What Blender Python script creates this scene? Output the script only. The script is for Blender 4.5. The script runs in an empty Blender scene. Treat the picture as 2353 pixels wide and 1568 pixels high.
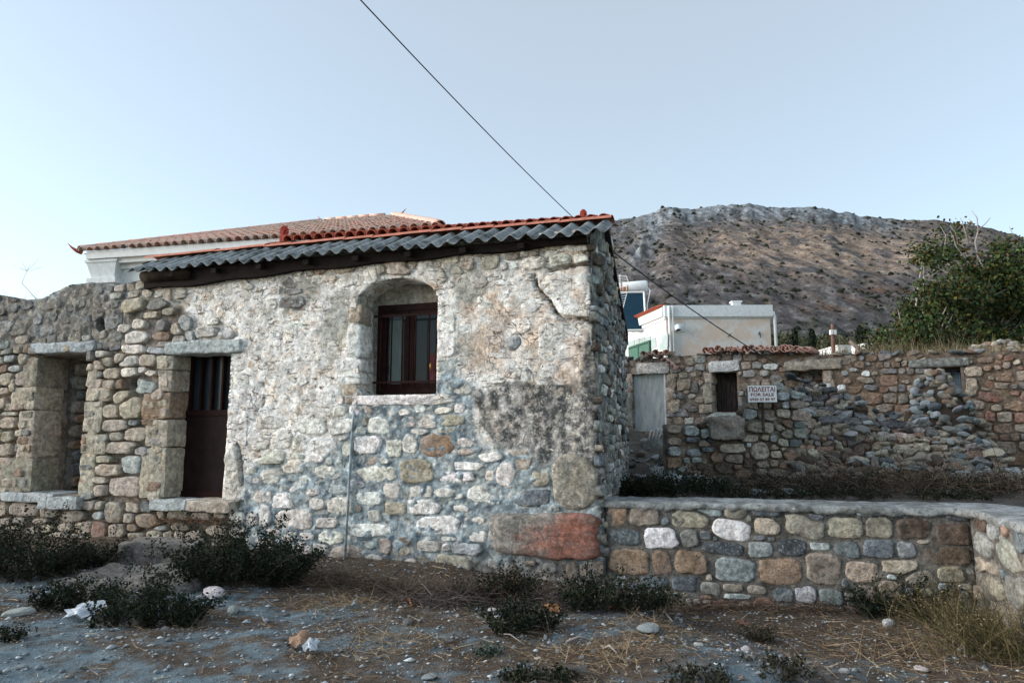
import bpy, math, random
import numpy as np
from mathutils import Vector, Matrix, noise as mnoise
random.seed(7); np.random.seed(7)
RS = np.random.RandomState(11)
sc = bpy.context.scene
# ------------------------------------------------------------------ camera, sky, sun, exposure
cam_d = bpy.data.cameras.new('camera'); cam = bpy.data.objects.new('camera', cam_d); sc.collection.objects.link(cam)
cam.location = (0, 0, 1.6); cam.rotation_euler = (math.radians(97.5), 0, 0)
cam_d.sensor_width = 36; cam_d.lens = 24.49; cam_d.clip_end = 6000; cam_d.clip_start = 0.05
sc.camera = cam
world = bpy.data.worlds.new('World'); sc.world = world; world.use_nodes = True
wn = world.node_tree.nodes; wl = world.node_tree.links; wn.clear()
SUN_EL, SUN_AZ = 15.0, -88.0      # azimuth from +Y, negative = to the left
sky = wn.new('ShaderNodeTexSky'); sky.sky_type = 'NISHITA'; sky.sun_disc = False
sky.sun_elevation = math.radians(SUN_EL); sky.sun_rotation = math.radians(SUN_AZ)
sky.air_density = 1.0; sky.dust_density = 0.9; sky.ozone_density = 3.0; sky.altitude = 50
# a thin even veil of high cloud over the clear sky, and the cold grade of the photograph
hs = wn.new('ShaderNodeMix'); hs.data_type = 'RGBA'; hs.inputs[0].default_value = 0.26; hs.inputs[7].default_value = (5.0, 5.3, 5.5, 1)
mul = wn.new('ShaderNodeMix'); mul.data_type = 'RGBA'; mul.blend_type = 'MULTIPLY'; mul.inputs[0].default_value = 1.0
mul.inputs[7].default_value = (1.05, 0.995, 0.885, 1)
bg = wn.new('ShaderNodeBackground'); bg.inputs[1].default_value = 0.11
wo = wn.new('ShaderNodeOutputWorld')
wl.new(sky.outputs[0], hs.inputs[6]); wl.new(hs.outputs[2], mul.inputs[6]); wl.new(mul.outputs[2], bg.inputs[0]); wl.new(bg.outputs[0], wo.inputs[0])
sun_d = bpy.data.lights.new('sun', 'SUN'); sun = bpy.data.objects.new('sun', sun_d); sc.collection.objects.link(sun)
sun_d.energy = 2.2; sun_d.angle = math.radians(60); sun_d.color = (1.0, 0.985, 0.975)
sun.rotation_euler = (math.radians(90 - SUN_EL), 0, math.radians(-SUN_AZ + 180 - 0))
sc.view_settings.view_transform = 'Standard'; sc.view_settings.look = 'None'
sc.view_settings.gamma = 1; sc.view_settings.use_curve_mapping = False
sc.view_settings.exposure = 1.38

# ------------------------------------------------------------------ measuring the place through the lens
f = 1600.; _a = math.radians(7.5)
F = np.array([0, math.cos(_a), math.sin(_a)]); UPV = np.array([0, -math.sin(_a), math.cos(_a)]); RT = np.array([1., 0, 0]); CAM = np.array([0, 0, 1.6])
def ray(x, y): return F + RT*(x-1176)/f + UPV*(784-y)/f
def onz(x, y, z):
    d = ray(x, y); return CAM + d*(z-1.6)/d[2]
def ony(x, y, Y):
    d = ray(x, y); return CAM + d*Y/d[1]
def proj(P):
    d = np.asarray(P, float) - CAM; w = d@F
    return 1176+f*(d@RT)/w, 784-f*(d@UPV)/w
class Plane:
    def __init__(s, O, D, V=(0, 0, 1)):
        s.O = np.array(O, float); s.D = np.array(D, float); s.D /= np.linalg.norm(s.D)
        s.V = np.array(V, float); s.V /= np.linalg.norm(s.V)
        s.N = np.cross(s.D, s.V); s.N /= np.linalg.norm(s.N)
    def uv(s, x, y, h=0):
        d = ray(x, y); O = s.O + s.N*h; t = ((O-CAM)@s.N)/(d@s.N); p = CAM+d*t-O
        return float(p@s.D), float(p@s.V)
    def pt(s, u, v, h=0):
        u = np.asarray(u, float)[..., None]; v = np.asarray(v, float)[..., None]; h = np.asarray(h, float)[..., None]
        return s.O + s.D*u + s.V*v + s.N*h

# ------------------------------------------------------------------ numpy noise
def _h(ix, iy, s):
    n = (ix.astype(np.int64)*374761393 + iy.astype(np.int64)*668265263 + s*1442695041) & 0xffffffff
    n = ((n ^ (n >> 13))*1274126177) & 0xffffffff
    return ((n ^ (n >> 16)) & 0xffff)/65535.0
def vn(x, y, s=0):
    x = np.asarray(x, float); y = np.asarray(y, float)
    ix = np.floor(x); iy = np.floor(y); fx = x-ix; fy = y-iy
    fx = fx*fx*(3-2*fx); fy = fy*fy*(3-2*fy)
    a = _h(ix, iy, s); b = _h(ix+1, iy, s); c = _h(ix, iy+1, s); d = _h(ix+1, iy+1, s)
    return (a*(1-fx)+b*fx)*(1-fy)+(c*(1-fx)+d*fx)*fy
def fbm(x, y, s=0, o=4, g=.5):
    r = 0; A = 1; T = 0
    x = np.asarray(x, float); y = np.asarray(y, float)
    for i in range(o):
        r = r + A*vn(x*2**i+i*17.3, y*2**i+i*9.1, s+i); T += A; A *= g
    return r/T
def sst(a, b, x):
    t = np.clip((np.asarray(x, float)-a)/(b-a), 0, 1); return t*t*(3-2*t)
def pip(px, py, poly):
    px = np.asarray(px, float); py = np.asarray(py, float); ins = np.zeros(px.shape, bool); n = len(poly)
    for i in range(n):
        x1, y1 = poly[i]; x2, y2 = poly[(i+1) % n]
        if y1 == y2: continue
        c = ((y1 > py) != (y2 > py)) & (px < (x2-x1)*(py-y1)/(y2-y1)+x1); ins ^= c
    return ins

# ------------------------------------------------------------------ objects
LOC = {}
def link(o): sc.collection.objects.link(o); return o
def tag(o, label, cat, group=None, kind=None):
    if label: o['label'] = label
    if cat: o['category'] = cat
    if group: o['group'] = group
    if kind: o['kind'] = kind
    return o
def thing(name, label, cat, loc=(0, 0, 0), group=None):
    o = link(bpy.data.objects.new(name, None)); o.location = [float(c) for c in loc]; LOC[o.name] = np.array(loc, float)
    return tag(o, label, cat, group)
def mesh(name, V, Fs, cols=None, smooth=True, extra=None):
    me = bpy.data.meshes.new(name); V = np.asarray(V, float)
    if isinstance(Fs, np.ndarray):
        k = Fs.shape[1]; m = len(Fs)
        me.vertices.add(len(V)); me.vertices.foreach_set('co', V.astype(np.float32).ravel())
        me.loops.add(m*k); me.loops.foreach_set('vertex_index', Fs.astype(np.int32).ravel())
        me.polygons.add(m); me.polygons.foreach_set('loop_start', np.arange(0, m*k, k, dtype=np.int32))
        me.polygons.foreach_set('loop_total', np.full(m, k, dtype=np.int32))
        me.update(calc_edges=True)
    else:
        me.from_pydata(V.tolist(), [], [list(map(int, q)) for q in Fs])
    if smooth: me.polygons.foreach_set('use_smooth', [True]*len(me.polygons))
    if cols is not None:
        at = me.color_attributes.new('Col', 'FLOAT_COLOR', 'POINT'); c = np.ones((len(V), 4), np.float32); c[:, :cols.shape[1]] = cols
        at.data.foreach_set('color', c.ravel())
    if extra is not None:
        at = me.attributes.new('Lich', 'FLOAT', 'POINT'); at.data.foreach_set('value', np.asarray(extra, np.float32))
    return me
def obj(name, V, Fs, mat, parent=None, cols=None, smooth=True, extra=None):
    V = np.asarray(V, float)
    loc = LOC[parent.name] if parent is not None else None
    if loc is not None: V = V - loc
    me = mesh(name, V, Fs, cols, smooth, extra)
    if mat: me.materials.append(mat)
    o = link(bpy.data.objects.new(name, me))
    if parent is not None: o.parent = parent; LOC[o.name] = loc
    else: LOC[o.name] = np.zeros(3)
    return o
def top(name, V, Fs, mat, label, cat, group=None, cols=None, smooth=True, extra=None):
    """a thing that is one mesh, origin at its base"""
    V = np.asarray(V, float); base = np.array([V[:, 0].mean(), V[:, 1].mean(), V[:, 2].min()])
    me = mesh(name, V-base, Fs, cols, smooth, extra); me.materials.append(mat)
    o = link(bpy.data.objects.new(name, me)); o.location = base; LOC[o.name] = base
    return tag(o, label, cat, group)
def structure(name, V, Fs, mat, cols=None, smooth=True, kind='structure', extra=None):
    o = obj(name, V, Fs, mat, None, cols, smooth, extra); o['kind'] = kind; return o
def place(name, me, M, parent=None, color=None):
    """object from a shared mesh with matrix M in world space"""
    o = link(bpy.data.objects.new(name, me))
    if parent is not None:
        o.parent = parent; L = LOC[parent.name]; M = Matrix.Translation(-Vector(L)) @ M; LOC[o.name] = L
    o.matrix_local = M
    if color is not None: o.color = color
    return o
class MB:
    def __init__(s): s.V = []; s.F = []; s.n = 0
    def add(s, V, Fs):
        V = np.asarray(V, float); s.V.append(V); s.F += [[i+s.n for i in q] for q in Fs]; s.n += len(V); return s
    def box8(s, c):
        return s.add(c, [(0, 3, 2, 1), (4, 5, 6, 7), (0, 1, 5, 4), (1, 2, 6, 5), (2, 3, 7, 6), (3, 0, 4, 7)])
    def box(s, a, b):
        x0, y0, z0 = a; x1, y1, z1 = b
        return s.box8([(x0, y0, z0), (x1, y0, z0), (x1, y1, z0), (x0, y1, z0), (x0, y0, z1), (x1, y0, z1), (x1, y1, z1), (x0, y1, z1)])
    def pbox(s, pl, u0, u1, v0, v1, h0, h1):
        c = [pl.pt(*q) for q in [(u0, v0, h1), (u1, v0, h1), (u1, v0, h0), (u0, v0, h0), (u0, v1, h1), (u1, v1, h1), (u1, v1, h0), (u0, v1, h0)]]
        return s.box8(c)
    def tube(s, pts, r, n=8, cap=True):
        pts = [np.array(p, float) for p in pts]; k = len(pts)
        r = [r]*k if np.isscalar(r) else list(r); V = []; Fs = []
        up = np.array([0, 0, 1.])
        t0 = pts[1]-pts[0]
        if abs(t0[2]) > .9*np.linalg.norm(t0): up = np.array([1., 0, 0])
        for i in range(k):
            t = pts[min(i+1, k-1)]-pts[max(i-1, 0)]; t /= np.linalg.norm(t)+1e-9
            a = np.cross(t, up); a /= np.linalg.norm(a)+1e-9; b = np.cross(a, t)
            for j in range(n):
                w = 2*math.pi*j/n; V.append(pts[i]+r[i]*(a*math.cos(w)+b*math.sin(w)))
        for i in range(k-1):
            for j in range(n):
                Fs.append((i*n+j, i*n+(j+1) % n, (i+1)*n+(j+1) % n, (i+1)*n+j))
        if cap: Fs.append(tuple(range(n-1, -1, -1))); Fs.append(tuple((k-1)*n+j for j in range(n)))
        return s.add(V, Fs)
    def arr(s): return np.concatenate(s.V)
    def build(s, name, mat, parent=None, smooth=False): return obj(name, s.arr(), s.F, mat, parent, smooth=smooth)
    def top(s, name, mat, label, cat, group=None, smooth=False): return top(name, s.arr(), s.F, mat, label, cat, group, smooth=smooth)

# ------------------------------------------------------------------ materials
class NT:
    def __init__(s, name, rough=.85, spec=.25):
        s.m = bpy.data.materials.new(name); s.m.use_nodes = True; s.n = s.m.node_tree.nodes; s.l = s.m.node_tree.links
        s.b = s.n['Principled BSDF']; s.b.inputs['Roughness'].default_value = rough; s.b.inputs['Specular IOR Level'].default_value = spec
        s.tc = s.n.new('ShaderNodeTexCoord')
    def val(s, sock, v):
        if hasattr(v, 'is_linked') or isinstance(v, bpy.types.NodeSocket): s.l.new(v, sock)
        else: sock.default_value = v
    def noise(s, scale, detail=6, rough=.6, sv=None, dist=0, co='Object', vec=None):
        t = s.n.new('ShaderNodeTexNoise'); t.inputs['Scale'].default_value = scale; t.inputs['Detail'].default_value = detail
        t.inputs['Roughness'].default_value = rough; t.inputs['Distortion'].default_value = dist
        src = vec if vec is not None else s.tc.outputs[co]
        if sv is not None:
            mp = s.n.new('ShaderNodeMapping'); mp.inputs['Scale'].default_value = sv; s.l.new(src, mp.inputs[0]); src = mp.outputs[0]
        s.l.new(src, t.inputs['Vector']); return t.outputs[0]
    def vor(s, scale, feature='F1', sv=None, co='Object', rnd=1, vec=None):
        t = s.n.new('ShaderNodeTexVoronoi'); t.feature = feature; t.inputs['Scale'].default_value = scale; t.inputs['Randomness'].default_value = rnd
        src = vec if vec is not None else s.tc.outputs[co]
        if sv is not None:
            mp = s.n.new('ShaderNodeMapping'); mp.inputs['Scale'].default_value = sv; s.l.new(src, mp.inputs[0]); src = mp.outputs[0]
        s.l.new(src, t.inputs['Vector']); return t
    def warp(s, amt, scale):
        t = s.n.new('ShaderNodeTexNoise'); t.inputs['Scale'].default_value = scale; s.l.new(s.tc.outputs['Object'], t.inputs['Vector'])
        v = s.n.new('ShaderNodeVectorMath'); v.operation = 'MULTIPLY_ADD'; s.l.new(t.outputs[1], v.inputs[0]); v.inputs[1].default_value = (amt, amt, amt)
        s.l.new(s.tc.outputs['Object'], v.inputs[2]); return v.outputs[0]
    def ramp(s, v, a, b, lo=0., hi=1.):
        m = s.n.new('ShaderNodeMapRange'); m.interpolation_type = 'SMOOTHSTEP'; s.l.new(v, m.inputs[0])
        m.inputs[1].default_value = a; m.inputs[2].default_value = b; m.inputs[3].default_value = lo; m.inputs[4].default_value = hi
        return m.outputs[0]
    def math(s, op, a, b=0.):
        m = s.n.new('ShaderNodeMath'); m.operation = op; s.val(m.inputs[0], a); s.val(m.inputs[1], b); return m.outputs[0]
    def mix(s, fac, a, b, mode='MIX'):
        m = s.n.new('ShaderNodeMix'); m.data_type = 'RGBA'; m.blend_type = mode
        s.val(m.inputs[0], fac)
        for i, v in ((6, a), (7, b)):
            if isinstance(v, (tuple, list)): m.inputs[i].default_value = tuple(v)[:3]+(1,)
            else: s.l.new(v, m.inputs[i])
        return m.outputs[2]
    def grey(s, v):
        c = s.n.new('ShaderNodeCombineColor'); [s.l.new(v, c.inputs[i]) for i in range(3)]; return c.outputs[0]
    def attr(s, name):
        a = s.n.new('ShaderNodeAttribute'); a.attribute_name = name; return a
    def bump(s, v, strength=.5, dist=.02):
        b = s.n.new('ShaderNodeBump'); b.inputs['Strength'].default_value = strength; b.inputs['Distance'].default_value = dist
        s.l.new(v, b.inputs['Height']); s.l.new(b.outputs[0], s.b.inputs['Normal'])
    def out(s, c):
        if isinstance(c, (tuple, list)): s.b.inputs['Base Color'].default_value = tuple(c)[:3]+(1,)
        else: s.l.new(c, s.b.inputs['Base Color'])
        return s.m

def mat_wall(name, use_attr=True, flecks=True):
    t = NT(name, .92, .15)
    if use_attr:
        a = t.attr('Col'); base = a.outputs['Color']; al = a.outputs['Alpha']; li = t.attr('Lich').outputs['Fac']
    else:
        a = t.n.new('ShaderNodeObjectInfo'); base = a.outputs['Color']; al = 0.25; li = a.outputs['Alpha']
    v1 = t.noise(8, 9, .68); v2 = t.noise(3.2, 4, .55); v3 = t.noise(48, 4, .6); v4 = t.noise(19, 6, .7)
    c = t.mix(1., base, t.grey(t.ramp(v1, .3, .7, .70, 1.30)), 'MULTIPLY')
    c = t.mix(t.math('MULTIPLY', t.ramp(v2, .50, .72), .4), c, t.mix(1., c, (1.02, .84, .68), 'MULTIPLY'))
    c = t.mix(1., c, t.grey(t.ramp(v4, .34, .66, .60, 1.30)), 'MULTIPLY')
    pit = t.ramp(v3, .59, .66)
    c = t.mix(t.math('MULTIPLY', pit, .6), c, t.mix(1., c, (.42, .36, .32), 'MULTIPLY'))
    bumpv = t.math('SUBTRACT', t.math('ADD', v4, t.math('MULTIPLY', v1, 1.2)), t.math('MULTIPLY', pit, .25))
    if flecks:
        fl = t.noise(1, 5, .66, sv=(8, 8, 27), dist=.6)
        fm = t.math('MULTIPLY', t.ramp(fl, .60, .64), al)
        patch = t.math('MULTIPLY', t.ramp(t.noise(5.5, 5, .7), .60, .655), t.math('MULTIPLY', al, .75))
        c = t.mix(patch, c, (.42, .27, .17))
        c = t.mix(fm, c, (.13, .085, .065))
        cr = t.vor(3.3, 'DISTANCE_TO_EDGE', vec=t.warp(.32, 5))
        crm = t.math('MULTIPLY', t.math('MULTIPLY', t.ramp(cr.outputs['Distance'], .006, .020, 1, 0), t.ramp(v2, .42, .55)), al)
        c = t.mix(t.math('MULTIPLY', crm, .8), c, (.10, .07, .055))
        bumpv = t.math('SUBTRACT', bumpv, t.math('ADD', fm, t.math('MULTIPLY', crm, .8)))
    dn = t.noise(14, 7, .75)
    c = t.mix(t.math('MULTIPLY', t.ramp(dn, .50, .68, 0, .45), t.math('SUBTRACT', 1.05, al)), c, t.mix(.5, c, (.36, .33, .29)))
    c = t.mix(t.math('MULTIPLY', t.ramp(t.noise(3.6, 6, .65), .40, .62), t.math('MULTIPLY', al, .42)), c, (.86, .86, .85)) if use_attr else c
    # lichen: dark crust with pale specks
    ln = t.noise(11, 8, .75); lm = t.math('MULTIPLY', li, t.ramp(ln, .38, .56))
    c = t.mix(t.math('MULTIPLY', lm, .92), c, (.036, .042, .046))
    sp = t.noise(36, 5, .7); spm = t.math('MULTIPLY', li, t.ramp(sp, .555, .62))
    c = t.mix(t.math('MULTIPLY', spm, .7), c, (.42, .44, .43))
    t.bump(bumpv, .8, .026)
    return t.out(c)
M = {}
M['wall'] = mat_wall('weathered_masonry')
M['rock'] = mat_wall('loose_rock', False, False)
def simple(name, col, rough=.6, var=.25, scale=6, bump=0., spec=.3, metal=0, stain=None, sv=None, co='Object', stscale=2.5, st=(.5, .65)):
    t = NT(name, rough, spec); v = t.noise(scale, 7, .65, sv=sv, co=co)
    c = t.mix(1., tuple(col), t.grey(t.ramp(v, .25, .75, 1-var, 1+var)), 'MULTIPLY')
    if stain is not None: c = t.mix(t.ramp(t.noise(stscale, 7, .7, sv=sv, co=co), *st), c, stain)
    t.b.inputs['Metallic'].default_value = metal
    if bump: t.bump(v, bump, .01)
    return t.out(c)
M['door'] = simple('brown_painted_metal', (.016, .008, .008), .6, .35, 9, .05, .08, stain=(.008, .006, .006))
M['door_red'] = simple('red_brown_frame_paint', (.019, .007, .006), .65, .4, 12, .05, .08, stain=(.010, .006, .005))
M['steel'] = simple('pale_steel', (.45, .46, .46), .35, .2, 20, metal=.7)
M['brass'] = simple('brass', (.45, .25, .08), .35, .2, 20, metal=.8)
M['glass'] = simple('dark_glass', (.012, .017, .022), .12, .2, 3, spec=.22)
M['ribglass'] = simple('frosted_glass', (.022, .032, .042), .3, .3, 3, spec=.3)
M['curtain'] = simple('grey_curtain', (.13, .16, .155), .9, .25, 5, sv=(14, 14, 1))
M['cloth_red'] = simple('dark_red_cloth', (.09, .025, .03), .9, .3, 9)
M['fibre'] = simple('fibre_cement', (.24, .26, .265), .9, .35, 22, .35, .1, stain=(.075, .085, .085), stscale=4, st=(.47, .64))
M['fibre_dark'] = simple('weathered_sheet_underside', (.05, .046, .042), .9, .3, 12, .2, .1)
M['timber'] = simple('dark_timber', (.013, .010, .009), .85, .5, 5, .3, .1, sv=(3, 3, 14))
M['timber_round'] = simple('old_round_log', (.028, .019, .014), .9, .5, 9, .4, .1)
M['oldwood'] = simple('old_board', (.045, .035, .032), .9, .8, 3, .4, .1, sv=(14, 14, 1.2), stain=(.10, .095, .09), stscale=3, st=(.55, .7))
M['tile_red'] = simple('new_red_tile', (.40, .095, .055), .75, .3, 9, .15, .2, stain=(.27, .075, .05), stscale=5)
M['ridge_red'] = simple('orange_ridge_tile', (.42, .165, .115), .8, .25, 9, .15, .15, stain=(.42, .24, .18), stscale=7, st=(.55, .62))
M['white'] = simple('white_paint', (.72, .74, .74), .7, .06, 5, .05, .2, stain=(.55, .57, .57), stscale=3, st=(.5, .9))
M['white_old'] = simple('aged_white_paint', (.66, .70, .72), .75, .12, 9, .1, .2, stain=(.38, .42, .44), stscale=5, st=(.58, .75))
M['panel'] = simple('solar_glass', (.010, .040, .068), .25, .15, 1, spec=.2)
M['green'] = simple('green_shutter_paint', (.022, .09, .058), .55, .2, 9)
M['pipe'] = simple('grey_pipe', (.30, .36, .40), .6, .5, 9, .2, .3, stain=(.12, .13, .14), stscale=7)
M['cable'] = simple('black_cable', (.012, .014, .03), .6, .1, 3)
M['rust'] = simple('rust', (.30, .12, .05), .8, .4, 12)
M['bark'] = simple('bark', (.16, .13, .11), .9, .4, 12, .5, .1)
M['twig'] = simple('bare_twig', (.27, .24, .23), .9, .3, 12)
M['plastic'] = simple('white_plastic', (.42, .47, .52), .45, .1, 9)
M['paper'] = simple('brown_paper', (.30, .15, .07), .8, .3, 9)
def tile_mat():
    t = NT('aged_roof_tile', .85, .15); oi = t.n.new('ShaderNodeObjectInfo')
    c = t.mix(t.ramp(oi.outputs['Random'], 0, 1), (.62, .36, .29), (.52, .40, .34))
    v = t.noise(9, 7, .7, co='Object'); c = t.mix(1., c, t.grey(t.ramp(v, .25, .75, .7, 1.2)), 'MULTIPLY')
    pos = t.n.new('ShaderNodeNewGeometry'); big = t.noise(1.1, 6, .7, vec=pos.outputs['Position'])
    c = t.mix(t.ramp(big, .54, .66, 0, .6), c, (.27, .27, .24)); t.bump(v, .3, .01)
    return t.out(c)
M['tile_old'] = tile_mat()
def hillmat():
    t = NT('hill_ground', .96, .05); c = t.attr('Col').outputs['Color']; a = t.noise(.09, 8, .72, sv=(1, .6, 1)); b = t.noise(.55, 6, .75, sv=(1, .5, 1)); k = t.noise(.16, 8, .7, sv=(1, .25, .25))
    c = t.mix(1., c, t.grey(t.ramp(a, .32, .68, .72, 1.3)), 'MULTIPLY'); c = t.mix(1., c, t.grey(t.ramp(b, .35, .65, .74, 1.28)), 'MULTIPLY'); c = t.mix(1., c, t.grey(t.ramp(k, .36, .64, .7, 1.3)), 'MULTIPLY')
    t.bump(t.math('ADD', a, t.math('MULTIPLY', b, .4)), 1., 6.); return t.out(c)
def attr_mat(name, rough=.9, n1=20, lo=.7, hi=1.25, bump=.4, spec=.1, bs=14, dist=.02, trans=0):
    t = NT(name, rough, spec); c = t.attr('Col').outputs['Color']; v = t.noise(n1, 7, .7)
    c = t.mix(1., c, t.grey(t.ramp(v, .25, .75, lo, hi)), 'MULTIPLY')
    if bump: t.bump(t.noise(bs, 8, .75), bump, dist)
    return t.out(c)
M['leaf'] = attr_mat('leaf', .8, 3, .85, 1.1, 0, .06)
M['straw'] = attr_mat('straw', .8, 3, .85, 1.1, 0, .2)
M['hill'] = hillmat()
M['far'] = attr_mat('far_masonry', .9, 7, .7, 1.25, .6)
M['grit'] = attr_mat('grit', .95, 30, .8, 1.15, 0)
def ground_mat():
    t = NT('ground_dirt', .95, .08); c = t.attr('Col').outputs['Color']
    v = t.noise(6, 10, .75); w = t.noise(55, 5, .7); x = t.noise(16, 6, .7)
    c = t.mix(1., c, t.grey(t.ramp(v, .3, .7, .62, 1.32)), 'MULTIPLY')
    c = t.mix(t.ramp(w, .58, .68, 0, .55), c, (.34, .36, .36)); c = t.mix(t.ramp(x, .56, .66, 0, .6), c, (.060, .048, .038))
    vo = t.vor(70); c = t.mix(t.ramp(vo.outputs['Distance'], .1, .25, .35, 0), c, (.30, .32, .33))
    t.bump(t.math('ADD', t.math('MULTIPLY', x, 1.3), w), .8, .03)
    return t.out(c)
M['ground'] = ground_mat()
def coping_mat():
    t = NT('cement_coping', .92, .12); v = t.noise(5, 9, .72, sv=(1, 1, 1)); w = t.noise(30, 6, .7)
    c = t.mix(t.ramp(v, .35, .68), (.13, .135, .13), (.36, .38, .385)); c = t.mix(t.ramp(w, .55, .63, 0, .8), c, (.07, .066, .06))
    c = t.mix(t.ramp(t.noise(22, 5, .7), .6, .68, 0, .6), c, (.5, .52, .52)); t.bump(t.math('ADD', v, w), .7, .02)
    return t.out(c)
M['coping'] = coping_mat()

# ------------------------------------------------------------------ masonry builders
PAL = {'w': (.70, .67, .61), 'W': (.80, .79, .77), 't': (.31, .275, .225), 'T': (.45, .395, .32), 'o': (.29, .20, .14), 'g': (.26, .26, .245),
       'b': (.17, .20, .22), 'B': (.095, .115, .135), 'l': (.40, .44, .45), 'k': (.11, .08, .062), 'r': (.25, .13, .10), 'y': (.37, .34, .26)}
class Sp:
    __slots__ = ('u', 'v', 'a', 'b', 'r', 'n', 'p', 'c', 'al', 'li', 'fill')
    def __init__(s, u, v, a, b, c, p=.03, r=0, n=3., al=.3, li=0., fill=False):
        s.u, s.v, s.a, s.b, s.r, s.n, s.p, s.c, s.al, s.li, s.fill = u, v, a, b, r, n, p, c, al, li, fill
def jit(c, k=.09):
    m = 1+RS.uniform(-k, k); return tuple(max(.01, x*m*(1+RS.uniform(-.04, .04))) for x in c)
def traced(pl, text, x0, y0, s, p=.03, h=0, al=.3, grow=1.06):
    """stones measured from the photograph: 'x,y,w,h,kind[,rot[,n[,lich]]]'"""
    out = []
    for it in text.split():
        q = it.split(','); x, y, w, hh = [float(k) for k in q[:4]]; kd = q[4]; r = math.radians(float(q[5])) if len(q) > 5 and q[5] else 0
        n = float(q[6]) if len(q) > 6 and q[6] else RS.uniform(2.4, 3.8); li = float(q[7]) if len(q) > 7 else 0
        X, Y = x0+x*s, y0+y*s; w *= s; hh *= s
        u0, _ = pl.uv(X-w/2, Y, h); u1, _ = pl.uv(X+w/2, Y, h); _, v0 = pl.uv(X, Y+hh/2, h); _, v1 = pl.uv(X, Y-hh/2, h)
        out.append(Sp((u0+u1)/2, (v0+v1)/2, abs(u1-u0)/2*grow, abs(v1-v0)/2*grow, jit(PAL[kd[0]]), p*RS.uniform(.75, 1.3), -r, n, al, li))
    return out
def sdist(sp, U, Vv):
    du = U-sp.u; dv = Vv-sp.v; c, s = math.cos(sp.r), math.sin(sp.r)
    x = np.abs(c*du+s*dv)/sp.a; y = np.abs(-s*du+c*dv)/sp.b; n = max(sp.n*1.9, 5.)
    return ((x**n+y**n)**(1/n)-1)*min(sp.a, sp.b)
def fill_rows(u0, u1, v0, v1, rowh, wr, region, existing, style):
    """coursed rubble between the measured stones; style(u,v)->(colour, prot, alpha, lichen)"""
    out = []; v = v0; EX = existing
    while v < v1:
        hh = RS.uniform(*rowh); u = u0 + RS.uniform(-.1, 0)
        while u < u1:
            w = hh*RS.uniform(*wr); cu = u+w/2; cv = v+hh/2+RS.uniform(-.15, .15)*hh
            u += w
            if not region(cu, cv): continue
            bad = False
            for e in EX:
                if abs(e.u-cu) < e.a+w and abs(e.v-cv) < e.b+hh and sdist(e, np.array(cu), np.array(cv)) < .15*hh: bad = True; break
            if bad: continue
            c, p, al, li = style(cu, cv); k = 1.12
            out.append(Sp(cu, cv, w/2*k, hh/2*k*RS.uniform(.8, 1.1), jit(c, .18), p*RS.uniform(.6, 1.4), RS.uniform(-.14, .14), RS.uniform(2.2, 3.6), al, li, True))
        v += hh
    return out
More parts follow.
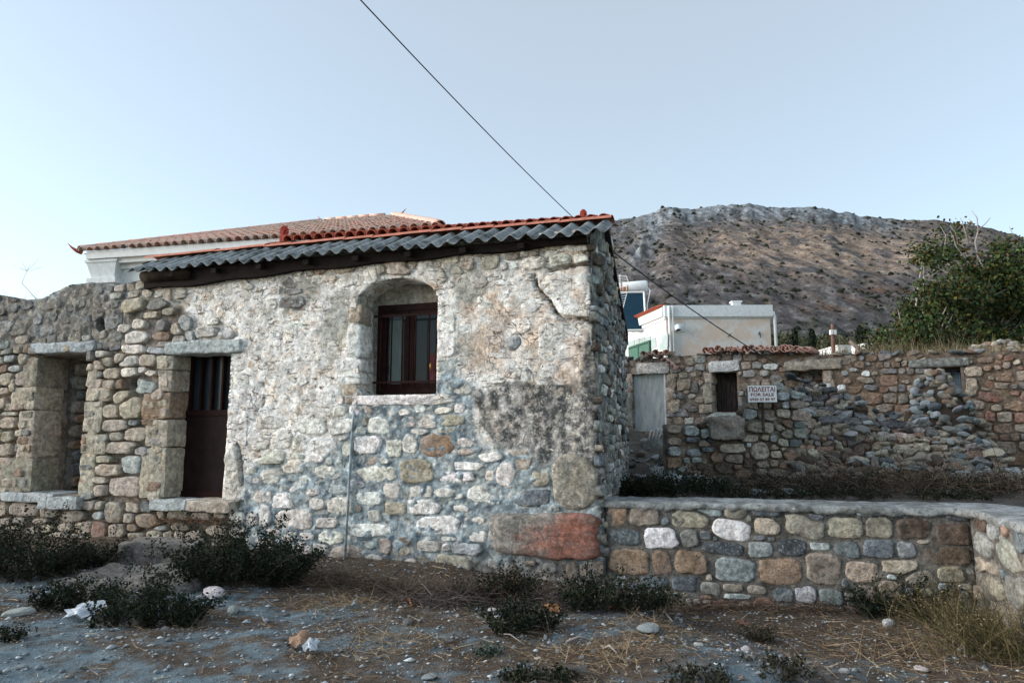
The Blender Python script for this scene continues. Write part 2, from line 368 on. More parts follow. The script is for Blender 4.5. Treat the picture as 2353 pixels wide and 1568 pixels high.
def stone_meshes(pl, specs, obst=None, gap=.012, hb=-.09, colfun=None, off=None, rough=1., minr=.028, cuts=(.70, .98)):
    """each stone: an irregular domed piece cut off where the next stone begins"""
    res = []
    Uc = np.array([s.u for s in specs]); Vc = np.array([s.v for s in specs]); Rr = np.array([max(s.a, s.b) for s in specs])
    for i, s in enumerate(specs):
        R = max(s.a, s.b); K = 16 if R < .16 else (22 if R < .35 else 36); Ms = 22
        th = np.linspace(0, 2*math.pi, K, endpoint=False)+RS.uniform(0, .4)
        cr, sr = math.cos(s.r), math.sin(s.r)
        ex = s.a*np.cos(th); ey = s.b*np.sin(th); dx = cr*ex-sr*ey; dy = sr*ex+cr*ey
        lim = 1.0 + .0*th
        rho = np.linspace(0.05, 1.3, Ms)
        U = s.u+dx[:, None]*rho; Vv = s.v+dy[:, None]*rho
        si = sdist(s, U, Vv); wob = min(s.a, s.b)*.10*np.sin(th*RS.randint(2, 5)+RS.uniform(0, 6))[:, None]*rough
        bad = si > wob
        nb = np.where((np.hypot(Uc-s.u, Vc-s.v) < Rr+R+.02))[0]
        for j in nb:
            if j == i: continue
            bad |= si > sdist(specs[j], U, Vv)-gap
        if obst is not None: bad |= obst(U, Vv) < gap*.6
        if bad[:, 0].mean() > .4: continue
        first = np.where(bad.any(1), bad.argmax(1), Ms-1); rr = rho[np.maximum(first-1, 0)]
        for _ in range(RS.randint(3, 6)):
            ph = math.pi/4*RS.choice([1, 3, 5, 7])+RS.uniform(-.5, .5); dch = RS.uniform(cuts[0]+.22, cuts[1]+.16) if s.n < 4.4 else RS.uniform(1.05, 1.25); cs = np.cos(th-ph); rr = np.where(cs > .15, np.minimum(rr, dch/np.maximum(cs, .15)), rr)
        rr = (rr*7+np.roll(rr, 1)*.5+np.roll(rr, -1)*.5)/8*RS.uniform(.95, 1.02, K)
        if (rr.mean()*min(s.a, s.b)) < minr: continue
        rings = [(1.0, hb, 0), (1.0, .30*s.p, 0), (.955, .84*s.p, .2), (.84, 1.0*s.p, .4), (.55, .99*s.p, .7)]
        if K > 16: rings += [(.28, 1.0*s.p, 1)]
        if K > 22: rings = rings[:4]+[(.66, s.p, .8), (.48, s.p, 1), (.32, s.p, 1), (.16, s.p, 1)]
        us, vs, hs_ = [], [], []
        am = min(.34*s.p+.005, .024)*rough; tl = RS.uniform(-.18, .18, 2)*rough
        for q, h, w in rings:
            uu = s.u+dx*rr*q; vv = s.v+dy*rr*q
            if q >= .9: pass
            hh = h+((fbm(uu*11+i, vv*11, i % 97, 4, .62)-.5)*2.6*am+(tl[0]*(uu-s.u)+tl[1]*(vv-s.v))*.35)*(1 if h > 0 else 0)
            us.append(uu); vs.append(vv); hs_.append(np.maximum(hh, hb))
        us.append(np.array([s.u])); vs.append(np.array([s.v])); hs_.append(np.array([s.p*1.03]))
        uu = np.concatenate(us); vv = np.concatenate(vs); hh = np.concatenate(hs_)
        if off is not None: hh = hh+off(uu, vv)
        P = pl.pt(uu, vv, hh); nr = len(rings); Fs = []
        for a in range(nr-1):
            for b in range(K): Fs.append((a*K+b, a*K+(b+1) % K, (a+1)*K+(b+1) % K, (a+1)*K+b))
        c0 = nr*K
        for b in range(K): Fs.append(((nr-1)*K+b, (nr-1)*K+(b+1) % K, c0))
        col = np.ones((len(uu), 4)); m = .86+.28*fbm(uu*9+i*3, vv*9, 5, 2)
        col[:, :3] = np.array(s.c)[None]*m[:, None]; col[:, 3] = s.al; li = np.full(len(uu), s.li)
        if colfun is not None: col, li = colfun(uu, vv, col, li, s)
        res.append((P, Fs, col, li, rr.mean()**2*s.a*s.b))
    return res
def join(parts):
    V = []; Fs = []; C = []; L = []; n = 0
    for P, Fc, c, l, _ in parts:
        V.append(P); Fs += [tuple(k+n for k in q) for q in Fc]; C.append(c); L.append(l); n += len(P)
    return np.concatenate(V), Fs, np.concatenate(C), np.concatenate(L)
def lay(parts, parent, mat, name='stone', limit=290, smooth=True):
    parts = sorted(parts, key=lambda q: -q[4])
    for P, Fs, c, l, _ in parts[:limit]: obj(name, P, Fs, mat, parent, c, smooth, l)
    if len(parts) > limit:
        V, Fs, c, l = join(parts[limit:]); o = obj('small_stones', V, Fs, mat, parent, c, True, l); o['kind'] = 'stuff'
def sheet(name, pl, u0, u1, v0, v1, cell, sdf, hfun, colfun, depth, mat, parent, shift=None):
    nu = int((u1-u0)/cell)+1; nv = int((v1-v0)/cell)+1
    u = np.linspace(u0, u1, nu); v = np.linspace(v0, v1, nv); U, Vv = np.meshgrid(u, v)
    cu = (U[:-1, :-1]+U[1:, 1:])/2; cv = (Vv[:-1, :-1]+Vv[1:, 1:])/2
    if sdf is not None:
        keep = sdf(cu, cv) > 0; sd = sdf(U, Vv); e = cell*.2
        gx = (sdf(U+e, Vv)-sdf(U-e, Vv))/(2*e); gy = (sdf(U, Vv+e)-sdf(U, Vv-e))/(2*e); g = np.hypot(gx, gy)+1e-6
        m = np.abs(sd) < cell*.85
        U = np.where(m, U-gx/g*sd, U); Vv = np.where(m, Vv-gy/g*sd, Vv)
    else: keep = np.ones(cu.shape, bool)
    H = hfun(U, Vv)
    UU = U + (shift(U, Vv) if shift is not None else 0)
    P = pl.pt(UU, Vv, H).reshape(-1, 3); idx = np.arange(nu*nv).reshape(nv, nu)
    q = np.stack([idx[:-1, :-1], idx[:-1, 1:], idx[1:, 1:], idx[1:, :-1]], -1)
    Fs = q[keep].reshape(-1, 4)
    col, li = colfun(U.ravel(), Vv.ravel())
    # close the thickness along every edge
    kp = np.pad(keep, 1); E = []
    for (dy, dx, a, b) in ((0, -1, 3, 0), (0, 1, 1, 2), (-1, 0, 0, 1), (1, 0, 2, 3)):
        nbk = kp[1+dy:1+dy+keep.shape[0], 1+dx:1+dx+keep.shape[1]]; e = keep & ~nbk
        E.append(np.stack([q[..., a][e], q[..., b][e]], -1))
    E = np.concatenate(E)
    if depth and len(E):
        n0 = len(P); back = P-pl.N*depth - pl.N*0
        used = np.unique(E); rem = -np.ones(n0, int); rem[used] = n0+np.arange(len(used))
        rem2 = -np.ones(n0, int); rem2[used] = n0+len(used)+np.arange(len(used))
        mid = P[used]-pl.N*depth*.45 + (RS.rand(len(used), 3)-.5)*cell*.5
        P = np.concatenate([P, mid, back[used]]); col = np.concatenate([col, col[used], col[used]]); li = np.concatenate([li, li[used], li[used]])
        Fs = np.concatenate([Fs, np.stack([E[:, 1], E[:, 0], rem[E[:, 0]], rem[E[:, 1]]], -1), np.stack([rem[E[:, 1]], rem[E[:, 0]], rem2[E[:, 0]], rem2[E[:, 1]]], -1)])
    # drop unused vertices
    us = np.unique(Fs); rm = -np.ones(len(P), int); rm[us] = np.arange(len(us))
    return obj(name, P[us], rm[Fs], mat, parent, col[us], True, li[us])
def rblock(pl, u0, u1, v0, v1, h0, h1, col, r=.03, n=7, am=.008, al=.3, li=0., skew=0):
    """a dressed or rough block: rounded box with worn faces"""
    g = np.linspace(-1, 1, n); V = []; Fs = []; k = 0
    half = np.array([(u1-u0)/2, (v1-v0)/2, (h1-h0)/2]); cen = np.array([(u0+u1)/2, (v0+v1)/2, (h0+h1)/2]); r = min(r, half.min()*.8)
    A, B = np.meshgrid(g, g)
    for ax in range(3):
        for s in (-1, 1):
            P = np.zeros((n*n, 3)); P[:, ax] = s; P[:, (ax+1) % 3] = A.ravel(); P[:, (ax+2) % 3] = B.ravel()
            V.append(P)
            for i in range(n-1):
                for j in range(n-1):
                    q = [k+i*n+j, k+i*n+j+1, k+(i+1)*n+j+1, k+(i+1)*n+j]; Fs.append(q if s > 0 else q[::-1])
            k += n*n
    P = np.concatenate(V)*half; Q = np.clip(P, -(half-r), half-r); D = P-Q; L = np.linalg.norm(D, axis=1)+1e-9; P = Q+D/L[:, None]*np.minimum(L, r)[:, None]
    sd = RS.randint(1, 90); W = P+cen
    P = P+np.stack([(fbm(W[:, 1]*7+W[:, 2]*5, W[:, 2]*7+sd, sd, 3)-.5)*3*am, (fbm(W[:, 0]*7+sd, W[:, 2]*7, sd+1, 3)-.5)*3*am, (fbm(W[:, 0]*8, W[:, 1]*8+sd, sd+2, 3)-.5)*3*am], 1)
    P = P+cen
    if skew: P[:, 0] += skew*(P[:, 1]-cen[1])
    W = pl.pt(P[:, 0], P[:, 1], P[:, 2]); m = .88+.24*fbm(P[:, 0]*6, P[:, 1]*6, sd, 3)
    # weld is not needed: seams coincide
    c = np.ones((len(W), 4)); c[:, :3] = np.array(col)[None]*m[:, None]; c[:, 3] = al
    return W, Fs, c, np.full(len(W), li), (u1-u0)*(v1-v0)
def pblock(pl, x0, y0, x1, y1, h0, h1, kind, **kw):
    xm, ym = (x0+x1)/2, (y0+y1)/2
    u0, _ = pl.uv(x0, ym); u1, _ = pl.uv(x1, ym); _, v1 = pl.uv(xm, y0); _, v0 = pl.uv(xm, y1)
    return rblock(pl, u0, u1, v0, v1, h0, h1, jit(PAL[kind], .06), **kw)
def put(part, name, parent, mat=None):
    P, Fs, c, l, _ = part; return obj(name, P, Fs, mat or M['wall'], parent, c, True, l)
def rocks(n_sub, seed):
    """a shared rock mesh of unit size"""
    import bmesh
    bm = bmesh.new(); bmesh.ops.create_icosphere(bm, subdivisions=n_sub, radius=1)
    rs = np.random.RandomState(seed); sx = rs.uniform(.7, 1.2); sy = rs.uniform(.6, 1.0); sz = rs.uniform(.45, .8)
    planes = [(Vector(rs.normal(size=3)).normalized(), rs.uniform(.62, .85)) for _ in range(7)]
    for v in bm.verts:
        p = v.co.copy()
        for nrm, d in planes:
            k = p.dot(nrm)
            if k > d: p -= nrm*(k-d)*.9
        p *= 1+.16*mnoise.noise(p*2.2+Vector((seed, 0, 0)))
        v.co = Vector((p.x*sx, p.y*sy, p.z*sz))
    me = bpy.data.meshes.new('rock'); bm.to_mesh(me); bm.free(); me.materials.append(M['rock'])
    me.polygons.foreach_set('use_smooth', [n_sub > 2]*len(me.polygons)); return me
ROCK = [rocks(2, s) for s in range(10)]
ROCKL = [rocks(1, s+20) for s in range(8)]
def rotm(): return Matrix.Rotation(RS.uniform(0, 6.28), 4, 'Z') @ Matrix.Rotation(RS.uniform(-.5, .5), 4, 'X') @ Matrix.Rotation(RS.uniform(-.5, .5), 4, 'Y')
# ================================================================== GROUND
A = np.array([0.98, 7.6, 0]); W = Plane(A, (.95, -.313, 0))
LZ = .88
L0 = onz(1395, 1150, LZ); L1 = onz(2228, 1169, LZ); L2 = onz(2365, 1206, LZ); L2 = L1+(L2-L1)/np.linalg.norm(L2-L1)*3.4
L0 = np.array([L0[0], L0[1], 0]); L1 = np.array([L1[0], L1[1], 0]); L2 = np.array([L2[0], L2[1], 0])
LA = Plane(L0, L1-L0); LB = Plane(L1, L2-L1)
lenA = np.linalg.norm(L1-L0); lenB = np.linalg.norm(L2-L1)
def G(x, y):
    x = np.asarray(x, float); y = np.asarray(y, float)
    z = (fbm(x*.8, y*.8, 3, 3)-.5)*.12+(fbm(x*5, y*5, 4, 4)-.5)*.05
    z = z+.14*np.exp(-((x-1.75)**2/.35+(y-5.2)**2/.22))+.05*np.exp(-((x+2.6)**2/3+(y-5.6)**2/.3))
    z = z-.13*sst(.9, 1.9, x)
    d = (x-A[0])*W.N[0]+(y-A[1])*W.N[1]
    z = z+.16*np.exp(-np.clip(d, 0, 9)/.45)*sst(1.2, -1, x)+.05*sst(-3, -5, x)
    return z
def Yd(x, y):
    x = np.asarray(x, float); y = np.asarray(y, float)
    z = .74+(fbm(x*.9, y*.9, 8, 4)-.5)*.16+(fbm(x*4, y*4, 9, 3)-.5)*.09+.03*np.clip(y-10, 0, 12)
    z = z+sst(12, 19, y)*sst(5.2, 2.6, x)*.75
    return z
def grid(x0, x1, y0, y1, c):
    x = np.linspace(x0, x1, int((x1-x0)/c)+1); y = np.linspace(y0, y1, int((y1-y0)/c)+1); X, Y = np.meshgrid(x, y)
    idx = np.arange(X.size).reshape(X.shape)
    return X, Y, np.stack([idx[:-1, :-1], idx[:-1, 1:], idx[1:, 1:], idx[1:, :-1]], -1).reshape(-1, 4)
X, Y, Fq = grid(-13, 6.6, .2, 11.9, .045)
Z = G(X, Y)
n1 = fbm(X*1.1+3, Y*2.2, 21, 5, .6); n2 = fbm(X*4, Y*6, 22, 5, .65)
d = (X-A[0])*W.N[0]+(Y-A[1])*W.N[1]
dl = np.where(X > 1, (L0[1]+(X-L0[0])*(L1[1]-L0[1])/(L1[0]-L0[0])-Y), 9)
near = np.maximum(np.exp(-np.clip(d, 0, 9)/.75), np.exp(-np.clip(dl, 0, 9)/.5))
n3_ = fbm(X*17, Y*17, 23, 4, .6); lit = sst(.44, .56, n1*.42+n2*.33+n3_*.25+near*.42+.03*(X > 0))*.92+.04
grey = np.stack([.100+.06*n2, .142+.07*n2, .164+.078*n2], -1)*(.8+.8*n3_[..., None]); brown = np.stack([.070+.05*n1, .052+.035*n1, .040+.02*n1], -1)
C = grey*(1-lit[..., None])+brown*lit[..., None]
pale = np.exp(-((X-1.9)**2/.5+(Y-5.15)**2/.18))*sst(.4, .6, n2); C = C*(1-.6*pale[..., None])+np.array([.34, .38, .40])*.6*pale[..., None]
V = np.stack([X, Y, Z], -1).reshape(-1, 3)
structure('ground', V, Fq, M['ground'], C.reshape(-1, 3))
# the yard behind the low wall, one level up
X, Y, Fq = grid(.9, 16, 2.0, 26, .09)
cx = (X[:-1, :-1]+X[1:, 1:])/2; cy = (Y[:-1, :-1]+Y[1:, 1:])/2
def lowline(x, y):
    pa = (x-L0[0])*LA.N[0]+(y-L0[1])*LA.N[1]; pb = (x-L1[0])*LB.N[0]+(y-L1[1])*LB.N[1]
    return np.minimum(pa, 99)+0*pb, pb
pa, pb = lowline(cx, cy); keep = ((pa < -.15) | (pb < -.15)).ravel()
Z = Yd(X, Y); n1 = fbm(X*1.3, Y*1.3, 31, 4); n2 = fbm(X*5, Y*5, 32, 4)
C = np.stack([.05+.10*n2, .042+.095*n2, .034+.09*n2], -1)*(.5+.9*n1[..., None])
V = np.stack([X, Y, Z], -1).reshape(-1, 3)
Fk = Fq[keep]; us = np.unique(Fk); rm = -np.ones(len(V), int); rm[us] = np.arange(len(us))
structure('yard_ground', V[us], rm[Fk], M['ground'], C.reshape(-1, 3)[us])
# plain around and below everything, out to the foot of the hills
X, Y, Fq = grid(-1, 1, 0, 1, .04)
XX = X*900*(Y**2*.95+.05); YY = -60+Y**2*1200
ZZ = -.45+(fbm(XX*.02, YY*.02, 41, 3)-.5)*.3+6.0*sst(35, 120, YY)*0+8*sst(60, 330, YY)
C = np.stack([.10+0*XX, .095+0*XX, .065+0*XX], -1)*(.6+.8*fbm(XX*.05, YY*.05, 42, 4)[..., None])
structure('plain', np.stack([XX, YY, ZZ], -1).reshape(-1, 3), Fq, M['hill'], C.reshape(-1, 3))

# ================================================================== THE STONE HOUSE AND THE RUIN (one street front, plane W)
C1 = (0, 474.2, .26006); C2 = (0, 853.6, .26006); C3 = (569, 474.2, .26006); C4 = (569, 853.6, .3145); C5 = (1043.2, 474.2, .26014); C6 = (1043.2, 853.6, .31454)
house = thing('stone_house', 'old whitewashed rubble stone house with barred window, brown metal door and grey corrugated roof', 'house', (W.pt(-2.5, 0))); 
ruin = thing('ruined_wall', 'roofless rough stone wall with an empty doorway, left of the whitewashed house', 'ruin', (W.pt(-8, 0)))
xs = lambda x, y: W.uv(x, y)[0]
UJ = xs(272, 900)            # where ruin and house meet
UR0 = W.uv(1393, 1335)[0]; UR1 = W.uv(1353, 540)[0]
def uright(v): return UR0+(UR1-UR0)*np.clip(np.asarray(v)/3.85, 0, 1.05)
topP = [(-420, 700), (-100, 690), (0, 680), (60, 692), (100, 688), (130, 672), (165, 656), (215, 652), (262, 660), (330, 645), (400, 632), (560, 608), (700, 590), (850, 575), (1100, 552), (1352, 530)]
tu = np.array([W.uv(*p)[0] for p in topP]); tv = np.array([W.uv(*p)[1] for p in topP])
def vtop(u): return np.interp(u, tu, tv)
def quad_sd(u, v, xl0, xl1, xr0, xr1, yt, yb, xm, arch=None):
    """signed distance to an opening; l/r edges given at its top and its foot in photo pixels"""
    vt = W.uv(xm, yt)[1]; vb = W.uv(xm, yb)[1]
    ul0 = W.uv(xl0, yt)[0]; ul1 = W.uv(xl1, yb)[0]; ur0 = W.uv(xr0, yt)[0]; ur1 = W.uv(xr1, yb)[0]
    t = (vt-v)/(vt-vb); ul = ul0+(ul1-ul0)*t; ur = ur0+(ur1-ur0)*t
    t2 = v-vt
    if arch:
        c = (ul0+ur0)/2; hw = (ur0-ul0)/2; t2 = v-(vt-arch+arch*np.sqrt(np.clip(1-((u-c)/hw)**2, 0, 1)))
    return np.maximum(np.maximum(ul-u, u-ur), np.maximum(vb-v, t2))
def sd_door(u, v): return quad_sd(u, v, 398, 374, 533, 512, 811, 1148, 455)
def sd_win(u, v): return quad_sd(u, v, 824, 824, 1006, 1003, 637, 906, 930, .30)
def sd_gap(u, v): return quad_sd(u, v, 88, 72, 206, 182, 813, 1136, 140)
hole_specs = [(300, 880, 17, 13), (232, 745, 12, 17)]
def sd_hole(u, v):
    r = 9
    for x, y, w, h in hole_specs:
        cu, cv = W.uv(x, y); a = w/165; b = h/165; r = np.minimum(r, (np.hypot((u-cu)/a, (v-cv)/b)-1)*min(a, b))
    return r
def obst(u, v):
    r = np.minimum(np.minimum(sd_door(u, v), sd_win(u, v)), sd_gap(u, v)); r = np.minimum(r, sd_hole(u, v))
    return np.minimum(r, np.minimum(vtop(u)-v+.02, uright(v)-u))
cement = [(556, 1110), (585, 1065), (640, 1045), (690, 1070), (765, 1035), (772, 960), (768, 900), (790, 868), (830, 905), (1000, 925), (1006, 858), (1040, 842), (1088, 880), (1085, 960), (1100, 1020), (1190, 1030), (1290, 1050), (1395, 1170), (1400, 1400), (520, 1400), (540, 1160)]
darkl = [(1102, 895), (1150, 878), (1215, 890), (1330, 868), (1372, 700), (1352, 600), (1400, 600), (1400, 1100), (1385, 1140), (1290, 1120), (1262, 1060), (1190, 1045), (1120, 1010), (1096, 940)]
def P2(u, v):
    p = W.pt(u, v); d = p-CAM; w = d@F; return 1176+f*(d@RT)/w, 784-f*(d@UPV)/w
def blend(c, d, m): return c*(1-m[..., None])+np.array(d)*m[..., None]
def soft(px, py, poly, n=26, s=0):
    wx = px+(fbm(px/28, py/28, 50+s, 3)-.5)*n*2; wy = py+(fbm(px/28, py/28, 60+s, 3)-.5)*n*2
    return sum(pip(wx+a, wy+b, poly).astype(float) for a, b in ((0, 0), (6, 0), (-6, 0), (0, 6), (0, -6)))/5
def mort_col(u, v):
    px, py = P2(u, v); n = fbm(px/40, py/40, 71, 4); n2 = fbm(px/12, py/12, 72, 4)
    c = np.zeros((len(u), 3))+np.array([.78, .76, .72]); c = blend(c, (.83, .83, .82), sst(.45, .6, n)*.8); al = np.full(len(u), 1.0)
    m = sst(.53, .63, n2)*.55; c = blend(c, (.58, .45, .33), m)
    # grey-green render patches left of and above the window, and right of the arch
    m = np.maximum.reduce([soft(px, py, q, 18, i) for i, q in enumerate([[(1020, 600), (1075, 590), (1120, 640), (1110, 690), (1060, 700), (1030, 650)], [(640, 640), (740, 635), (720, 700), (650, 710)],
        [(745, 690), (850, 660), (800, 760), (770, 850), (745, 800)], [(1060, 760), (1130, 740), (1120, 850), (1040, 820)], [(600, 690), (640, 680), (620, 740)]])])
    c = blend(c, (.36, .36, .32), m*.85); al = al*(1-.5*m)
    # bare earth joints of the pier between the doorways and of the foot of the wall, painted darker for contact shade
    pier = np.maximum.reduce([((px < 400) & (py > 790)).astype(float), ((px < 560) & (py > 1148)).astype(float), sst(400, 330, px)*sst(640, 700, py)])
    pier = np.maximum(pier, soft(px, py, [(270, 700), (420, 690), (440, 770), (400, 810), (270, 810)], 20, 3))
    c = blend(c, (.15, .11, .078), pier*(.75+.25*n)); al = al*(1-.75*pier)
    ru = soft(px, py, [(-600, 560), (300, 560), (400, 630), (330, 720), (270, 790), (60, 790), (40, 900), (-600, 900)], 26, 4)
    cr = np.array([.20, .19, .17])+0*c; cr = blend(cr, (.36, .33, .28), sst(.5, .62, n2)); cr = blend(cr, (.10, .095, .09), sst(.45, .3, n2)); cr = blend(cr, (.24, .27, .29), sst(.55, .66, n)*.7)
    c = c*(1-ru[:, None])+cr*ru[:, None]; al = al*(1-.7*ru)
    ce = soft(px, py, cement, 16, 5); cc = np.array([.25, .315, .35])+0*c; cc = blend(cc, (.36, .43, .465), sst(.48, .60, n2)); cc = blend(cc, (.13, .17, .20), sst(.45, .34, n2)); cc = blend(cc, (.62, .62, .58), sst(.60, .66, fbm(px/9, py/6, 74, 4))*.8)
    c = c*(1-ce[:, None])+cc*ce[:, None]; al = al*(1-.9*ce)
    ton = soft(px, py, [(1050, 700), (1200, 640), (1350, 560), (1380, 900), (1250, 880), (1090, 860)], 30, 6); c = blend(c, (.60, .47, .37), ton*sst(.36, .56, n)*.85*(1-ce))
    low = sst(1235, 1330, py+(n-.5)*60); c = blend(c, (.16, .13, .105), low*.8); al = al*(1-low)  # moist dirt towards the foot, deepened to paint in contact shade
    li = soft(px, py, darkl, 26, 7)*(.55+.6*sst(.35, .6, fbm(px/16, py/60, 75, 4))); li = np.clip(li, 0, 1); c = blend(c, (.40, .36, .31), li*.8); al = al*(1-.6*li)
    li = np.maximum(li, ru*.35)
    c = blend(c, (.05, .035, .028), np.clip(1.2-crackd(u, v)/3.2, 0, 1))
    pv = fbm(u*9, v*9, 73, 3)
    c = c*(.9+.2*pv[:, None])
    return np.concatenate([c, al[:, None]], 1), li
def mort_h(u, v):
    s = u.shape; px, py = P2(u.ravel(), v.ravel()); px = px.reshape(s); py = py.reshape(s)
    h = (fbm(u*5, v*5, 81, 3)-.5)*.035+(fbm(u*17, v*17, 82, 3)-.5)*.022
    pier = np.maximum(((px < 395) & (py > 800)).astype(float), ((px < 560) & (py > 1150)).astype(float))
    pier = np.maximum(pier, pip(px, py, [(300, 690), (420, 690), (560, 770), (400, 810), (300, 810)]).astype(float)*.6)
    h = h-.07*pier
    ce = soft(px.ravel(), py.ravel(), cement, 14, 5).reshape(s); h = h+ce*((fbm(u*9, v*12, 83, 4, .6)-.5)*.06+.016)+(1-ce)*(1-pier)*.007
    ru = ((px < 270) & (py < 790)).astype(float); h = h+ru*((fbm(u*12, v*12, 84, 4)-.5)*.07)
    # the long settlement crack under the right end of the eaves
    for (x0, y0), (x1, y1) in crack:
        dx, dy = x1-x0, y1-y0; t = np.clip(((px-x0)*dx+(py-y0)*dy)/(dx*dx+dy*dy), 0, 1)
        dd = np.hypot(px-x0-t*dx, py-y0-t*dy)+(fbm(px/7, py/7, 85, 2)-.5)*4; h = h-.07*np.clip(1.2-dd/4, 0, 1)
    # cornice of rough stones, rough quoin edge
    e = uright(v)-u; h = h-.05*np.clip(1-e/.10, 0, 1)**2
    return h
crack = []
def ck(*pts): crack.extend(list(zip(pts[:-1], pts[1:])))
ck((1227, 632), (1232, 655), (1262, 690), (1275, 715), (1296, 733)); ck((1296, 733), (1340, 731), (1366, 741)); ck((1262, 622), (1304, 612), (1350, 606)); ck((545, 1018), (552, 1060), (556, 1110))
def crackd(u, v):
    px, py = P2(np.ravel(u), np.ravel(v)); m = np.full(px.shape, 99.)
    for (x0, y0), (x1, y1) in crack:
        dx, dy = x1-x0, y1-y0; t = np.clip(((px-x0)*dx+(py-y0)*dy)/(dx*dx+dy*dy), 0, 1); m = np.minimum(m, np.hypot(px-x0-t*dx, py-y0-t*dy)+(fbm(px/7, py/7, 85, 2)-.5)*5)
    return m.reshape(np.shape(u))
# ---- stones measured from the photograph
tr = []
tr += traced(W, """35,385,50,80,w 150,370,200,90,w 460,385,250,120,W 680,400,190,110,W 90,500,150,140,w 255,495,140,140,w 380,530,105,120,w 560,540,180,110,W 700,480,60,50,w 740,555,80,110,w
870,530,200,130,W 960,395,160,110,W 1310,365,160,100,w 1490,350,180,100,y 1195,530,110,150,w 1080,560,110,130,w 1385,540,240,165,o 1745,570,70,40,W 1780,622,150,75,W 960,740,270,115,w
1240,720,260,165,y 1550,690,320,70,W 1520,760,260,80,W 1800,690,70,40,w 1780,750,70,90,w 1885,750,140,180,w 190,620,180,105,w 370,615,120,45,w 500,630,130,60,w 350,690,140,100,w 590,730,160,90,w
680,680,70,90,l 600,655,60,60,l 165,770,140,90,w 130,910,130,80,w 350,860,70,45,w 485,875,90,50,w 270,940,170,115,W 395,945,70,60,w 670,860,130,60,l 690,975,190,120,w 800,990,80,60,t
890,925,190,90,W 1055,865,100,110,w 1280,875,180,85,w 1290,985,220,110,W 1440,880,180,60,w 1545,905,60,40,w 1745,890,240,125,W 1560,995,110,40,w 930,1050,90,70,w 130,1050,85,140,w 350,1080,270,145,w
575,1100,160,70,w 900,1155,310,85,W 1400,1120,290,130,W 205,1165,90,50,w 440,1195,110,65,w 340,1180,60,40,w 610,1215,180,100,w 875,1260,150,60,l 1010,1265,90,110,T 1150,1240,95,72,o 1330,1270,150,80,w
1470,1215,100,38,w 1462,1280,75,55,w 1600,1290,220,85,l 750,1340,240,160,T 1500,1420,240,165,T,,4.5 420,1290,110,100,w 540,1290,110,95,w 1690,1200,130,80,w 1690,1090,90,60,w 750,1270,55,40,w
1430,290,140,60,w 945,225,120,60,w 1265,265,70,70,W 1150,300,70,50,w 865,370,42,85,t 800,660,60,45,w 1070,640,60,40,w 1350,690,40,50,w 430,1380,120,90,T 560,1390,120,90,t 130,1240,120,60,w
1210,200,520,75,w,,5 770,1420,90,70,t 1010,650,70,50,w 1180,610,60,40,w 300,1210,90,45,w 1000,1420,100,80,t 1200,1400,110,70,w 1290,1380,90,60,t 60,1170,90,60,w""", *C4, p=.030, al=.35, grow=1.16)
tr += traced(W, """60,210,130,150,W,,4 560,220,170,180,W,,4""", *C4, p=.018, al=.8)
tr += traced(W, """1620,500,190,150,T,,,.2 890,800,350,390,T,,3.5,.55 640,750,140,180,T,,,.2 590,920,280,125,b,-8,,.5 685,995,52,42,T 755,992,68,62,g 1060,1430,140,130,t 560,1392,90,38,t 290,1400,80,70,w 870,1450,100,150,t
1090,700,90,330,l,,4,.1 820,920,90,100,k 700,1430,110,80,g 420,1440,90,80,g 950,1450,70,90,t""", *C6, p=.035, al=.2)
tr += traced(W, """110,620,130,130,T 215,620,85,85,T 20,670,60,100,t 250,740,80,80,T 380,670,130,105,g 550,580,100,70,T 455,580,75,55,T 645,570,100,70,o 840,545,205,100,T,-5 720,640,135,85,T 400,760,160,65,g
390,840,235,125,g,,,.4 900,650,180,110,w 1085,620,130,150,w 1320,540,280,140,T 1455,500,115,110,T 1640,620,210,160,T 1940,510,125,130,T 2155,490,170,140,T 2260,530,90,80,w 2050,660,145,130,T 1790,470,180,80,T
220,860,100,100,w 650,880,200,90,W 950,860,170,110,w 2050,420,135,60,T 2300,400,90,60,T 1780,700,90,60,w 1960,430,90,60,T 1550,560,110,120,w 1200,560,110,110,T 30,560,70,60,t""", *C3, p=.034, al=.55)
tr += traced(W, """940,480,200,110,w 1115,470,130,95,w 870,355,180,75,T 1090,360,240,75,W 500,380,140,48,T 700,500,230,115,w 330,410,120,60,T 700,370,160,60,T""", *C5, p=.034, al=.6)
tr += traced(W, """970,790,470,440,W,,6 1000,1180,520,340,w,,5 590,700,230,170,W 420,740,200,190,W 720,850,230,170,W 500,860,140,150,W 810,990,130,70,W 570,1060,190,140,w 340,1075,240,160,W 520,1205,130,120,b,,4
380,1270,180,120,W 610,1490,170,130,l,,,.5 355,1520,180,82,W,,6 230,640,90,80,w 640,1290,160,110,w 820,1450,190,110,w""", *C5, p=.016, al=1.)
# jamb stones right of the door and sides of the window (flush)
tr += traced(W, """2130,1370,150,150,W,,6""", *C1, p=.022, al=.5)
tr += traced(W, """2120,80,160,145,W,,6 2180,262,290,200,W,,6 2110,520,180,290,W,,6 2080,905,235,470,w,,7 2270,600,130,160,W 2232,440,60,120,w 2270,730,110,60,w 2150,1180,90,55,w 2210,1210,60,40,w""", *C2, p=.022, al=.5)
tr += traced(W, """1780,840,180,120,W,,,.15 1780,1410,200,150,l,,4 1720,1540,110,60,T 2160,1060,260,160,W,-8 1900,1080,120,90,W 1740,720,60,50,w 1755,1020,150,200,W,,3.5 1755,1240,150,190,W,,3.5""", *C3, p=.02, al=.8)
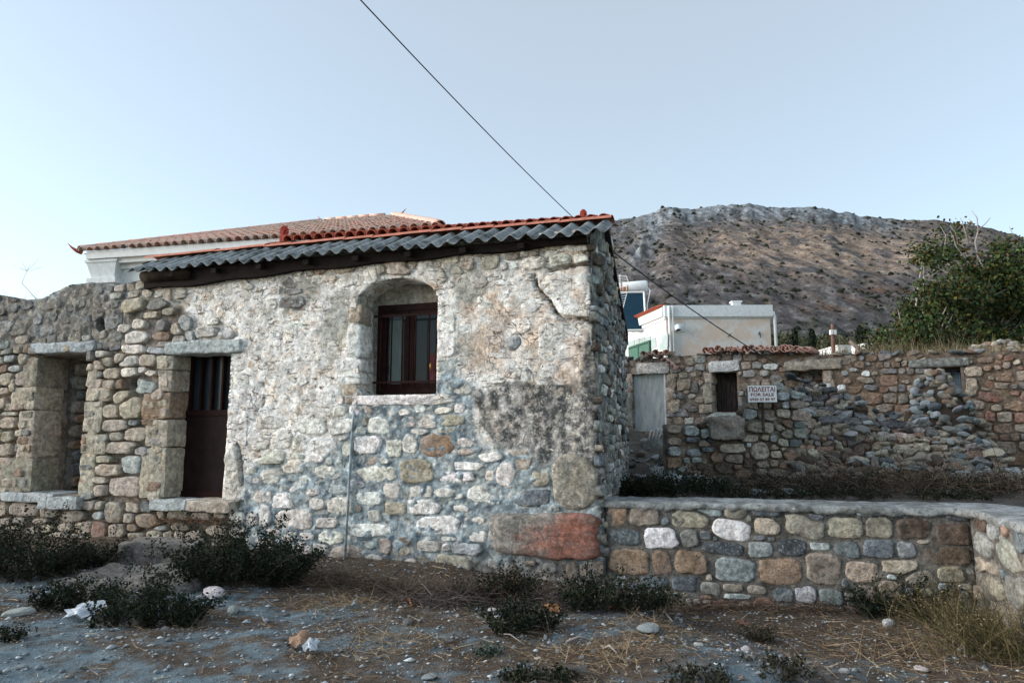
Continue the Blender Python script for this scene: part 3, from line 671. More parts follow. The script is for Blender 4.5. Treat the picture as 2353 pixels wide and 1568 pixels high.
# pier between the doorways and the rows under the sills
PIER = """1085,225,140,110,T 985,350,130,110,T 1170,325,180,180,T 1190,445,95,60,b 1030,475,220,100,T 1200,555,210,115,T 1050,570,130,85,t 1080,670,260,110,T 1240,700,150,70,g 920,775,150,70,T 1170,820,175,150,l
980,870,215,115,T,5 1105,1010,270,175,T,,4 905,1050,110,105,T 905,955,120,60,T 1310,125,150,120,l 1330,60,120,80,T 1200,420,70,25,t 1250,380,80,50,t 1040,740,80,30,t 1050,790,70,30,t 1110,910,60,40,t
800,1170,110,90,T 900,1180,90,80,T 1010,1240,180,180,t 1180,1195,120,100,T 1150,1290,90,100,T 1305,1190,120,90,B,,4 1320,1310,205,112,o 2130,1200,90,50,w 890,1270,100,80,l 222,1210,250,115,t 40,1210,90,112,T
440,1240,150,85,t 650,1270,180,100,t 750,1370,140,100,T 890,1400,130,160,r 1050,1400,150,120,t 1170,1370,110,70,o 590,1370,100,70,T 390,1320,120,60,t 530,1480,170,120,t 1080,1175,70,35,o 960,1115,130,40,T
1080,1120,90,40,T 1210,1140,80,50,l 1430,1270,80,80,t 1420,1380,110,60,l 1580,1270,190,80,t 1790,1280,180,80,t 1960,1290,150,90,T 2090,1290,160,100,w 1600,1370,150,70,t 1220,1460,130,80,t 700,1480,130,90,t
300,1420,130,90,t 120,1400,140,110,t 60,1330,110,80,t 180,1320,120,70,t 340,1500,120,80,t 1930,1400,160,90,T 2120,1420,150,90,w 2250,1300,110,110,w 2260,1420,120,80,w"""
tr += traced(W, PIER, *C2, p=.04, al=.2, grow=1.16)
tr += traced(W, """80,60,150,125,T 60,170,120,60,T 30,280,80,90,T 100,370,150,40,T 80,450,150,105,T 80,570,120,95,T 50,690,125,110,T -60,120,110,120,t -70,300,120,120,T -80,470,130,130,T -70,640,110,120,T 40,800,150,90,T -90,800,110,110,T
130,100,70,200,T,,5 205,60,190,130,t,,5""", *C2, p=.04, al=.1)
tr += traced(W, """880,1120,120,105,T 770,1160,70,50,w 1170,870,220,115,T,-10 1400,860,190,95,g,-8 1430,1050,85,100,g 1630,1030,110,130,b 1560,1080,100,105,T 1535,1005,80,30,r 1440,1150,160,75,o 1580,1172,120,60,g 1682,1140,80,85,l
1812,1110,210,92,l 1985,1130,135,70,l 1330,1205,155,45,l 1450,1222,120,58,g 1390,1270,170,65,l 1190,1260,200,90,w 1210,1160,200,115,w 990,1010,130,150,l 1150,1370,180,115,w 1300,1360,160,110,T 1150,1455,160,95,w 1340,1490,125,85,w
1390,700,130,90,T 1590,770,135,100,T 1495,780,90,125,T 2290,610,120,130,T 2190,690,115,110,T 2040,640,110,60,T 140,1440,105,72,l 90,1340,110,70,l 1080,1340,120,90,T 1000,1480,150,110,T 950,1380,120,90,t 1260,1440,90,60,w
1500,930,120,60,t 1340,960,130,60,T 1230,1040,120,80,w 1100,1080,110,80,w 1700,650,130,70,T 1890,640,140,60,T 60,1060,130,100,l 200,1170,120,90,T 420,1100,130,90,l 560,1000,120,80,g 330,1000,120,90,l 700,1060,120,80,g
480,860,130,90,g 240,870,120,80,b 700,860,110,70,g 880,820,110,80,T 120,900,110,70,b 640,740,120,50,b 860,740,120,50,g 1040,790,120,70,g 40,1440,80,90,o 700,1500,90,60,w 890,1300,110,70,w 900,1400,120,90,T""", *C1, p=.032, al=.15)
for s in tr:
    px, py = P2(np.array([s.u]), np.array([s.v]))
    if px[0] < 270 and py[0] < 790: s.li = .45; s.p *= .8
# the big red-stained block and the worn dark one are single stones
big = traced(W, "690,1190,860,350,T,,4.2", *C6, p=.075, al=.1, grow=1.0)[0]; big.c = (.36, .33, .29)
dark = traced(W, "600,330,960,470,T,,5,.9", *C6, p=.02, al=.1, grow=1.0)[0]; dark.c = (.40, .36, .31); big.n = 5.0; dark.n = 2.4
def big_col(u, v, col, li, s):
    if s is big:
        a = (u-s.u)/s.a; b = (v-s.v)/s.b; n = fbm(u*6, v*6, 91, 4); m = sst(-.35, .25, a*.8-b*.45+(n-.5)*1.3)
        col[:, :3] = blend(col[:, :3], (.31, .105, .065), m*.9); li = li*0+.30*sst(.4, -.6, a)+.42*sst(.35, .6, fbm(u*13, v*13, 92, 4))
    cd = np.clip(1.0-crackd(u, v)/4.5, 0, 1); col[:, :3] = blend(col[:, :3], (.07, .045, .035), cd)
    px, py = P2(u, v); low = sst(1240, 1335, py); col[:, :3] = blend(col[:, :3], (.13, .105, .085), low*.7)  # stones darkened at the wall foot too: dirt plus painted contact shade
    ce = soft(px, py, cement, 10, 5)*sst(.035, .0, s.p*.6)*0
    return col, li
specs = [big, dark]+tr
def style(u, v):
    px, py = P2(np.array([u]), np.array([v])); px = px[0]; py = py[0]; r = RS.rand()
    if px < 272 and py < 800: return PAL['gtlgbT'[RS.randint(6)]], .022, .1, .5
    if (px < 400 and py > 780) or (px < 560 and py > 1145): return PAL['TTtTtog'[RS.randint(7)]], .04, .12, 0
    if px < 420: return PAL['TwTt'[RS.randint(4)]], .022, .4, .1
    if pip(px, py, cement): return PAL['wwTlW'[RS.randint(5)]], .026, .2, 0
    if py > 1060: return PAL['wWw'[RS.randint(3)]], .032, .3, 0
    if py < 660-(px-400)*.07: return PAL['TTwt'[RS.randint(4)]], .035, .4, .1
    if px > 1040: return PAL['wWwT'[RS.randint(4)]], .012, 1., .05
    return PAL['WwW'[RS.randint(3)]], .011, 1., 0
cemP = lambda u, v: pip(*[float(q[0]) for q in P2(np.array([u]), np.array([v]))], cement)
def region(u, v):
    if not (float(obst(np.array(u), np.array(v))) > -.02): return False
    px, py = [float(q[0]) for q in P2(np.array([u]), np.array([v]))]
    if pip(px, py, cement): return RS.rand() < .6
    if 400 < px < 1390 and 640 < py < 1060: return RS.rand() < .2
    if px < 262 and py < 775: return RS.rand() < .6
    return True
specs += fill_rows(-12.4, .0, -.15, 3.9, (.10, .19), (1.0, 2.2), region, specs, style)
for s in specs:
    qx, qy = [float(q[0]) for q in P2(np.array([s.u]), np.array([s.v]))]
    if 400 < qx < 1390 and 625 < qy < 1045 and not pip(qx, qy, cement) and s is not dark and s is not big:
        s.p *= .55; s.a *= 1.03; s.b *= 1.03; s.al = max(s.al, .8); s.c = tuple(.6*a+.4*b for a, b in zip(s.c, (.76, .73, .68))) if s.c[0] > .4 else s.c
    if s.u < UJ+2.6: s.c = tuple(.84*a+.16*b for a, b in zip(s.c, (.36, .31, .26)))
    if qx < 262 and qy < 775: s.p *= .62; s.c = tuple(.6*a+.4*b for a, b in zip(s.c, (.23, .22, .20)))
dark.p = -.06
def obst2(u, v): return np.minimum(obst(u, v), (crackd(u, v)-1.6)/200)
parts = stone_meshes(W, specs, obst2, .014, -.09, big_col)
parts = [p for p in parts if not (p[4] > .1 and p[3].mean() > .8)]
hs_p = [p for p in parts if W.O is not None and (p[0].mean(0)-A)@W.D >= UJ]; ru_p = [p for p in parts if (p[0].mean(0)-A)@W.D < UJ]
lay(hs_p, house, M['wall'], limit=290); lay(ru_p, ruin, M['wall'], limit=290)
shf = None
def sdH(u, v): return np.minimum(obst(u, v), u-UJ)
def sdR(u, v): return np.minimum(obst(u, v), UJ-u)
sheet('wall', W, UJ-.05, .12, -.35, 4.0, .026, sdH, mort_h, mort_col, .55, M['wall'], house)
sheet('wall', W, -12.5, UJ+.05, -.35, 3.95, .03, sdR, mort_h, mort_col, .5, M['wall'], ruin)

# ---- dressed blocks round the openings
put(pblock(W, 384, 781, 558, 812, -.36, .06, 'l', r=.03, n=12, am=.016), 'lintel', house)['label'] = 'pale grey stone lintel over the brown door'
for (x0, y0, x1, y1, k) in [(362, 816, 400, 849, 'T'), (366, 850, 398, 899, 'T'), (330, 901, 392, 961, 'o'), (338, 963, 388, 1026, 'T'), (325, 1028, 382, 1143, 'T')]:
    put(pblock(W, x0, y0, x1+1, y1, -.34, .035, k, r=.025, n=11, am=.012, al=.15), 'jamb_stone', house)
for (x0, y0, x1, y1, k) in [(357, 1145, 441, 1171, 'l'), (442, 1148, 542, 1174, 'T')]:
    put(pblock(W, x0, y0, x1, y1, -.34, .12, k, r=.02, n=9, am=.014), 'sill_slab', house)
put(pblock(W, 78, 786, 222, 811, -.42, .06, 'l', r=.03, n=12, am=.018), 'lintel', ruin)
for (x0, y0, x1, y1, k) in [(55, 820, 88, 887, 't'), (30, 889, 84, 941, 'T'), (44, 943, 80, 1050, 'T'), (4, 1052, 76, 1129, 't')]:
    put(pblock(W, x0, y0, x1+1, y1, -.42, .035, k, r=.025, n=11, am=.014, al=.1), 'jamb_stone', ruin)
for (x0, y0, x1, y1, k) in [(203, 838, 226, 888, 'T'), (201, 889, 255, 921, 'T'), (195, 923, 238, 993, 'T'), (190, 995, 248, 1042, 'T'), (185, 1044, 219, 1138, 'T')]:
    put(pblock(W, x0, y0, x1, y1, -.42, .03, k, r=.025, n=11, am=.014, al=.1), 'jamb_stone', ruin)
for (x0, y0, x1, y1, k) in [(14, 1130, 136, 1152, 'l'), (104, 1139, 193, 1168, 'l')]:
    put(pblock(W, x0, y0, x1, y1, -.42+.02*(x0 > 50), .10+.03*(x0 > 50), k, r=.02, n=9, am=.014), 'sill_slab', ruin)
# window jamb blocks on the left and the white sill
for (x0, y0, x1, y1, k) in [(797, 745, 832, 820, 'W'), (765, 823, 832, 853, 'W'), (770, 858, 830, 885, 'W'), (800, 700, 833, 743, 'T')]:
    put(pblock(W, x0, y0, x1-2, y1, -.28, .025, k, r=.035, n=9, am=.014, al=.4), 'jamb_stone', house)
put(pblock(W, 812, 907, 1010, 930, -.36, .035, 'W', r=.02, n=9, am=.012, al=.4), 'window_sill', house)

# ---- door, recessed
HD = -.30
def rect(pl, x0, y0, x1, y1, h):
    xm, ym = (x0+x1)/2, (y0+y1)/2
    return pl.uv(x0, ym, h)[0], pl.uv(x1, ym, h)[0], pl.uv(xm, y1, h)[1], pl.uv(xm, y0, h)[1]
du0, du1, dv0, dv1 = rect(W, 409, 806, 545, 1143, HD)
door = MB(); door.pbox(W, du0+.07, du1-.02, dv0+.09, dv0+1.10, HD-.03, HD+.005)
dobj = door.build('door', M['door'], house); dobj['label'] = 'dark brown metal door, upper half glazed behind bars'
fr = MB()
fr.pbox(W, du0-.06, du0+.07, dv0, dv1, HD-.05, HD+.03); fr.pbox(W, du1-.03, du1+.06, dv0, dv1, HD-.05, HD+.03); fr.pbox(W, du0+.07, du1-.03, dv0, dv0+.09, HD-.05, HD+.028)
fr.pbox(W, du0+.07, du1-.03, dv1-.05, dv1+.03, HD-.05, HD+.028); fr.pbox(W, du0+.07, du1-.03, dv0+1.10, dv0+1.18, HD-.03, HD+.022)
fr.build('door_frame', M['door_red'], dobj)
g = MB(); g.pbox(W, du0+.07, du1-.03, dv0+1.18, dv1-.05, HD-.07, HD-.055); g.build('pane', M['ribglass'], dobj)
for k in range(5):
    uu = du0+.07+(k+.5)*(du1-du0-.10)/5+.02; b = MB(); b.pbox(W, uu-.012, uu+.016, dv0+1.18, dv1-.05, HD-.05, HD+.012); b.build('bar', M['door_red'], dobj)
hb = MB(); p0 = W.pt(du0+.03, dv0+1.02, HD+.03); hb.tube([p0, p0+W.N*.05], .012); hb.tube([p0+W.N*.05-W.D*.02, p0+W.N*.05+W.D*.12], .011); hb.build('door_handle', M['steel'], dobj, True)
# ---- window
HW = -.34
wu0, wu1, wv0, wv1 = rect(W, 868, 698, 1022, 903, HW)
au0, au1 = xs(815, 780)-.02, xs(1008, 780)+.05
lun = MB(); lun.pbox(W, au0-.1, au1+.1, wv1-.02, W.uv(930, 630)[1]+.1, HW-.18, HW-.03)
V = lun.arr(); c = np.ones((len(V), 4)); c[:, :3] = (.30, .28, .24); c[:, 3] = .2
obj('lunette', V, lun.F, M['wall'], house, c, False, np.zeros(len(V)))['label'] = 'grey plaster infill under the arch'
sd = MB(); sd.pbox(W, au0-.15, wu0+.0, wv0-.1, wv1+.02, HW-.18, HW-.02); V = sd.arr(); c[:, :3] = (.27, .27, .24); obj('reveal_plaster', V, sd.F, M['wall'], house, c, False, np.zeros(len(V)))
fr = MB()
def bar(u0, u1, v0, v1, h0, h1): fr.pbox(W, u0, u1, v0, v1, h0, h1)
um = (wu0+wu1)/2-.02
bar(wu0, wu0+.07, wv0, wv1, HW-.05, HW+.02); bar(wu1-.07, wu1+.03, wv0, wv1, HW-.05, HW+.02); bar(wu0+.07, wu1-.07, wv1-.08, wv1, HW-.05, HW+.018); bar(wu0+.07, wu1-.07, wv0, wv0+.07, HW-.05, HW+.018)
wf = fr.build('window_frame', M['door_red'], house); wf['label'] = 'dark red brown two leaf window frame'
for (a, b) in ((wu0+.07, um-.005), (um+.005, wu1-.07)):
    fr = MB(); bar(a, a+.055, wv0+.07, wv1-.08, HW-.045, HW+.006); bar(b-.055, b, wv0+.07, wv1-.08, HW-.045, HW+.006); bar(a+.055, b-.055, wv0+.07, wv0+.12, HW-.045, HW+.004); bar(a+.055, b-.055, wv1-.13, wv1-.08, HW-.045, HW+.004)
    fr.build('casement', M['door_red'], wf)
    g = MB(); g.pbox(W, a+.05, b-.05, wv0+.11, wv1-.12, HW-.03, HW-.022); gp = g.build('pane', M['glass'], wf)
# curtain strips stand just in front of the darkness seen in the panes
for (x0, x1, y0, y1, mt) in ((893, 921, 735, 897, 'curtain'), (936, 945, 728, 897, 'curtain'), (985, 1004, 812, 885, 'cloth_red')):
    a, b, v0, v1 = rect(W, x0, y0, x1, y1, HW); cm = MB(); n = 8; Vv = []; Fs = []
    for i in range(n+1):
        for j in range(2):
            uu = a+(b-a)*i/n+(.008*math.sin(j*7+x0) if i == 0 else 0); Vv.append(W.pt(uu, v0 if j == 0 else v1, HW-.014+.006*math.sin(i*2.1)))
    for i in range(n): Fs.append((2*i, 2*i+2, 2*i+3, 2*i+1))
    obj('curtain', np.array(Vv), Fs, M[mt], house)
for k, xx in enumerate((873, 897, 922, 952, 984, 1012)):
    uu = W.uv(xx, 800, -.16)[0]; b = MB(); b.tube([W.pt(uu, wv0+.05, -.18), W.pt(uu, wv1-.16, -.18)], .011, 6); b.build('window_bar', M['door_red'], house, True)
for vv in (wv0+.13, wv1-.17):
    b = MB(); b.pbox(W, W.uv(862, 800, -.16)[0]-.03, wu1+.06, vv-.014, vv+.014, -.175, -.165); b.build('window_bar', M['door_red'], house)
h = MB(); p0 = W.pt(*W.uv(991, 842, HW), HW+.03); h.tube([p0-W.V*.05, p0, p0+W.V*.05], [.008, .014, .008], 8); h.build('window_handle', M['brass'], house, True)

# ---- side wall running back, rough and lichened
SD = np.array([.205, .979, 0]); SD /= np.linalg.norm(SD); SL = 5.3
S = Plane(W.pt(UR0, 0), SD)   # normal faces right
def sh(u, v): return 0*u
def side_h(u, v):
    batter = -(UR0-uright(v))*np.clip(1-u/.48, 0, 1)*1.0/abs(W.D@S.N)*1.0
    return batter*1.0+(fbm(u*7, v*7, 95, 4)-.5)*.07
def side_c(u, v):
    n = fbm(u*6, v*6, 96, 4); n2 = fbm(u*22, v*14, 97, 3); c = np.array([.20, .20, .185])+np.zeros((len(u), 3)); c = blend(c, (.13, .17, .19), sst(.45, .6, n)*.8); c = blend(c, (.42, .41, .37), sst(.56, .66, n2)*.9); c = blend(c, (.07, .065, .055), sst(.42, .3, n2)*.8)
    return np.concatenate([c, np.full((len(u), 1), .1)], 1), np.full(len(u), .35)
def stop(u): return np.where(u < .42, 3.80+.27*u/.42, 4.07-.58*(u-.42)/4.85)
sheet('side_wall', S, 0, SL, -.3, 4.15, .04, lambda u, v: stop(u)-v, side_h, side_c, 0, M['wall'], house)
def side_style(u, v): return PAL['glTbgWkg'[RS.randint(8)]], .035, .1, .3
ss = fill_rows(.06, SL-.1, .0, 3.85, (.07, .15), (1., 2.2), lambda u, v: v < stop(u)-.06 and RS.rand() < .55, [], side_style)
pp = stone_meshes(S, ss, None, .012, -.05, None, off=side_h)
pp.sort(key=lambda q: -q[4]); V, Fs, c, l = join(pp); o = obj('side_stones', V, Fs, M['wall'], house, c, True, l); o['kind'] = 'stuff'
# far walls of the house, closed box behind
bx = MB(); p0 = W.pt(0, 0)+SD*SL; lft = W.pt(-6.4, 0)
e1 = W.D*(-6.3)
q = [lft-W.N*.5, p0-S.N*.4+e1*.0, p0+e1]
def wallseg(m, a, b, z0, z1a, z1b, th=.3):
    a = np.array(a, float); b = np.array(b, float); t = b-a; t[2] = 0; t /= np.linalg.norm(t); n = np.array([-t[1], t[0], 0])*th
    m.box8([a+[0, 0, z0], b+[0, 0, z0], b+n+[0, 0, z0], a+n+[0, 0, z0], a+[0, 0, z1a], b+[0, 0, z1b], b+n+[0, 0, z1b], a+n+[0, 0, z1a]])
m = MB(); backR = p0-SD*.02; backL = backR+e1; frontL = W.pt(-6.3, 0, -.56)
wallseg(m, backR-S.N*.42, backL, -.3, 3.3, 3.3); wallseg(m, frontL, backL, -.3, 3.6, 3.3, -.3)
V = m.arr(); c = np.ones((len(V), 4)); c[:, :3] = (.22, .20, .17); obj('rear_walls', V, m.F, M['wall'], house, c, False, np.zeros(len(V)))

# ---- roof: corrugated fibre cement front eave, ridge of orange tiles, dark back slope
eP = [(1400, 528, .24), (1300, 541, .24), (700, 588, .24), (400, 617, .24), (286, 622, .24)]
eu = np.array([W.uv(x, y, h)[0] for x, y, h in eP])[::-1]; ev = np.array([W.uv(x, y, h)[1] for x, y, h in eP])[::-1]
rP = [(1400, 512), (1000, 543), (610, 575), (290, 606)]
ru_ = np.array([W.uv(x, y, -.42)[0] for x, y in rP])[::-1]; rv = np.array([W.uv(x, y, -.42)[1] for x, y in rP])[::-1]
u_l, u_r = eu[0], eu[-1]+.02; WV = .196; per = 5
def sheet_mesh(u0, u1, lift, th=.008, am=.031, nseg=9):
    nu = int((u1-u0)/WV*12); us_ = np.linspace(u0, u1, nu+1); V = []; Fs = []
    for s in (0, 1):
        for j in range(nseg+1):
            t = j/nseg; hh = .24-.66*t+.0*us_; zz = np.interp(us_, eu, ev)*(1-t)+np.interp(us_, ru_, rv)*t
            w = am*np.cos(2*math.pi*us_/WV)+lift-(th if s else 0)+(fbm(us_*2, us_*0+t*3, 7, 2)-.5)*.012
            V.append(W.pt(us_, zz+w, hh))
    n = nu+1; V = np.concatenate(V); o2 = n*(nseg+1)
    for j in range(nseg):
        for i in range(nu):
            a = j*n+i; Fs.append((a, a+1, a+n+1, a+n)); b = a+o2; Fs.append((b, b+n, b+n+1, b+1))
    for i in range(nu):
        Fs.append((i, i+o2, i+1+o2, i+1)); a = nseg*n+i; Fs.append((a, a+1, a+1+o2, a+o2))
    for j in range(nseg):
        a = j*n; Fs.append((a, a+n, a+n+o2, a+o2)); a = j*n+nu; Fs.append((a, a+o2, a+n+o2, a+n))
    return V, Fs
roof = thing('corrugated_roof', 'weathered grey corrugated sheet roof with orange ridge over the whitewashed stone house', 'roof', W.pt(-3, 3.7))
uu = u_l; k = 0
while uu < u_r-.05:
    u2 = min(uu+WV*per, u_r); V, Fs = sheet_mesh(uu-(.05 if k else 0), u2, .018+.012*(k % 2)+RS.uniform(-.004, .004)); obj('corrugated_sheet', V, Fs, M['fibre'], roof); uu = u2; k += 1
# ridge of flat orange tiles bedded in mortar
uu = ru_[0]+.45; 
while uu < ru_[-1]-.02:
    L = .42; u2 = min(uu+L, ru_[-1]+.02); zz = (np.interp(uu, ru_, rv)+np.interp(u2, ru_, rv))/2; V = []; Fs = []; n = 8; t = RS.uniform(-.006, .006)
    for s in (0, 1):
        for j in range(n+1):
            w = math.pi*j/n; V.append(W.pt(uu if s == 0 else u2+.02, zz+.028+t+(.055+.006*s)*math.sin(w), -.44+.13*math.cos(w)))
    for j in range(n): Fs.append((j, j+1, n+2+j, n+1+j))
    obj('ridge_tile', np.array(V), Fs, M['ridge_red'], roof); uu = u2
# back slope, its dark verge hanging over the side wall
back = SD*SL
r0 = S.pt(.42, 0, .03); r0[2] = rv[-1]-.01; rl = W.pt(ru_[0]+.3, rv[0]-.01, -.42)
nb = 14; V = []; Fs = []
def bs(s, t):
    a = r0*(1-s)+rl*s; b = (r0+SD*4.85+np.array([0, 0, -.58]))*(1-s)+(rl+SD*4.85+np.array([0, 0, -.58]))*s
    p = a*(1-t)+b*t; return p+np.array([0, 0, -.05*math.sin(t*math.pi)])
for s in np.linspace(0, 1, 60):
    for t in np.linspace(0, 1, nb+1): V.append(bs(s, t)+[0, 0, .02*math.cos(s*230)])
for i in range(59):
    for j in range(nb): a = i*(nb+1)+j; Fs.append((a, a+nb+1, a+nb+2, a+1))
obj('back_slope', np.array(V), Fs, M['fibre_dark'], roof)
vg = MB(); pr = None
for i, t in enumerate(np.linspace(0, 1, 26)):
    p = bs(0, t)+S.N*.035; dz = .035+.03*RS.rand(); q = [p+[0, 0, .025], p+[0, 0, -dz], p-S.N*.20+[0, 0, -dz*.6], p-S.N*.16+[0, 0, .03]]
    if pr is not None: vg.box8([pr[1], q[1], q[2], pr[2], pr[0], q[0], q[3], pr[3]])
    pr = q
p = bs(0, 1)+S.N*.035; vg.box8([p+[0, 0, -.2], p+SD*.2+[0, 0, -.24], p+SD*.2-S.N*.06+[0, 0, -.24], p-S.N*.06+[0, 0, -.2], p, p+SD*.2, p+SD*.2-S.N*.06, p-S.N*.06])
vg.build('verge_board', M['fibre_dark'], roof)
# eave timbers: near-black beam tapered to include the shade under the sheets, a round log end at the left
uL = xs(345, 640); 
V = []; Fs = []; n = 40
us_ = np.linspace(uL, uright(3.8)-.02, n)
for i, u_ in enumerate(us_):
    zt = float(np.interp(u_, eu, ev))+.02; zb = zt-np.interp(u_, [uL, uL+2.2, -.1], [.25, .17, .075])+.012*math.sin(i*.9); zt2 = zt+.04
    for hh, z_ in ((.10, zb), (.10, zt), (-.5, zt2+.02), (-.5, zb)): V.append(W.pt(u_, z_, hh+(.0)))
for i in range(n-1):
    for j in range(4): a = i*4+j; b = i*4+(j+1) % 4; Fs.append((a, b, b+4, a+4))
Fs += [(0, 3, 2, 1), tuple((n-1)*4+j for j in range(4))]
obj('eave_beam_and_shade', np.array(V), Fs, M['timber'], roof, smooth=False)
lg = MB(); a_ = W.pt(*W.uv(345, 634, .10), .10); lg.tube([a_-W.D*.12, a_+W.D*.05, a_+W.D*.7-[0, 0, .02]], [.075, .09, .085], 12); lg.build('log_end', M['timber_round'], roof, True)
for k in range(8):
    u_ = uL+.5+k*(abs(uL)-.7)/8; b = MB(); z_ = float(np.interp(u_, eu, ev)); b.box8([W.pt(u_+a, z_+c-.03-(.0 if h > 0 else -.12), h) for a, c, h in ((0, -.06, .19), (.08, -.06, .19), (.08, -.06, -.4), (0, -.06, -.4), (0, .0, .19), (.08, .0, .19), (.08, .0, -.4), (0, .0, -.4))]); b.build('rafter', M['timber'], roof)

# ---- thin pipe on the front
pu0, pv0 = W.uv(812, 957, .05); pu1, pv1 = W.uv(792, 1300, .05)
pm = MB(); pm.tube([W.pt(pu0-.03, pv0+.10, .0), W.pt(pu0, pv0+.03, .05), W.pt(pu0, pv0-.1, .06), W.pt((pu0+pu1)/2, (pv0+pv1)/2, .062), W.pt(pu1, pv1-.1, .065)], .017, 8)
pm.top('conduit', M['pipe'], 'thin blue grey pipe running down the wall below the barred window', 'pipe', smooth=True)

# ---- inside the ruin: side wall and far wall seen through the empty doorway
iw = thing('inner_wall', 'dark rubble walls of the roofless room seen through the empty doorway', 'wall', W.pt(-7.8, 0, -3))
IS = Plane(W.pt(xs(98, 970), 0, -.5), -W.N)     # runs back, faces right
IB = Plane(W.pt(-9.4, 0, -4.0), W.D)
def in_h(u, v): return (fbm(u*9, v*9, 101, 3)-.5)*.05
def in_c(u, v):
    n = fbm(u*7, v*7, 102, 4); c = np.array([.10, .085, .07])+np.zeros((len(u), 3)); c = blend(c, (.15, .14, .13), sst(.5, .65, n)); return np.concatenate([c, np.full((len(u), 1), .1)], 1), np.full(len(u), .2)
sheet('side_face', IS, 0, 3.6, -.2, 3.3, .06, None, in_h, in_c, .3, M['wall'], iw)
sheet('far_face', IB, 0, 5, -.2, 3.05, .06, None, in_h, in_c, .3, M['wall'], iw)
for pl, l, z1 in ((IS, 3.5, 3.1), (IB, 4.8, 3.0)):
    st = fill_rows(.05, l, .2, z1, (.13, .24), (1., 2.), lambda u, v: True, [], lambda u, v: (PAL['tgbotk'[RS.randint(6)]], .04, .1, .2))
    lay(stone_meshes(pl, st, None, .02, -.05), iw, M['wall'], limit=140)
pk = MB(); a_ = W.pt(*W.uv(158, 922, -2.0), -2.0); b_ = W.pt(*W.uv(206, 898, -1.6), -1.6); nrm = np.array([0, 0, .05])
pk.box8([a_, b_, b_-W.N*.05, a_-W.N*.05, a_+nrm, b_+nrm, b_-W.N*.05+nrm, a_-W.N*.05+nrm]); pk.top('plank', M['steel'], 'pale blue bar leaning inside the empty doorway of the ruin', 'bar')
# floor inside the ruin, fallen soil
X, Y, Fq = grid(-11, -4.2, 9.2, 15.5, .12); C = np.stack([.07+0*X, .055+0*X, .04+0*X], -1)*(.6+.8*fbm(X*3, Y*3, 105, 4)[..., None])
dd = (X-A[0])*W.N[0]+(Y-A[1])*W.N[1]; Z = .62+(fbm(X*2, Y*2, 106, 4)-.5)*.25; kq = (dd[:-1, :-1] < -.3).ravel(); Fk = Fq[kq]; us = np.unique(Fk); rm = -np.ones(X.size, int); rm[us] = np.arange(len(us))
structure('ruin_floor', np.stack([X, Y, Z], -1).reshape(-1, 3)[us], rm[Fk], M['ground'], C.reshape(-1, 3)[us])
# ================================================================== THE LOW ROADSIDE WALL
low = thing('low_stone_wall', 'low mortared wall of mixed stones with smooth cement coping, turning towards the camera at its right end', 'wall', L0*.5+L1*.5)
LOWT = """105,145,110,130,o 255,145,170,130,t 370,118,90,38,b,-4 370,187,62,45,b,-25 500,175,215,95,y 608,126,150,70,l,8,2.4 755,130,130,85,t 830,175,35,60,g 738,232,215,112,W,8,2.4 930,215,150,95,T 918,130,170,60,B,,,.3 1055,122,80,42,y
1160,113,80,24,y 1145,215,235,125,t,16,2.4 1197,173,108,55,b,,2.2 1305,131,185,46,B,6,4 1360,222,215,120,t 1550,222,160,120,t 1505,138,172,50,b,-3,,.5 1675,137,148,46,l,-8,,.3 1830,142,140,75,B,,4,.4 1980,147,158,80,B,5,4,.35 1745,225,205,110,k
1965,262,210,135,k,,4 150,272,160,82,b,,4,.7 338,278,182,120,W,,3.4 505,280,100,95,g,,,.4 588,262,78,48,b 170,215,52,24,o 642,278,30,28,b 690,337,240,72,B,3,3,.75 893,345,145,92,l,,4,.45 1068,330,165,92,B,,2.6,.75 885,275,72,30,b 957,286,50,24,b
1022,266,26,20,b 1285,288,60,22,l 1222,322,112,50,l 1375,342,150,90,b,10,,.4 1545,335,180,108,b,,,.5 1698,345,104,84,l,,4,.45 1018,205,22,60,b 170,410,230,142,o 350,415,105,140,o,-14,,.35 510,410,185,128,o 620,382,60,20,b 755,455,228,125,l,,4.5,.5
1005,465,250,148,o,,3 1245,450,200,175,t 1455,465,190,115,T 1665,440,200,80,T 885,425,25,20,o 1930,370,270,115,k 610,495,38,34,T 480,533,150,84,b,,,.6 310,520,150,60,b,,,.4 615,562,120,78,g 745,552,115,42,t 870,565,110,48,t
770,600,150,30,l 1020,595,110,85,b 1145,590,115,98,l,,4 1285,605,140,88,b 910,640,110,58,r 690,645,130,46,r 1165,520,60,28,b 1355,520,48,60,b 130,492,80,24,l 85,335,60,28,b 235,318,22,24,T 1250,110,60,20,t 60,500,60,60,t
990,180,60,30,g 1100,260,50,22,b 650,150,26,24,b 225,420,20,60,b 600,600,90,40,o 1480,590,120,90,t 1610,560,130,90,t 1780,500,150,90,t 1950,480,160,90,t 1450,290,40,22,l 1800,300,70,30,t"""
CL = (1375.2, 1119.1, .41515)
tl = traced(LA, LOWT, *CL, p=.022, al=.15, grow=1.1)
for s in tl: s.n = RS.uniform(2.6, 3.2)
tl = [s for s in tl if s.u < lenA-.02]
for s in tl:
    if s.c[2] > s.c[0]*1.15 and s.li == 0: s.li = .12
lowv = lambda u: LZ-.05
obsA = lambda u, v: np.minimum(LZ-.04-v, lenA-.01-u)
fl = fill_rows(.02, lenA-.05, -.35, LZ-.04, (.05, .10), (1., 1.8), lambda u, v: (RS.rand() < .9), tl, lambda u, v: (PAL['btgoTl'[RS.randint(6)]], .025, .05, .15))
lay(stone_meshes(LA, tl+fl, obsA, .012, -.06, cuts=(.80, 1.02), minr=.018), low, M['wall'], limit=230)
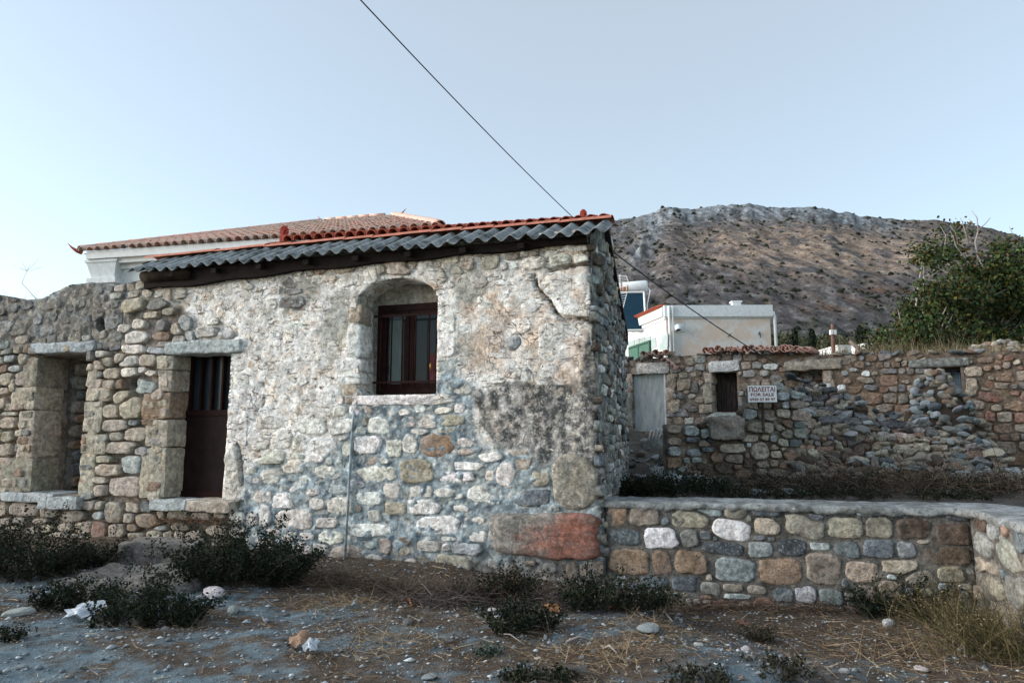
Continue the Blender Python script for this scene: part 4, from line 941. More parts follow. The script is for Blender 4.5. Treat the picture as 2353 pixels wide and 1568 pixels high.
CRR = """2140,320,105,125,T,12 2195,225,72,140,l,-12,2.6,.3 2290,400,150,190,T,35,2.6 2345,280,80,180,b,-10,,.3 2165,440,120,100,t 2205,560,110,150,t,20 2330,560,120,220,T,,,.2 2262,245,34,110,o 2120,190,70,110,k 2255,480,60,60,b 2420,420,110,160,t 2440,220,80,120,l 2460,620,150,180,t 2260,700,160,140,t"""
tb = traced(LB, CRR.replace(',T', ',g'), *CL, p=.035, al=.05)  # tan stones turned grey to tone down strong sunlight on this face
fb = fill_rows(.02, lenB, -.35, LZ-.06, (.1, .2), (.9, 1.6), lambda u, v: True, tb, lambda u, v: (PAL['btgglt'[RS.randint(6)]], .03, .05, .2))
lay(stone_meshes(LB, tb+fb, lambda u, v: np.minimum(LZ-.04-v, u-.02), .02, -.06), low, M['wall'], limit=60)
def lm_h(u, v): return .006+(fbm(u*9, v*9, 111, 4)-.5)*.035+(fbm(u*30, v*30, 112, 2)-.5)*.008
def lm_c(u, v):
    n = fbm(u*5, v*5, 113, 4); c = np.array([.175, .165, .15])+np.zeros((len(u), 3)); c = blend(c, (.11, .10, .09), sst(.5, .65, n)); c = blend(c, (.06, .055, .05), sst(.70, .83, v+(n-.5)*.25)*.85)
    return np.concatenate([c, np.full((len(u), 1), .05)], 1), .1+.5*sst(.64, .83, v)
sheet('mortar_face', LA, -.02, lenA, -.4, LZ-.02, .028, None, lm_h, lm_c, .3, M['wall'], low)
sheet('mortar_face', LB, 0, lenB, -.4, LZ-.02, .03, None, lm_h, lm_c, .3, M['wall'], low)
# coping, one cast strip following the wall
nA = np.array([LA.N[0], LA.N[1], 0]); nB = np.array([LB.N[0], LB.N[1], 0]); nm = nA+nB; nm /= np.linalg.norm(nm); cosh = 1/(nm@nA)
path = []
for t in np.linspace(-.02, 1, 150)[:-12]: path.append((L0+(L1-L0)*t, nA, 1))
for k in range(9):
    a = k/8; n_ = nA*(1-a)+nB*a; n_ /= np.linalg.norm(n_); pc = L1-LA.D*.18*(1-a)**2*1.0+LB.D*.18*a**2; path.append((pc, n_, 1+(cosh-1)*(1-abs(2*a-1))))
for t in np.linspace(.07, 1, 130): path.append((L1+(L2-L1)*t, nB, 1))
prof = [(.0, -.06), (.03, -.055), (.042, -.03), (.040, -.005), (.028, .010), (0, .016), (-.10, .020), (-.20, .024), (-.30, .028), (-.40, .030), (-.50, .022), (-.54, -.01), (-.54, -.3)]
V = []; Fs = []; m = len(prof)
for i, (p, n_, k) in enumerate(path):
    for j, (h, z) in enumerate(prof):
        q = p+n_*(h*k); V.append([q[0], q[1], LZ+z-.012+(fbm(q[0]*4, q[1]*4, 115, 4)-.5)*.035+(fbm(q[0]*18+j, q[1]*18, 116, 3)-.5)*.014*(j < 5)])
        e_ = (fbm(i*.35, j*.7, 117, 4, .65)-.5)*.055*(j < 6); V[-1][0] += n_[0]*e_; V[-1][1] += n_[1]*e_; V[-1][2] += (fbm(i*.28, j*.3, 118, 4, .6)-.5)*.05*(j < 3)+(fbm(i*.4, j*.9, 119, 3)-.5)*.018
for i in range(len(path)-1):
    for j in range(m-1): a = i*m+j; Fs.append((a, a+m, a+m+1, a+1))
obj('coping', np.array(V), Fs, M['coping'], low)

# ================================================================== OLD BUILDING BEHIND THE YARD
B0 = ony(1425, 994, 20.3); B0[2] = 0; B1 = ony(2352, 994, 15.0); B1[2] = 0; BW = Plane(B0, B1-B0); lenBW = np.linalg.norm(B1-B0)+2.5
barn = thing('old_stone_building', 'long ruined rubble building with plank doors and broken roof tiles, beyond the low wall', 'building', BW.pt(4, 0))
def bq(x0, y0, x1, y1, h=0): u0, u1, v0, v1 = rect(BW, x0, y0, x1, y1, h); return u0, u1, v0, v1
OP = [bq(1455, 859, 1529, 990), bq(1637, 855, 1694, 946), bq(1807, 851, 1890, 905), bq(2145, 844, 2214, 990)]
OPS = [OP[1], OP[3]]
tP = [(1400, 822), (1450, 826), (1480, 824), (1600, 815), (1650, 812), (1760, 812), (1830, 811), (1900, 816), (2000, 812), (2200, 810), (2352, 806), (2600, 800)]
bu = np.array([BW.uv(*p)[0] for p in tP]); bv = np.array([BW.uv(*p)[1] for p in tP])
def boxsd(u, v, q): return np.maximum(np.maximum(q[0]-u, u-q[1]), np.maximum(q[2]-v, v-q[3]))
def bsd(u, v): return np.minimum(np.minimum(boxsd(u, v, OP[1]), boxsd(u, v, OP[3])), np.minimum(boxsd(u, v, OP[2]), np.minimum(boxsd(u, v, OP[0]), np.interp(u, bu, bv)-v)))
def b_h(u, v): return (fbm(u*6, v*6, 121, 4)-.5)*.07
def b_c(u, v):
    n = fbm(u*1.2, v*1.2, 122, 4); n2 = fbm(u*9, v*9, 123, 4); c = np.array([.21, .145, .098])+np.zeros((len(u), 3)); c = blend(c, (.29, .195, .125), sst(.5, .62, n)); c = blend(c, (.10, .08, .065), sst(.42, .3, n2)*.8)
    px = np.interp(u, [0, lenBW], [0, 1]); c = blend(c, (.36, .34, .30), sst(.45, .2, px)*sst(.45, .6, n2)*.8)
    return np.concatenate([c, np.full((len(u), 1), .1)], 1), np.full(len(u), .25)
sheet('wall', BW, -.6, lenBW, -.5, 4.4, .055, bsd, b_h, b_c, .55, M['wall'], barn)
BT = (1480*.9484, 640*.9484, .9484*520/2265); BT2 = (1960*.9484, 640*.9484, .9484*520/2265)
bt = traced(BW, """840,1030,90,80,T 740,1090,70,70,o 830,1110,90,60,l 940,1090,110,70,l 760,1170,100,70,T 780,1270,170,120,T 880,1300,80,130,b 960,1250,60,80,T 860,1390,80,60,l 930,1430,90,70,T 800,1340,60,50,T 740,1390,80,60,b 860,1530,140,60,b 1000,1520,160,90,T,,5
1430,1070,110,90,T 1450,1150,150,80,l 1540,1060,110,90,l 1690,1080,160,70,W 1620,1150,100,70,l 1740,1210,130,80,b 150,1120,50,60,l 150,1180,50,50,T 160,1050,60,60,T 1600,1020,100,50,o 1900,1160,90,60,t 2000,1210,120,60,t 2100,1170,110,60,b 2170,1290,80,60,o
640,1250,100,140,T,,5 650,1180,120,60,T,,5 660,1470,140,100,T,,4.5 1370,1150,50,50,T 1330,1200,50,70,l""", *BT, p=.05, al=.2)
bt += traced(BW, """565,985,65,55,l 230,1040,70,50,t 300,1030,50,40,b 445,1050,60,60,b 615,1045,60,50,b 475,1110,90,50,l 380,1150,75,60,l 595,1155,100,60,W 690,1150,70,40,T 1190,1005,100,50,T 1225,1055,60,55,l 1080,1060,90,60,o 820,1010,60,40,g 940,1010,70,50,t
650,1300,140,65,b,12,2.2 345,1310,90,80,W 210,1270,110,150,T,,5 200,1150,100,80,t,,4 400,1230,80,60,o 590,1220,180,70,t,15 1020,1240,80,40,T 1200,1190,90,50,l 1130,1180,50,30,l 1330,1180,60,40,W 2020,985,80,60,o 2000,1030,80,50,o 2190,1030,80,60,T 2080,1060,80,80,t
1690,1030,60,40,T 1990,1090,70,50,T 1880,1100,90,50,o 1990,1365,120,70,l 1870,1320,110,60,t 2180,1360,120,50,r 2110,1450,70,50,l 1980,1520,120,80,t 2150,1290,120,50,b 1930,1200,80,50,t 1735,1130,180,105,T,,5 1715,1300,130,200,T,,6 1760,1470,190,110,T,,5 2240,1100,90,60,r""", *BT2, p=.05, al=.15)
def bstyle(u, v):
    x = u/lenBW; r = RS.randint(10)
    return PAL[('TlTtoTWTbt' if x < .35 else 'otTobotgTr')[r]], .045, .15, .12
bs_ = fill_rows(-.4, lenBW, -.1, 4.2, (.13, .27), (.9, 2.0), lambda u, v: bsd(np.array(u), np.array(v)) > .03 and v < np.interp(u, bu, bv)-.04, bt, bstyle)
for s in bt+bs_: s.c = tuple(.76*a+.24*b for a, b in zip(s.c, (.33, .20, .125))) if s.c[0] < .6 else s.c
lay(stone_meshes(BW, bt+bs_, bsd, .018, -.06, minr=.035), barn, M['wall'], limit=295, smooth=False)
def bblk(x0, y0, x1, y1, h0, h1, k, nm, **kw):
    u0, u1, v0, v1 = bq(x0, y0, x1, y1); return put(rblock(BW, u0, u1, v0, v1, h0, h1, jit(PAL[k], .06), r=.04, n=7, am=.03, **kw), nm, barn)
bblk(1462, 832, 1538, 858, -.4, .08, 'W', 'lintel', li=.25); bblk(1628, 828, 1700, 854, -.4, .08, 'W', 'lintel', li=.15); bblk(1802, 826, 1934, 850, -.4, .08, 'T', 'lintel', li=.3); bblk(2086, 822, 2226, 843, -.4, .08, 'g', 'lintel', li=.5)
bblk(1531, 860, 1551, 888, -.3, .07, 'T', 'jamb_stone'); bblk(1529, 889, 1550, 920, -.3, .07, 'T', 'jamb_stone'); bblk(1531, 922, 1560, 948, -.3, .07, 'T', 'jamb_stone'); bblk(1430, 859, 1454, 900, -.3, .07, 'T', 'jamb_stone'); bblk(1432, 902, 1454, 980, -.3, .07, 'g', 'jamb_stone')
bblk(1618, 856, 1637, 880, -.3, .07, 'T', 'jamb_stone'); bblk(1616, 882, 1637, 925, -.3, .07, 'T', 'jamb_stone'); bblk(1893, 851, 1912, 880, -.3, .07, 'T', 'jamb_stone'); bblk(1890, 882, 1912, 905, -.3, .07, 'W', 'jamb_stone')
bblk(2125, 846, 2145, 870, -.3, .06, 'T', 'jamb_stone')
# white sheet door, plank door, infill, leaning dark door
u0, u1, v0, v1 = OP[0]; m = MB(); m.pbox(BW, u0+.01, u1-.01, v0, v1-.01, -.12, -.05); o = m.build('door', simple('bleached_sheet_door', (.42, .46, .46), .6, .35, 4, sv=(3, 3, .7), stain=(.24, .31, .34), stscale=2, st=(.5, .7)), barn); o['label'] = 'pale grey white sheet metal door'
m = MB(); m.pbox(BW, u1-.03, u1+.02, v0, v1, -.1, .02); m.build('door_frame', M['white_old'], barn)
u0, u1, v0, v1 = OP[1]; pd = MB(); pd.pbox(BW, u0, u1, v0, v1, -.4, -.34); pdo = pd.build('door', M['timber'], barn); pdo['label'] = 'weathered dark plank door'
for k in range(5):
    m = MB(); w = (u1-u0)/5; m.pbox(BW, u0+k*w+.006, u0+(k+1)*w-.006, v0+.02, v1-.01-.02*RS.rand(), -.34, -.30+.012*RS.rand()); m.build('plank', M['oldwood'], pdo)
u0, u1, v0, v1 = OP[2]
q = OP[2]; ff = fill_rows(u0, u1, v0, v1, (.13, .2), (1, 1.8), lambda u, v: True, [], lambda u, v: (PAL['otbgTr'[RS.randint(6)]], .04, .1, .2))
V_, F_, c_, l_ = join(stone_meshes(Plane(BW.O-BW.N*.32, BW.D), ff, None, .03, -.05)); o = obj('blocked_opening', V_, F_, M['wall'], barn, c_, True, l_); o['kind'] = 'stuff'
m = MB(); m.pbox(BW, u0-.1, u1+.1, v0-.1, v1+.1, -.5, -.34); V = m.arr(); c = np.ones((len(V), 4)); c[:, :3] = (.10, .08, .06); obj('blocking_back', V, m.F, M['wall'], barn, c, False, np.zeros(len(V)))
u0, u1, v0, v1 = OP[3]
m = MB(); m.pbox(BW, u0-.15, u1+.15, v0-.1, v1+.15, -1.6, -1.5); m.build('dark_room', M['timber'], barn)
a0 = BW.pt(u0+.38, v1-.03, -.30); a1 = BW.pt(u1-.04, v1-.1, -.22); b0 = BW.pt(u1-.12, v0-.1, -.18); b1 = BW.pt(u1-.01, v0-.1, -.15); dd = BW.N*.05
dk = MB(); dk.box8([b0, b1, b1-dd, b0-dd, a0, a1, a1-dd, a0-dd]); o = dk.build('leaning_door', simple('blue_grey_board', (.085, .12, .15), .8, .5, 4, sv=(14, 14, 1)), barn)
m = MB(); m.pbox(BW, u1-.02, u1+.04, v0, v1, -.25, .01); m.build('door_frame', M['bark'], barn)
# broken roof tiles along the top
def ctile(L=.45, r=.10, th=.015, n=8, arc=math.pi):
    V = []; Fs = []
    for s in (0, 1):
        for rr in (r, r-th):
            for j in range(n+1):
                w = (math.pi-arc)/2+arc*j/n; k = 1-.12*s; V.append((rr*k*math.cos(w), L*(s-.5), rr*k*math.sin(w)))
    m = n+1
    for j in range(n):
        Fs += [(j, j+1, 2*m+j+1, 2*m+j), (m+j, 3*m+j, 3*m+j+1, m+j+1), (j, m+j, m+j+1, j+1), (2*m+j, 2*m+j+1, 3*m+j+1, 3*m+j)]
    for e in (0, n): Fs.append((e, 2*m+e, 3*m+e, m+e))
    me = mesh('roof_tile', V, Fs, None, True); return me
TB = ctile(); TB.materials.append(M['tile_old'])
angB = math.atan2(BW.D[1], BW.D[0])
for (xa, xb, step, yb) in ((1484, 1540, 13, 826), (1628, 1700, 12, 815), (1715, 1862, 11.5, 812)):
    x = xa
    while x < xb:
        u, v = BW.uv(x, np.interp(x, [p[0] for p in tP], [p[1] for p in tP])-2)
        for k in range(2):
            up = (k == 0)
            Mx = Matrix.Translation(Vector(BW.pt(u+RS.uniform(-.03, .03)+.07*k, v+(.02 if up else .07)+RS.uniform(0, .05), .05))) @ Matrix.Rotation(angB+RS.uniform(-.25, .25), 4, 'Z') @ Matrix.Rotation(RS.uniform(-.2, .12), 4, 'X') @ Matrix.Rotation((math.pi if not up else 0)+RS.uniform(-.3, .3), 4, 'Y')
            place('roof_tile', TB, Mx, barn)
        x += step*RS.uniform(.8, 1.25)
for x, y, a in ((1545, 838, .6), (1552, 846, 1.0), (1536, 832, .4)):
    u, v = BW.uv(x, y); place('roof_tile', TB, Matrix.Translation(Vector(BW.pt(u, v, .12))) @ Matrix.Rotation(angB, 4, 'Z') @ Matrix.Rotation(a, 4, 'Y'), barn)
# small flat stones lying along the wall head
for k in range(70):
    x = RS.uniform(1870, 2420) if k < 45 else RS.uniform(1430, 1870); u, v = BW.uv(x, np.interp(x, [p[0] for p in tP], [p[1] for p in tP])); s = RS.uniform(.06, .17)
    place('wall_head_stone', ROCK[k % 10], Matrix.Translation(Vector(BW.pt(u, v+.01, RS.uniform(-.15, .05)))) @ rotm() @ Matrix.Diagonal((s, s*.8, s*.5, 1)), barn, jit(PAL['bglTot'[RS.randint(6)]], .15)+(.2,))

# ================================================================== DRY STONE PLATFORM AND RUBBLE
px_ = np.array([1775, 1790, 1880, 2000, 2100, 2230, 2300]); py_ = np.array([880, 882, 892, 948, 972, 1012, 1075])
O_ = ony(1700, 994, 12.4); O_[2] = .45
RB = Plane(O_, (1, -.12, 0), (0.10, .80, .78)); RB.V -= RB.D*(RB.V@RB.D); RB.V /= np.linalg.norm(RB.V); RB.N = np.cross(RB.D, RB.V)
ruv = np.array([RB.uv(x, y) for x, y in zip(px_, py_)])
rub = thing('rubble_bank', 'sloping bank of fallen grey and brown stones in front of the old building', 'rubble', RB.pt(1.5, 0))
def rtop(u): return np.interp(u, ruv[:, 0], ruv[:, 1])
uA = ruv[0, 0]-.0; uB = ruv[-1, 0]+.4
def rsd(u, v): return rtop(u)+.06-v
def r_h(u, v): return (fbm(u*2, v*2, 131, 3)-.5)*.25+(fbm(u*9, v*9, 132, 2)-.5)*.06
def r_c(u, v): n = fbm(u*5, v*5, 133, 3); c = np.array([.055, .042, .033])[None]*(.6+.8*n[:, None]); return np.concatenate([c, np.full((len(u), 1), .0)], 1), np.zeros(len(u))
sheet('rubble_core', RB, uA-.02, uB, -.4, float(ruv[:, 1].max())+.1, .09, rsd, lambda u, v: r_h(u, v)-.05, r_c, .0, M['wall'], rub)
def rstyle(u, v):
    k = np.clip(v/2.2, 0, 1); pool = 'bBlgTtlbtT' if RS.rand() < .15+.5*k else 'otTtokgtkT'
    return jit(PAL[pool[RS.randint(10)]], .3), RS.uniform(.05, .12), .05, .18
rs_ = fill_rows(uA, uB, -.25, float(ruv[:, 1].max())+.05, (.10, .22), (.8, 2.4), lambda u, v: v < rtop(u)+.03, [], rstyle)
for s in rs_: s.c = tuple(.82*a+.18*b for a, b in zip(s.c, (.30, .20, .14)))
for s in rs_: s.r += RS.uniform(-.35, .35); s.a *= 1.04; s.b *= 1.06
lay(stone_meshes(RB, rs_, None, .006, -.12, None, off=r_h, rough=1.8, cuts=(.6, .98)), rub, M['wall'], limit=295, smooth=False)
# loose stones lying over it, each able to be picked up
for k in range(46):
    u = RS.uniform(uA+.2, uB-.3); v = rtop(u)*RS.uniform(.35, 1.0) if k > 16 else rtop(u)+.02; s = RS.uniform(.07, .17)
    place('stone', ROCK[k % 10], Matrix.Translation(Vector(RB.pt(u, v, float(r_h(np.array(u), np.array(v)))+.10+s*.2))) @ rotm() @ Matrix.Diagonal((s*1.2, s, s*.6, 1)), rub, jit(PAL['bglBTl'[RS.randint(6)]], .2)+(.2,))
for k in range(90):
    x = RS.uniform(1790, 2260); q = ony(x, 1000, RS.uniform(10.9, 12.3)); s = RS.uniform(.06, .17); zb = float(Yd(q[0], q[1]))
    place('stone', ROCK[k % 10], Matrix.Translation(Vector((q[0], q[1], zb+s*.35+max(0, q[1]-11.3)*.35))) @ rotm() @ Matrix.Diagonal((s*1.25, s, s*.75, 1)), rub, jit(PAL['tTbgolkt'[RS.randint(8)]], .2)+(.2,))
# second heap, in front of the right-hand opening
def heap(name, label, cen, W_, H_, D_, n, pal, smin=.07, smax=.17, core=(.06, .045, .035)):
    r = thing(name, label, 'rubble', cen); cen = np.array(cen)
    X = np.linspace(-1, 1, 26); Xg, Yg = np.meshgrid(X, X); R2 = np.clip(1-(Xg**2+Yg**2), -.3, 1)
    hz = H_*np.clip(R2, -.1, 1)**1*(.75+.5*fbm(Xg*2+cen[0], Yg*2, 141, 3)); V = np.stack([cen[0]+Xg*W_, cen[1]+Yg*D_, cen[2]+hz-.05], -1).reshape(-1, 3)
    idx = np.arange(676).reshape(26, 26); Fq = np.stack([idx[:-1, :-1], idx[:-1, 1:], idx[1:, 1:], idx[1:, :-1]], -1).reshape(-1, 4)
    c = np.ones((676, 3))*np.array(core); obj('heap_core', V, Fq, M['grit'], r, c)
    for k in range(n):
        a = RS.uniform(math.pi, 2*math.pi) if RS.rand() < .8 else RS.uniform(0, 6.28); q = math.sqrt(RS.rand())*.98; x = q*math.cos(a); y = q*math.sin(a)
        z = H_*max(1-q*q, 0)*(.75+.5*float(fbm(x*2+cen[0], y*2, 141, 3))); s = RS.uniform(smin, smax)*(1.1-.3*z/H_)
        place('stone', (ROCK if s > .1 else ROCKL)[k % 8], Matrix.Translation(Vector((cen[0]+x*W_, cen[1]+y*D_, cen[2]+z+s*.12))) @ rotm() @ Matrix.Diagonal((s*1.15, s, s*.95, 1)), r, jit(PAL[pal[RS.randint(len(pal))]], .2)+(.15,))
    return r
c2 = ony(2165, 1010, 15.0); heap('stone_heap', 'steep heap of small grey brown stones half blocking the right-hand opening', (c2[0], c2[1], 1.0), 1.0, 1.75, 1.0, 260, 'gbltotTl')
c3 = ony(2290, 800, 21.5); heap('stone_heap', 'heap of pale tan stones behind the old building at far right', (c3[0], c3[1], 3.2), 2.3, 1.15, 1.0, 200, 'TTtoWTt', .08, .2, (.2, .15, .11))
# dry stone platform with a stone trough
PO = ony(1530, 994, 12.2); PO[2] = 0; PW = Plane(PO, (1, -.06, 0))
plat = thing('stone_platform', 'rough built stone platform with a square trough, below the plank door', 'platform', PW.pt(.8, .7))
PC = (1480*.9484, 960*.9484, .9484*520/2353)
pt_ = traced(PW, """690,360,150,90,T 880,380,180,110,l 690,490,140,80,T 890,470,150,60,b 1080,470,100,80,b 690,600,130,120,l 900,615,150,80,l 1050,575,150,60,b 930,690,110,60,l 820,700,80,60,l 1330,565,270,110,T,,4 1350,680,200,110,t,,4 1150,670,120,110,o 1510,460,190,80,T 1630,340,290,120,t,,4
1620,600,200,190,T 1510,530,90,60,l 1780,560,80,60,T 1680,450,80,60,T 1770,460,80,80,l 1880,500,130,90,T 1500,730,120,90,k 1650,740,130,80,t 1780,730,90,70,T 1880,760,90,70,o 1950,640,130,120,o 1480,640,60,60,o 1380,770,110,60,o 1230,780,200,130,k 1440,850,170,100,o 1820,830,210,90,t
1640,820,120,80,t 1800,630,120,90,T 1880,580,60,50,T 1560,250,80,60,l 1640,260,110,40,l 1850,340,110,70,t 1000,770,120,90,k 760,780,110,70,l""", *PC, p=.07, al=.1)
pu = np.array([PW.uv(x, y) for x, y in ((1528, 976), (1560, 974), (1632, 970), (1640, 958), (1706, 956), (1712, 930), (1735, 885), (1800, 882), (1830, 900))])
def psd(u, v): return np.minimum(np.interp(u, pu[:, 0], pu[:, 1])-v, u)
pf = fill_rows(0, 2.28, .2, 2.6, (.12, .2), (.9, 1.7), lambda u, v: psd(np.array(u), np.array(v)) > 0, pt_, lambda u, v: (PAL['tTlbogk'[RS.randint(7)]], .06, .1, .15))
lay(stone_meshes(PW, pt_+pf, psd, .014, -.09), plat, M['wall'], limit=200, smooth=False)
sheet('platform_core', PW, 0, 2.28, .1, 2.6, .07, psd, lambda u, v: -.05+b_h(u, v), b_c, .35, M['wall'], plat)
u0, u1, v0, v1 = rect(PW, 1631, 1008, 1710, 957, .15); put(rblock(PW, u0, u1, min(v0, v1), max(v0, v1), -.5, .25, jit(PAL['t'], .05), r=.04, n=12, am=.035, li=.3), 'trough', plat)
u0, u1, v0, v1 = rect(BW, 1640, 962, 1692, 948, .1); 
put(rblock(BW, u0-.05, u1+.05, min(v0, v1)-.1, max(v0, v1), -.4, .25, jit(PAL['l'], .05), r=.03, n=7, am=.02), 'doorstep', barn)

# for sale sign, standing on the stones
SP = Plane(ony(1750, 994, 11.85)*np.array([1, 1, 0]), (1, -.05, 0))
u0, u1, v0, v1 = rect(SP, 1718, 885, 1784, 923, 0)
sign = thing('for_sale_sign', 'small white board reading ΠΩΛΕΙΤΑΙ FOR SALE 6930 07 89 97 in red above the rubble', 'sign', SP.pt((u0+u1)/2, v0))
m = MB(); m.pbox(SP, u0, u1, v0, v1, -.012, 0); m.build('board', simple('sign_white', (.84, .86, .87), .5, .03, 5), sign)
red = simple('red_print', (.22, .004, .02), .6, .1, 5)
def text(s, u, v, w, hgt, parent, mat, pl, hh, bold=.0):
    cu = bpy.data.curves.new('lettering', 'FONT'); cu.body = s; cu.align_x = 'CENTER'; cu.size = 1; cu.offset = bold; cu.extrude = .0
    to = bpy.data.objects.new('lettering_tmp', cu); sc.collection.objects.link(to); bpy.context.view_layer.update()
    me = bpy.data.meshes.new_from_object(to.evaluated_get(bpy.context.evaluated_depsgraph_get())); bpy.data.objects.remove(to)
    n = len(me.vertices); co = np.zeros(n*3, np.float32); me.vertices.foreach_get('co', co); co = co.reshape(-1, 3)
    x0, x1, y0, y1 = co[:, 0].min(), co[:, 0].max(), co[:, 1].min(), co[:, 1].max()
    P = pl.pt(u-w/2+(co[:, 0]-x0)/(x1-x0)*w, v+(co[:, 1]-y0)/(y1-y0)*hgt, np.full(n, hh))-LOC[parent.name]
    me.vertices.foreach_set('co', P.astype(np.float32).ravel()); me.update(); me.materials.append(mat)
    o = link(bpy.data.objects.new('lettering', me)); o.parent = parent; LOC[o.name] = LOC[parent.name]; return o
um_ = (u0+u1)/2; sw = u1-u0; shh = v1-v0
text('ΠΩΛΕΙΤΑΙ', um_, v0+shh*.62, sw*.90, shh*.30, sign, red, SP, .003, .022)
text('FOR SALE', um_, v0+shh*.355, sw*.80, shh*.19, sign, red, SP, .003, .022)
text('6930 07 89 97', um_, v0+shh*.08, sw*.88, shh*.17, sign, red, SP, .003, .022)
m = MB(); m.pbox(SP, um_-.02, um_+.02, v0-.5, v0+.05, -.05, -.013); m.build('post', M['oldwood'], sign)

# ================================================================== THE WHITE HOUSE BEYOND
Kc = ony(1537, 994, 30); Kz = 1.6+(994-703)*30/1600*1.0
K = np.array([Kc[0], 30, 0]); zt = ony(1537, 702, 30)[2]
Rr = onz(1767, 701, zt); Ll = onz(1424, 748, zt); 
WR = Plane(K, np.array([Rr[0], Rr[1], 0])-K); WL = Plane(np.array([Ll[0], Ll[1], 0]), K-np.array([Ll[0], Ll[1], 0])); lR = np.linalg.norm(np.array([Rr[0], Rr[1], 0])-K); lL = np.linalg.norm(K-np.array([Ll[0], Ll[1], 0]))
wh = thing('white_house', 'flat roofed white and peach plastered house with green shutters behind the old building', 'house', K)
def wmat():
    t = NT('peach_white_plaster', .85, .15); pos = t.n.new('ShaderNodeNewGeometry').outputs['Position']
    n = t.noise(.9, 8, .7, vec=pos); n2 = t.noise(5, 8, .7, vec=pos)
    c = t.mix(t.ramp(n, .42, .58), (.66, .67, .66), (.64, .53, .44)); c = t.mix(t.ramp(n2, .55, .72, 0, .5), c, (.48, .44, .40)); return t.out(c)
M['peach'] = wmat()
m = MB(); m.pbox(WR, 0, lR, 2.2, zt-.55, -.3, 0); m.build('wall', M['peach'], wh)
m = MB(); m.pbox(WL, -3, lL-.002, 2.2, zt-.62, -.3, 0); m.build('wall', M['white'], wh)
m = MB(); m.pbox(WR, -.08, lR+.10, zt-.50, zt-.0, -.5, .12); m.pbox(WR, -.04, lR+.05, zt-.56, zt-.5, -.3, .06); m.build('parapet', M['white_old'], wh)
m = MB(); m.pbox(WL, -3, lL-.10, zt-.46, zt-.06, -.4, .14); m.pbox(WL, -3, lL-.05, zt-.62, zt-.46, -.3, .05); m.build('parapet', M['white'], wh)
m = MB(); m.pbox(WR, -.0, lR, 2.2, zt-.3, -7, -6.8); m.pbox(WR, lR-.25, lR-.001, 2.2, zt-.55, -6.8, -.31); m.build('rear_wall', M['white_old'], wh)
m = MB(); m.pbox(WR, .02, lR-.05, zt-.6, zt-.5, -6.8, -.31); m.build('flat_roof', M['white_old'], wh)
T1 = ctile(.5, .11); T1.materials.append(M['tile_red']); angL = math.atan2(WL.D[1], WL.D[0])
for k in range(26):
    u = lL-.35-k*.235
    place('roof_tile', T1, Matrix.Translation(Vector(WL.pt(u, zt+.0, .05))) @ Matrix.Rotation(angL, 4, 'Z') @ Matrix.Rotation(.25, 4, 'X'), wh)
m = MB(); m.pbox(WL, -3, lL-.3, zt-.06, zt-.0, -.4, .2); m.build('tile_bed', M['tile_red'], wh)
def wtube(name, pts, r, mat, par, n=8): m = MB(); m.tube(pts, r, n); return m.build(name, mat, par, True)
wtube('downpipe', [WR.pt(.16, 2.3, .1), WR.pt(.12, zt-.5, .16), WR.pt(.10, zt-.05, .2)], .055, M['white'], wh); wtube('downpipe', [WR.pt(.30, 2.3, .1), WR.pt(.27, zt-.5, .16), WR.pt(.26, zt-.05, .2)], .04, M['white'], wh)
wtube('drainpipe', [WR.pt(lR+.22, 2.3, .0), WR.pt(lR+.20, zt-.55, .02), WR.pt(lR+.12, zt-.3, .05)], .07, M['white_old'], wh)
cv = WR.uv(1556, 753); m = MB(); m.tube([WR.pt(cv[0], cv[1], .0), WR.pt(cv[0]-.02, cv[1]-.02, .28), WR.pt(cv[0]-.04, cv[1]-.16, .36)], [.17, .14, .12], 12, False); m.build('vent_pipe', M['white_old'], wh, True)
m = MB(); m.pbox(WR, cv[0]-.33, cv[0]+.28, cv[1]-.16, cv[1]+.2, -.05, .03); m.build('vent_patch', M['white_old'], wh)
m = MB(); p_ = rect(WR, 1683, 703, 1702, 692, -.2); m.pbox(WR, p_[0], p_[1], zt, zt+.22, -.5, -.2); m.pbox(WR, p_[0]-.05, p_[1]+.05, zt+.18, zt+.24, -.55, -.15); m.build('roof_block', M['white'], wh)
for x in (1674, 1838*0+1839): pass
wtube('wall_bracket', [WR.pt(*WR.uv(1674-2, 773), .02), WR.pt(*WR.uv(1676, 768), .2)], .02, M['cable'], wh); wtube('wall_bracket', [WR.pt(*WR.uv(1836*0+1741, 768), .02), WR.pt(*WR.uv(1744, 762), .06), WR.pt(*WR.uv(1746, 775), .04)], .02, M['cable'], wh)
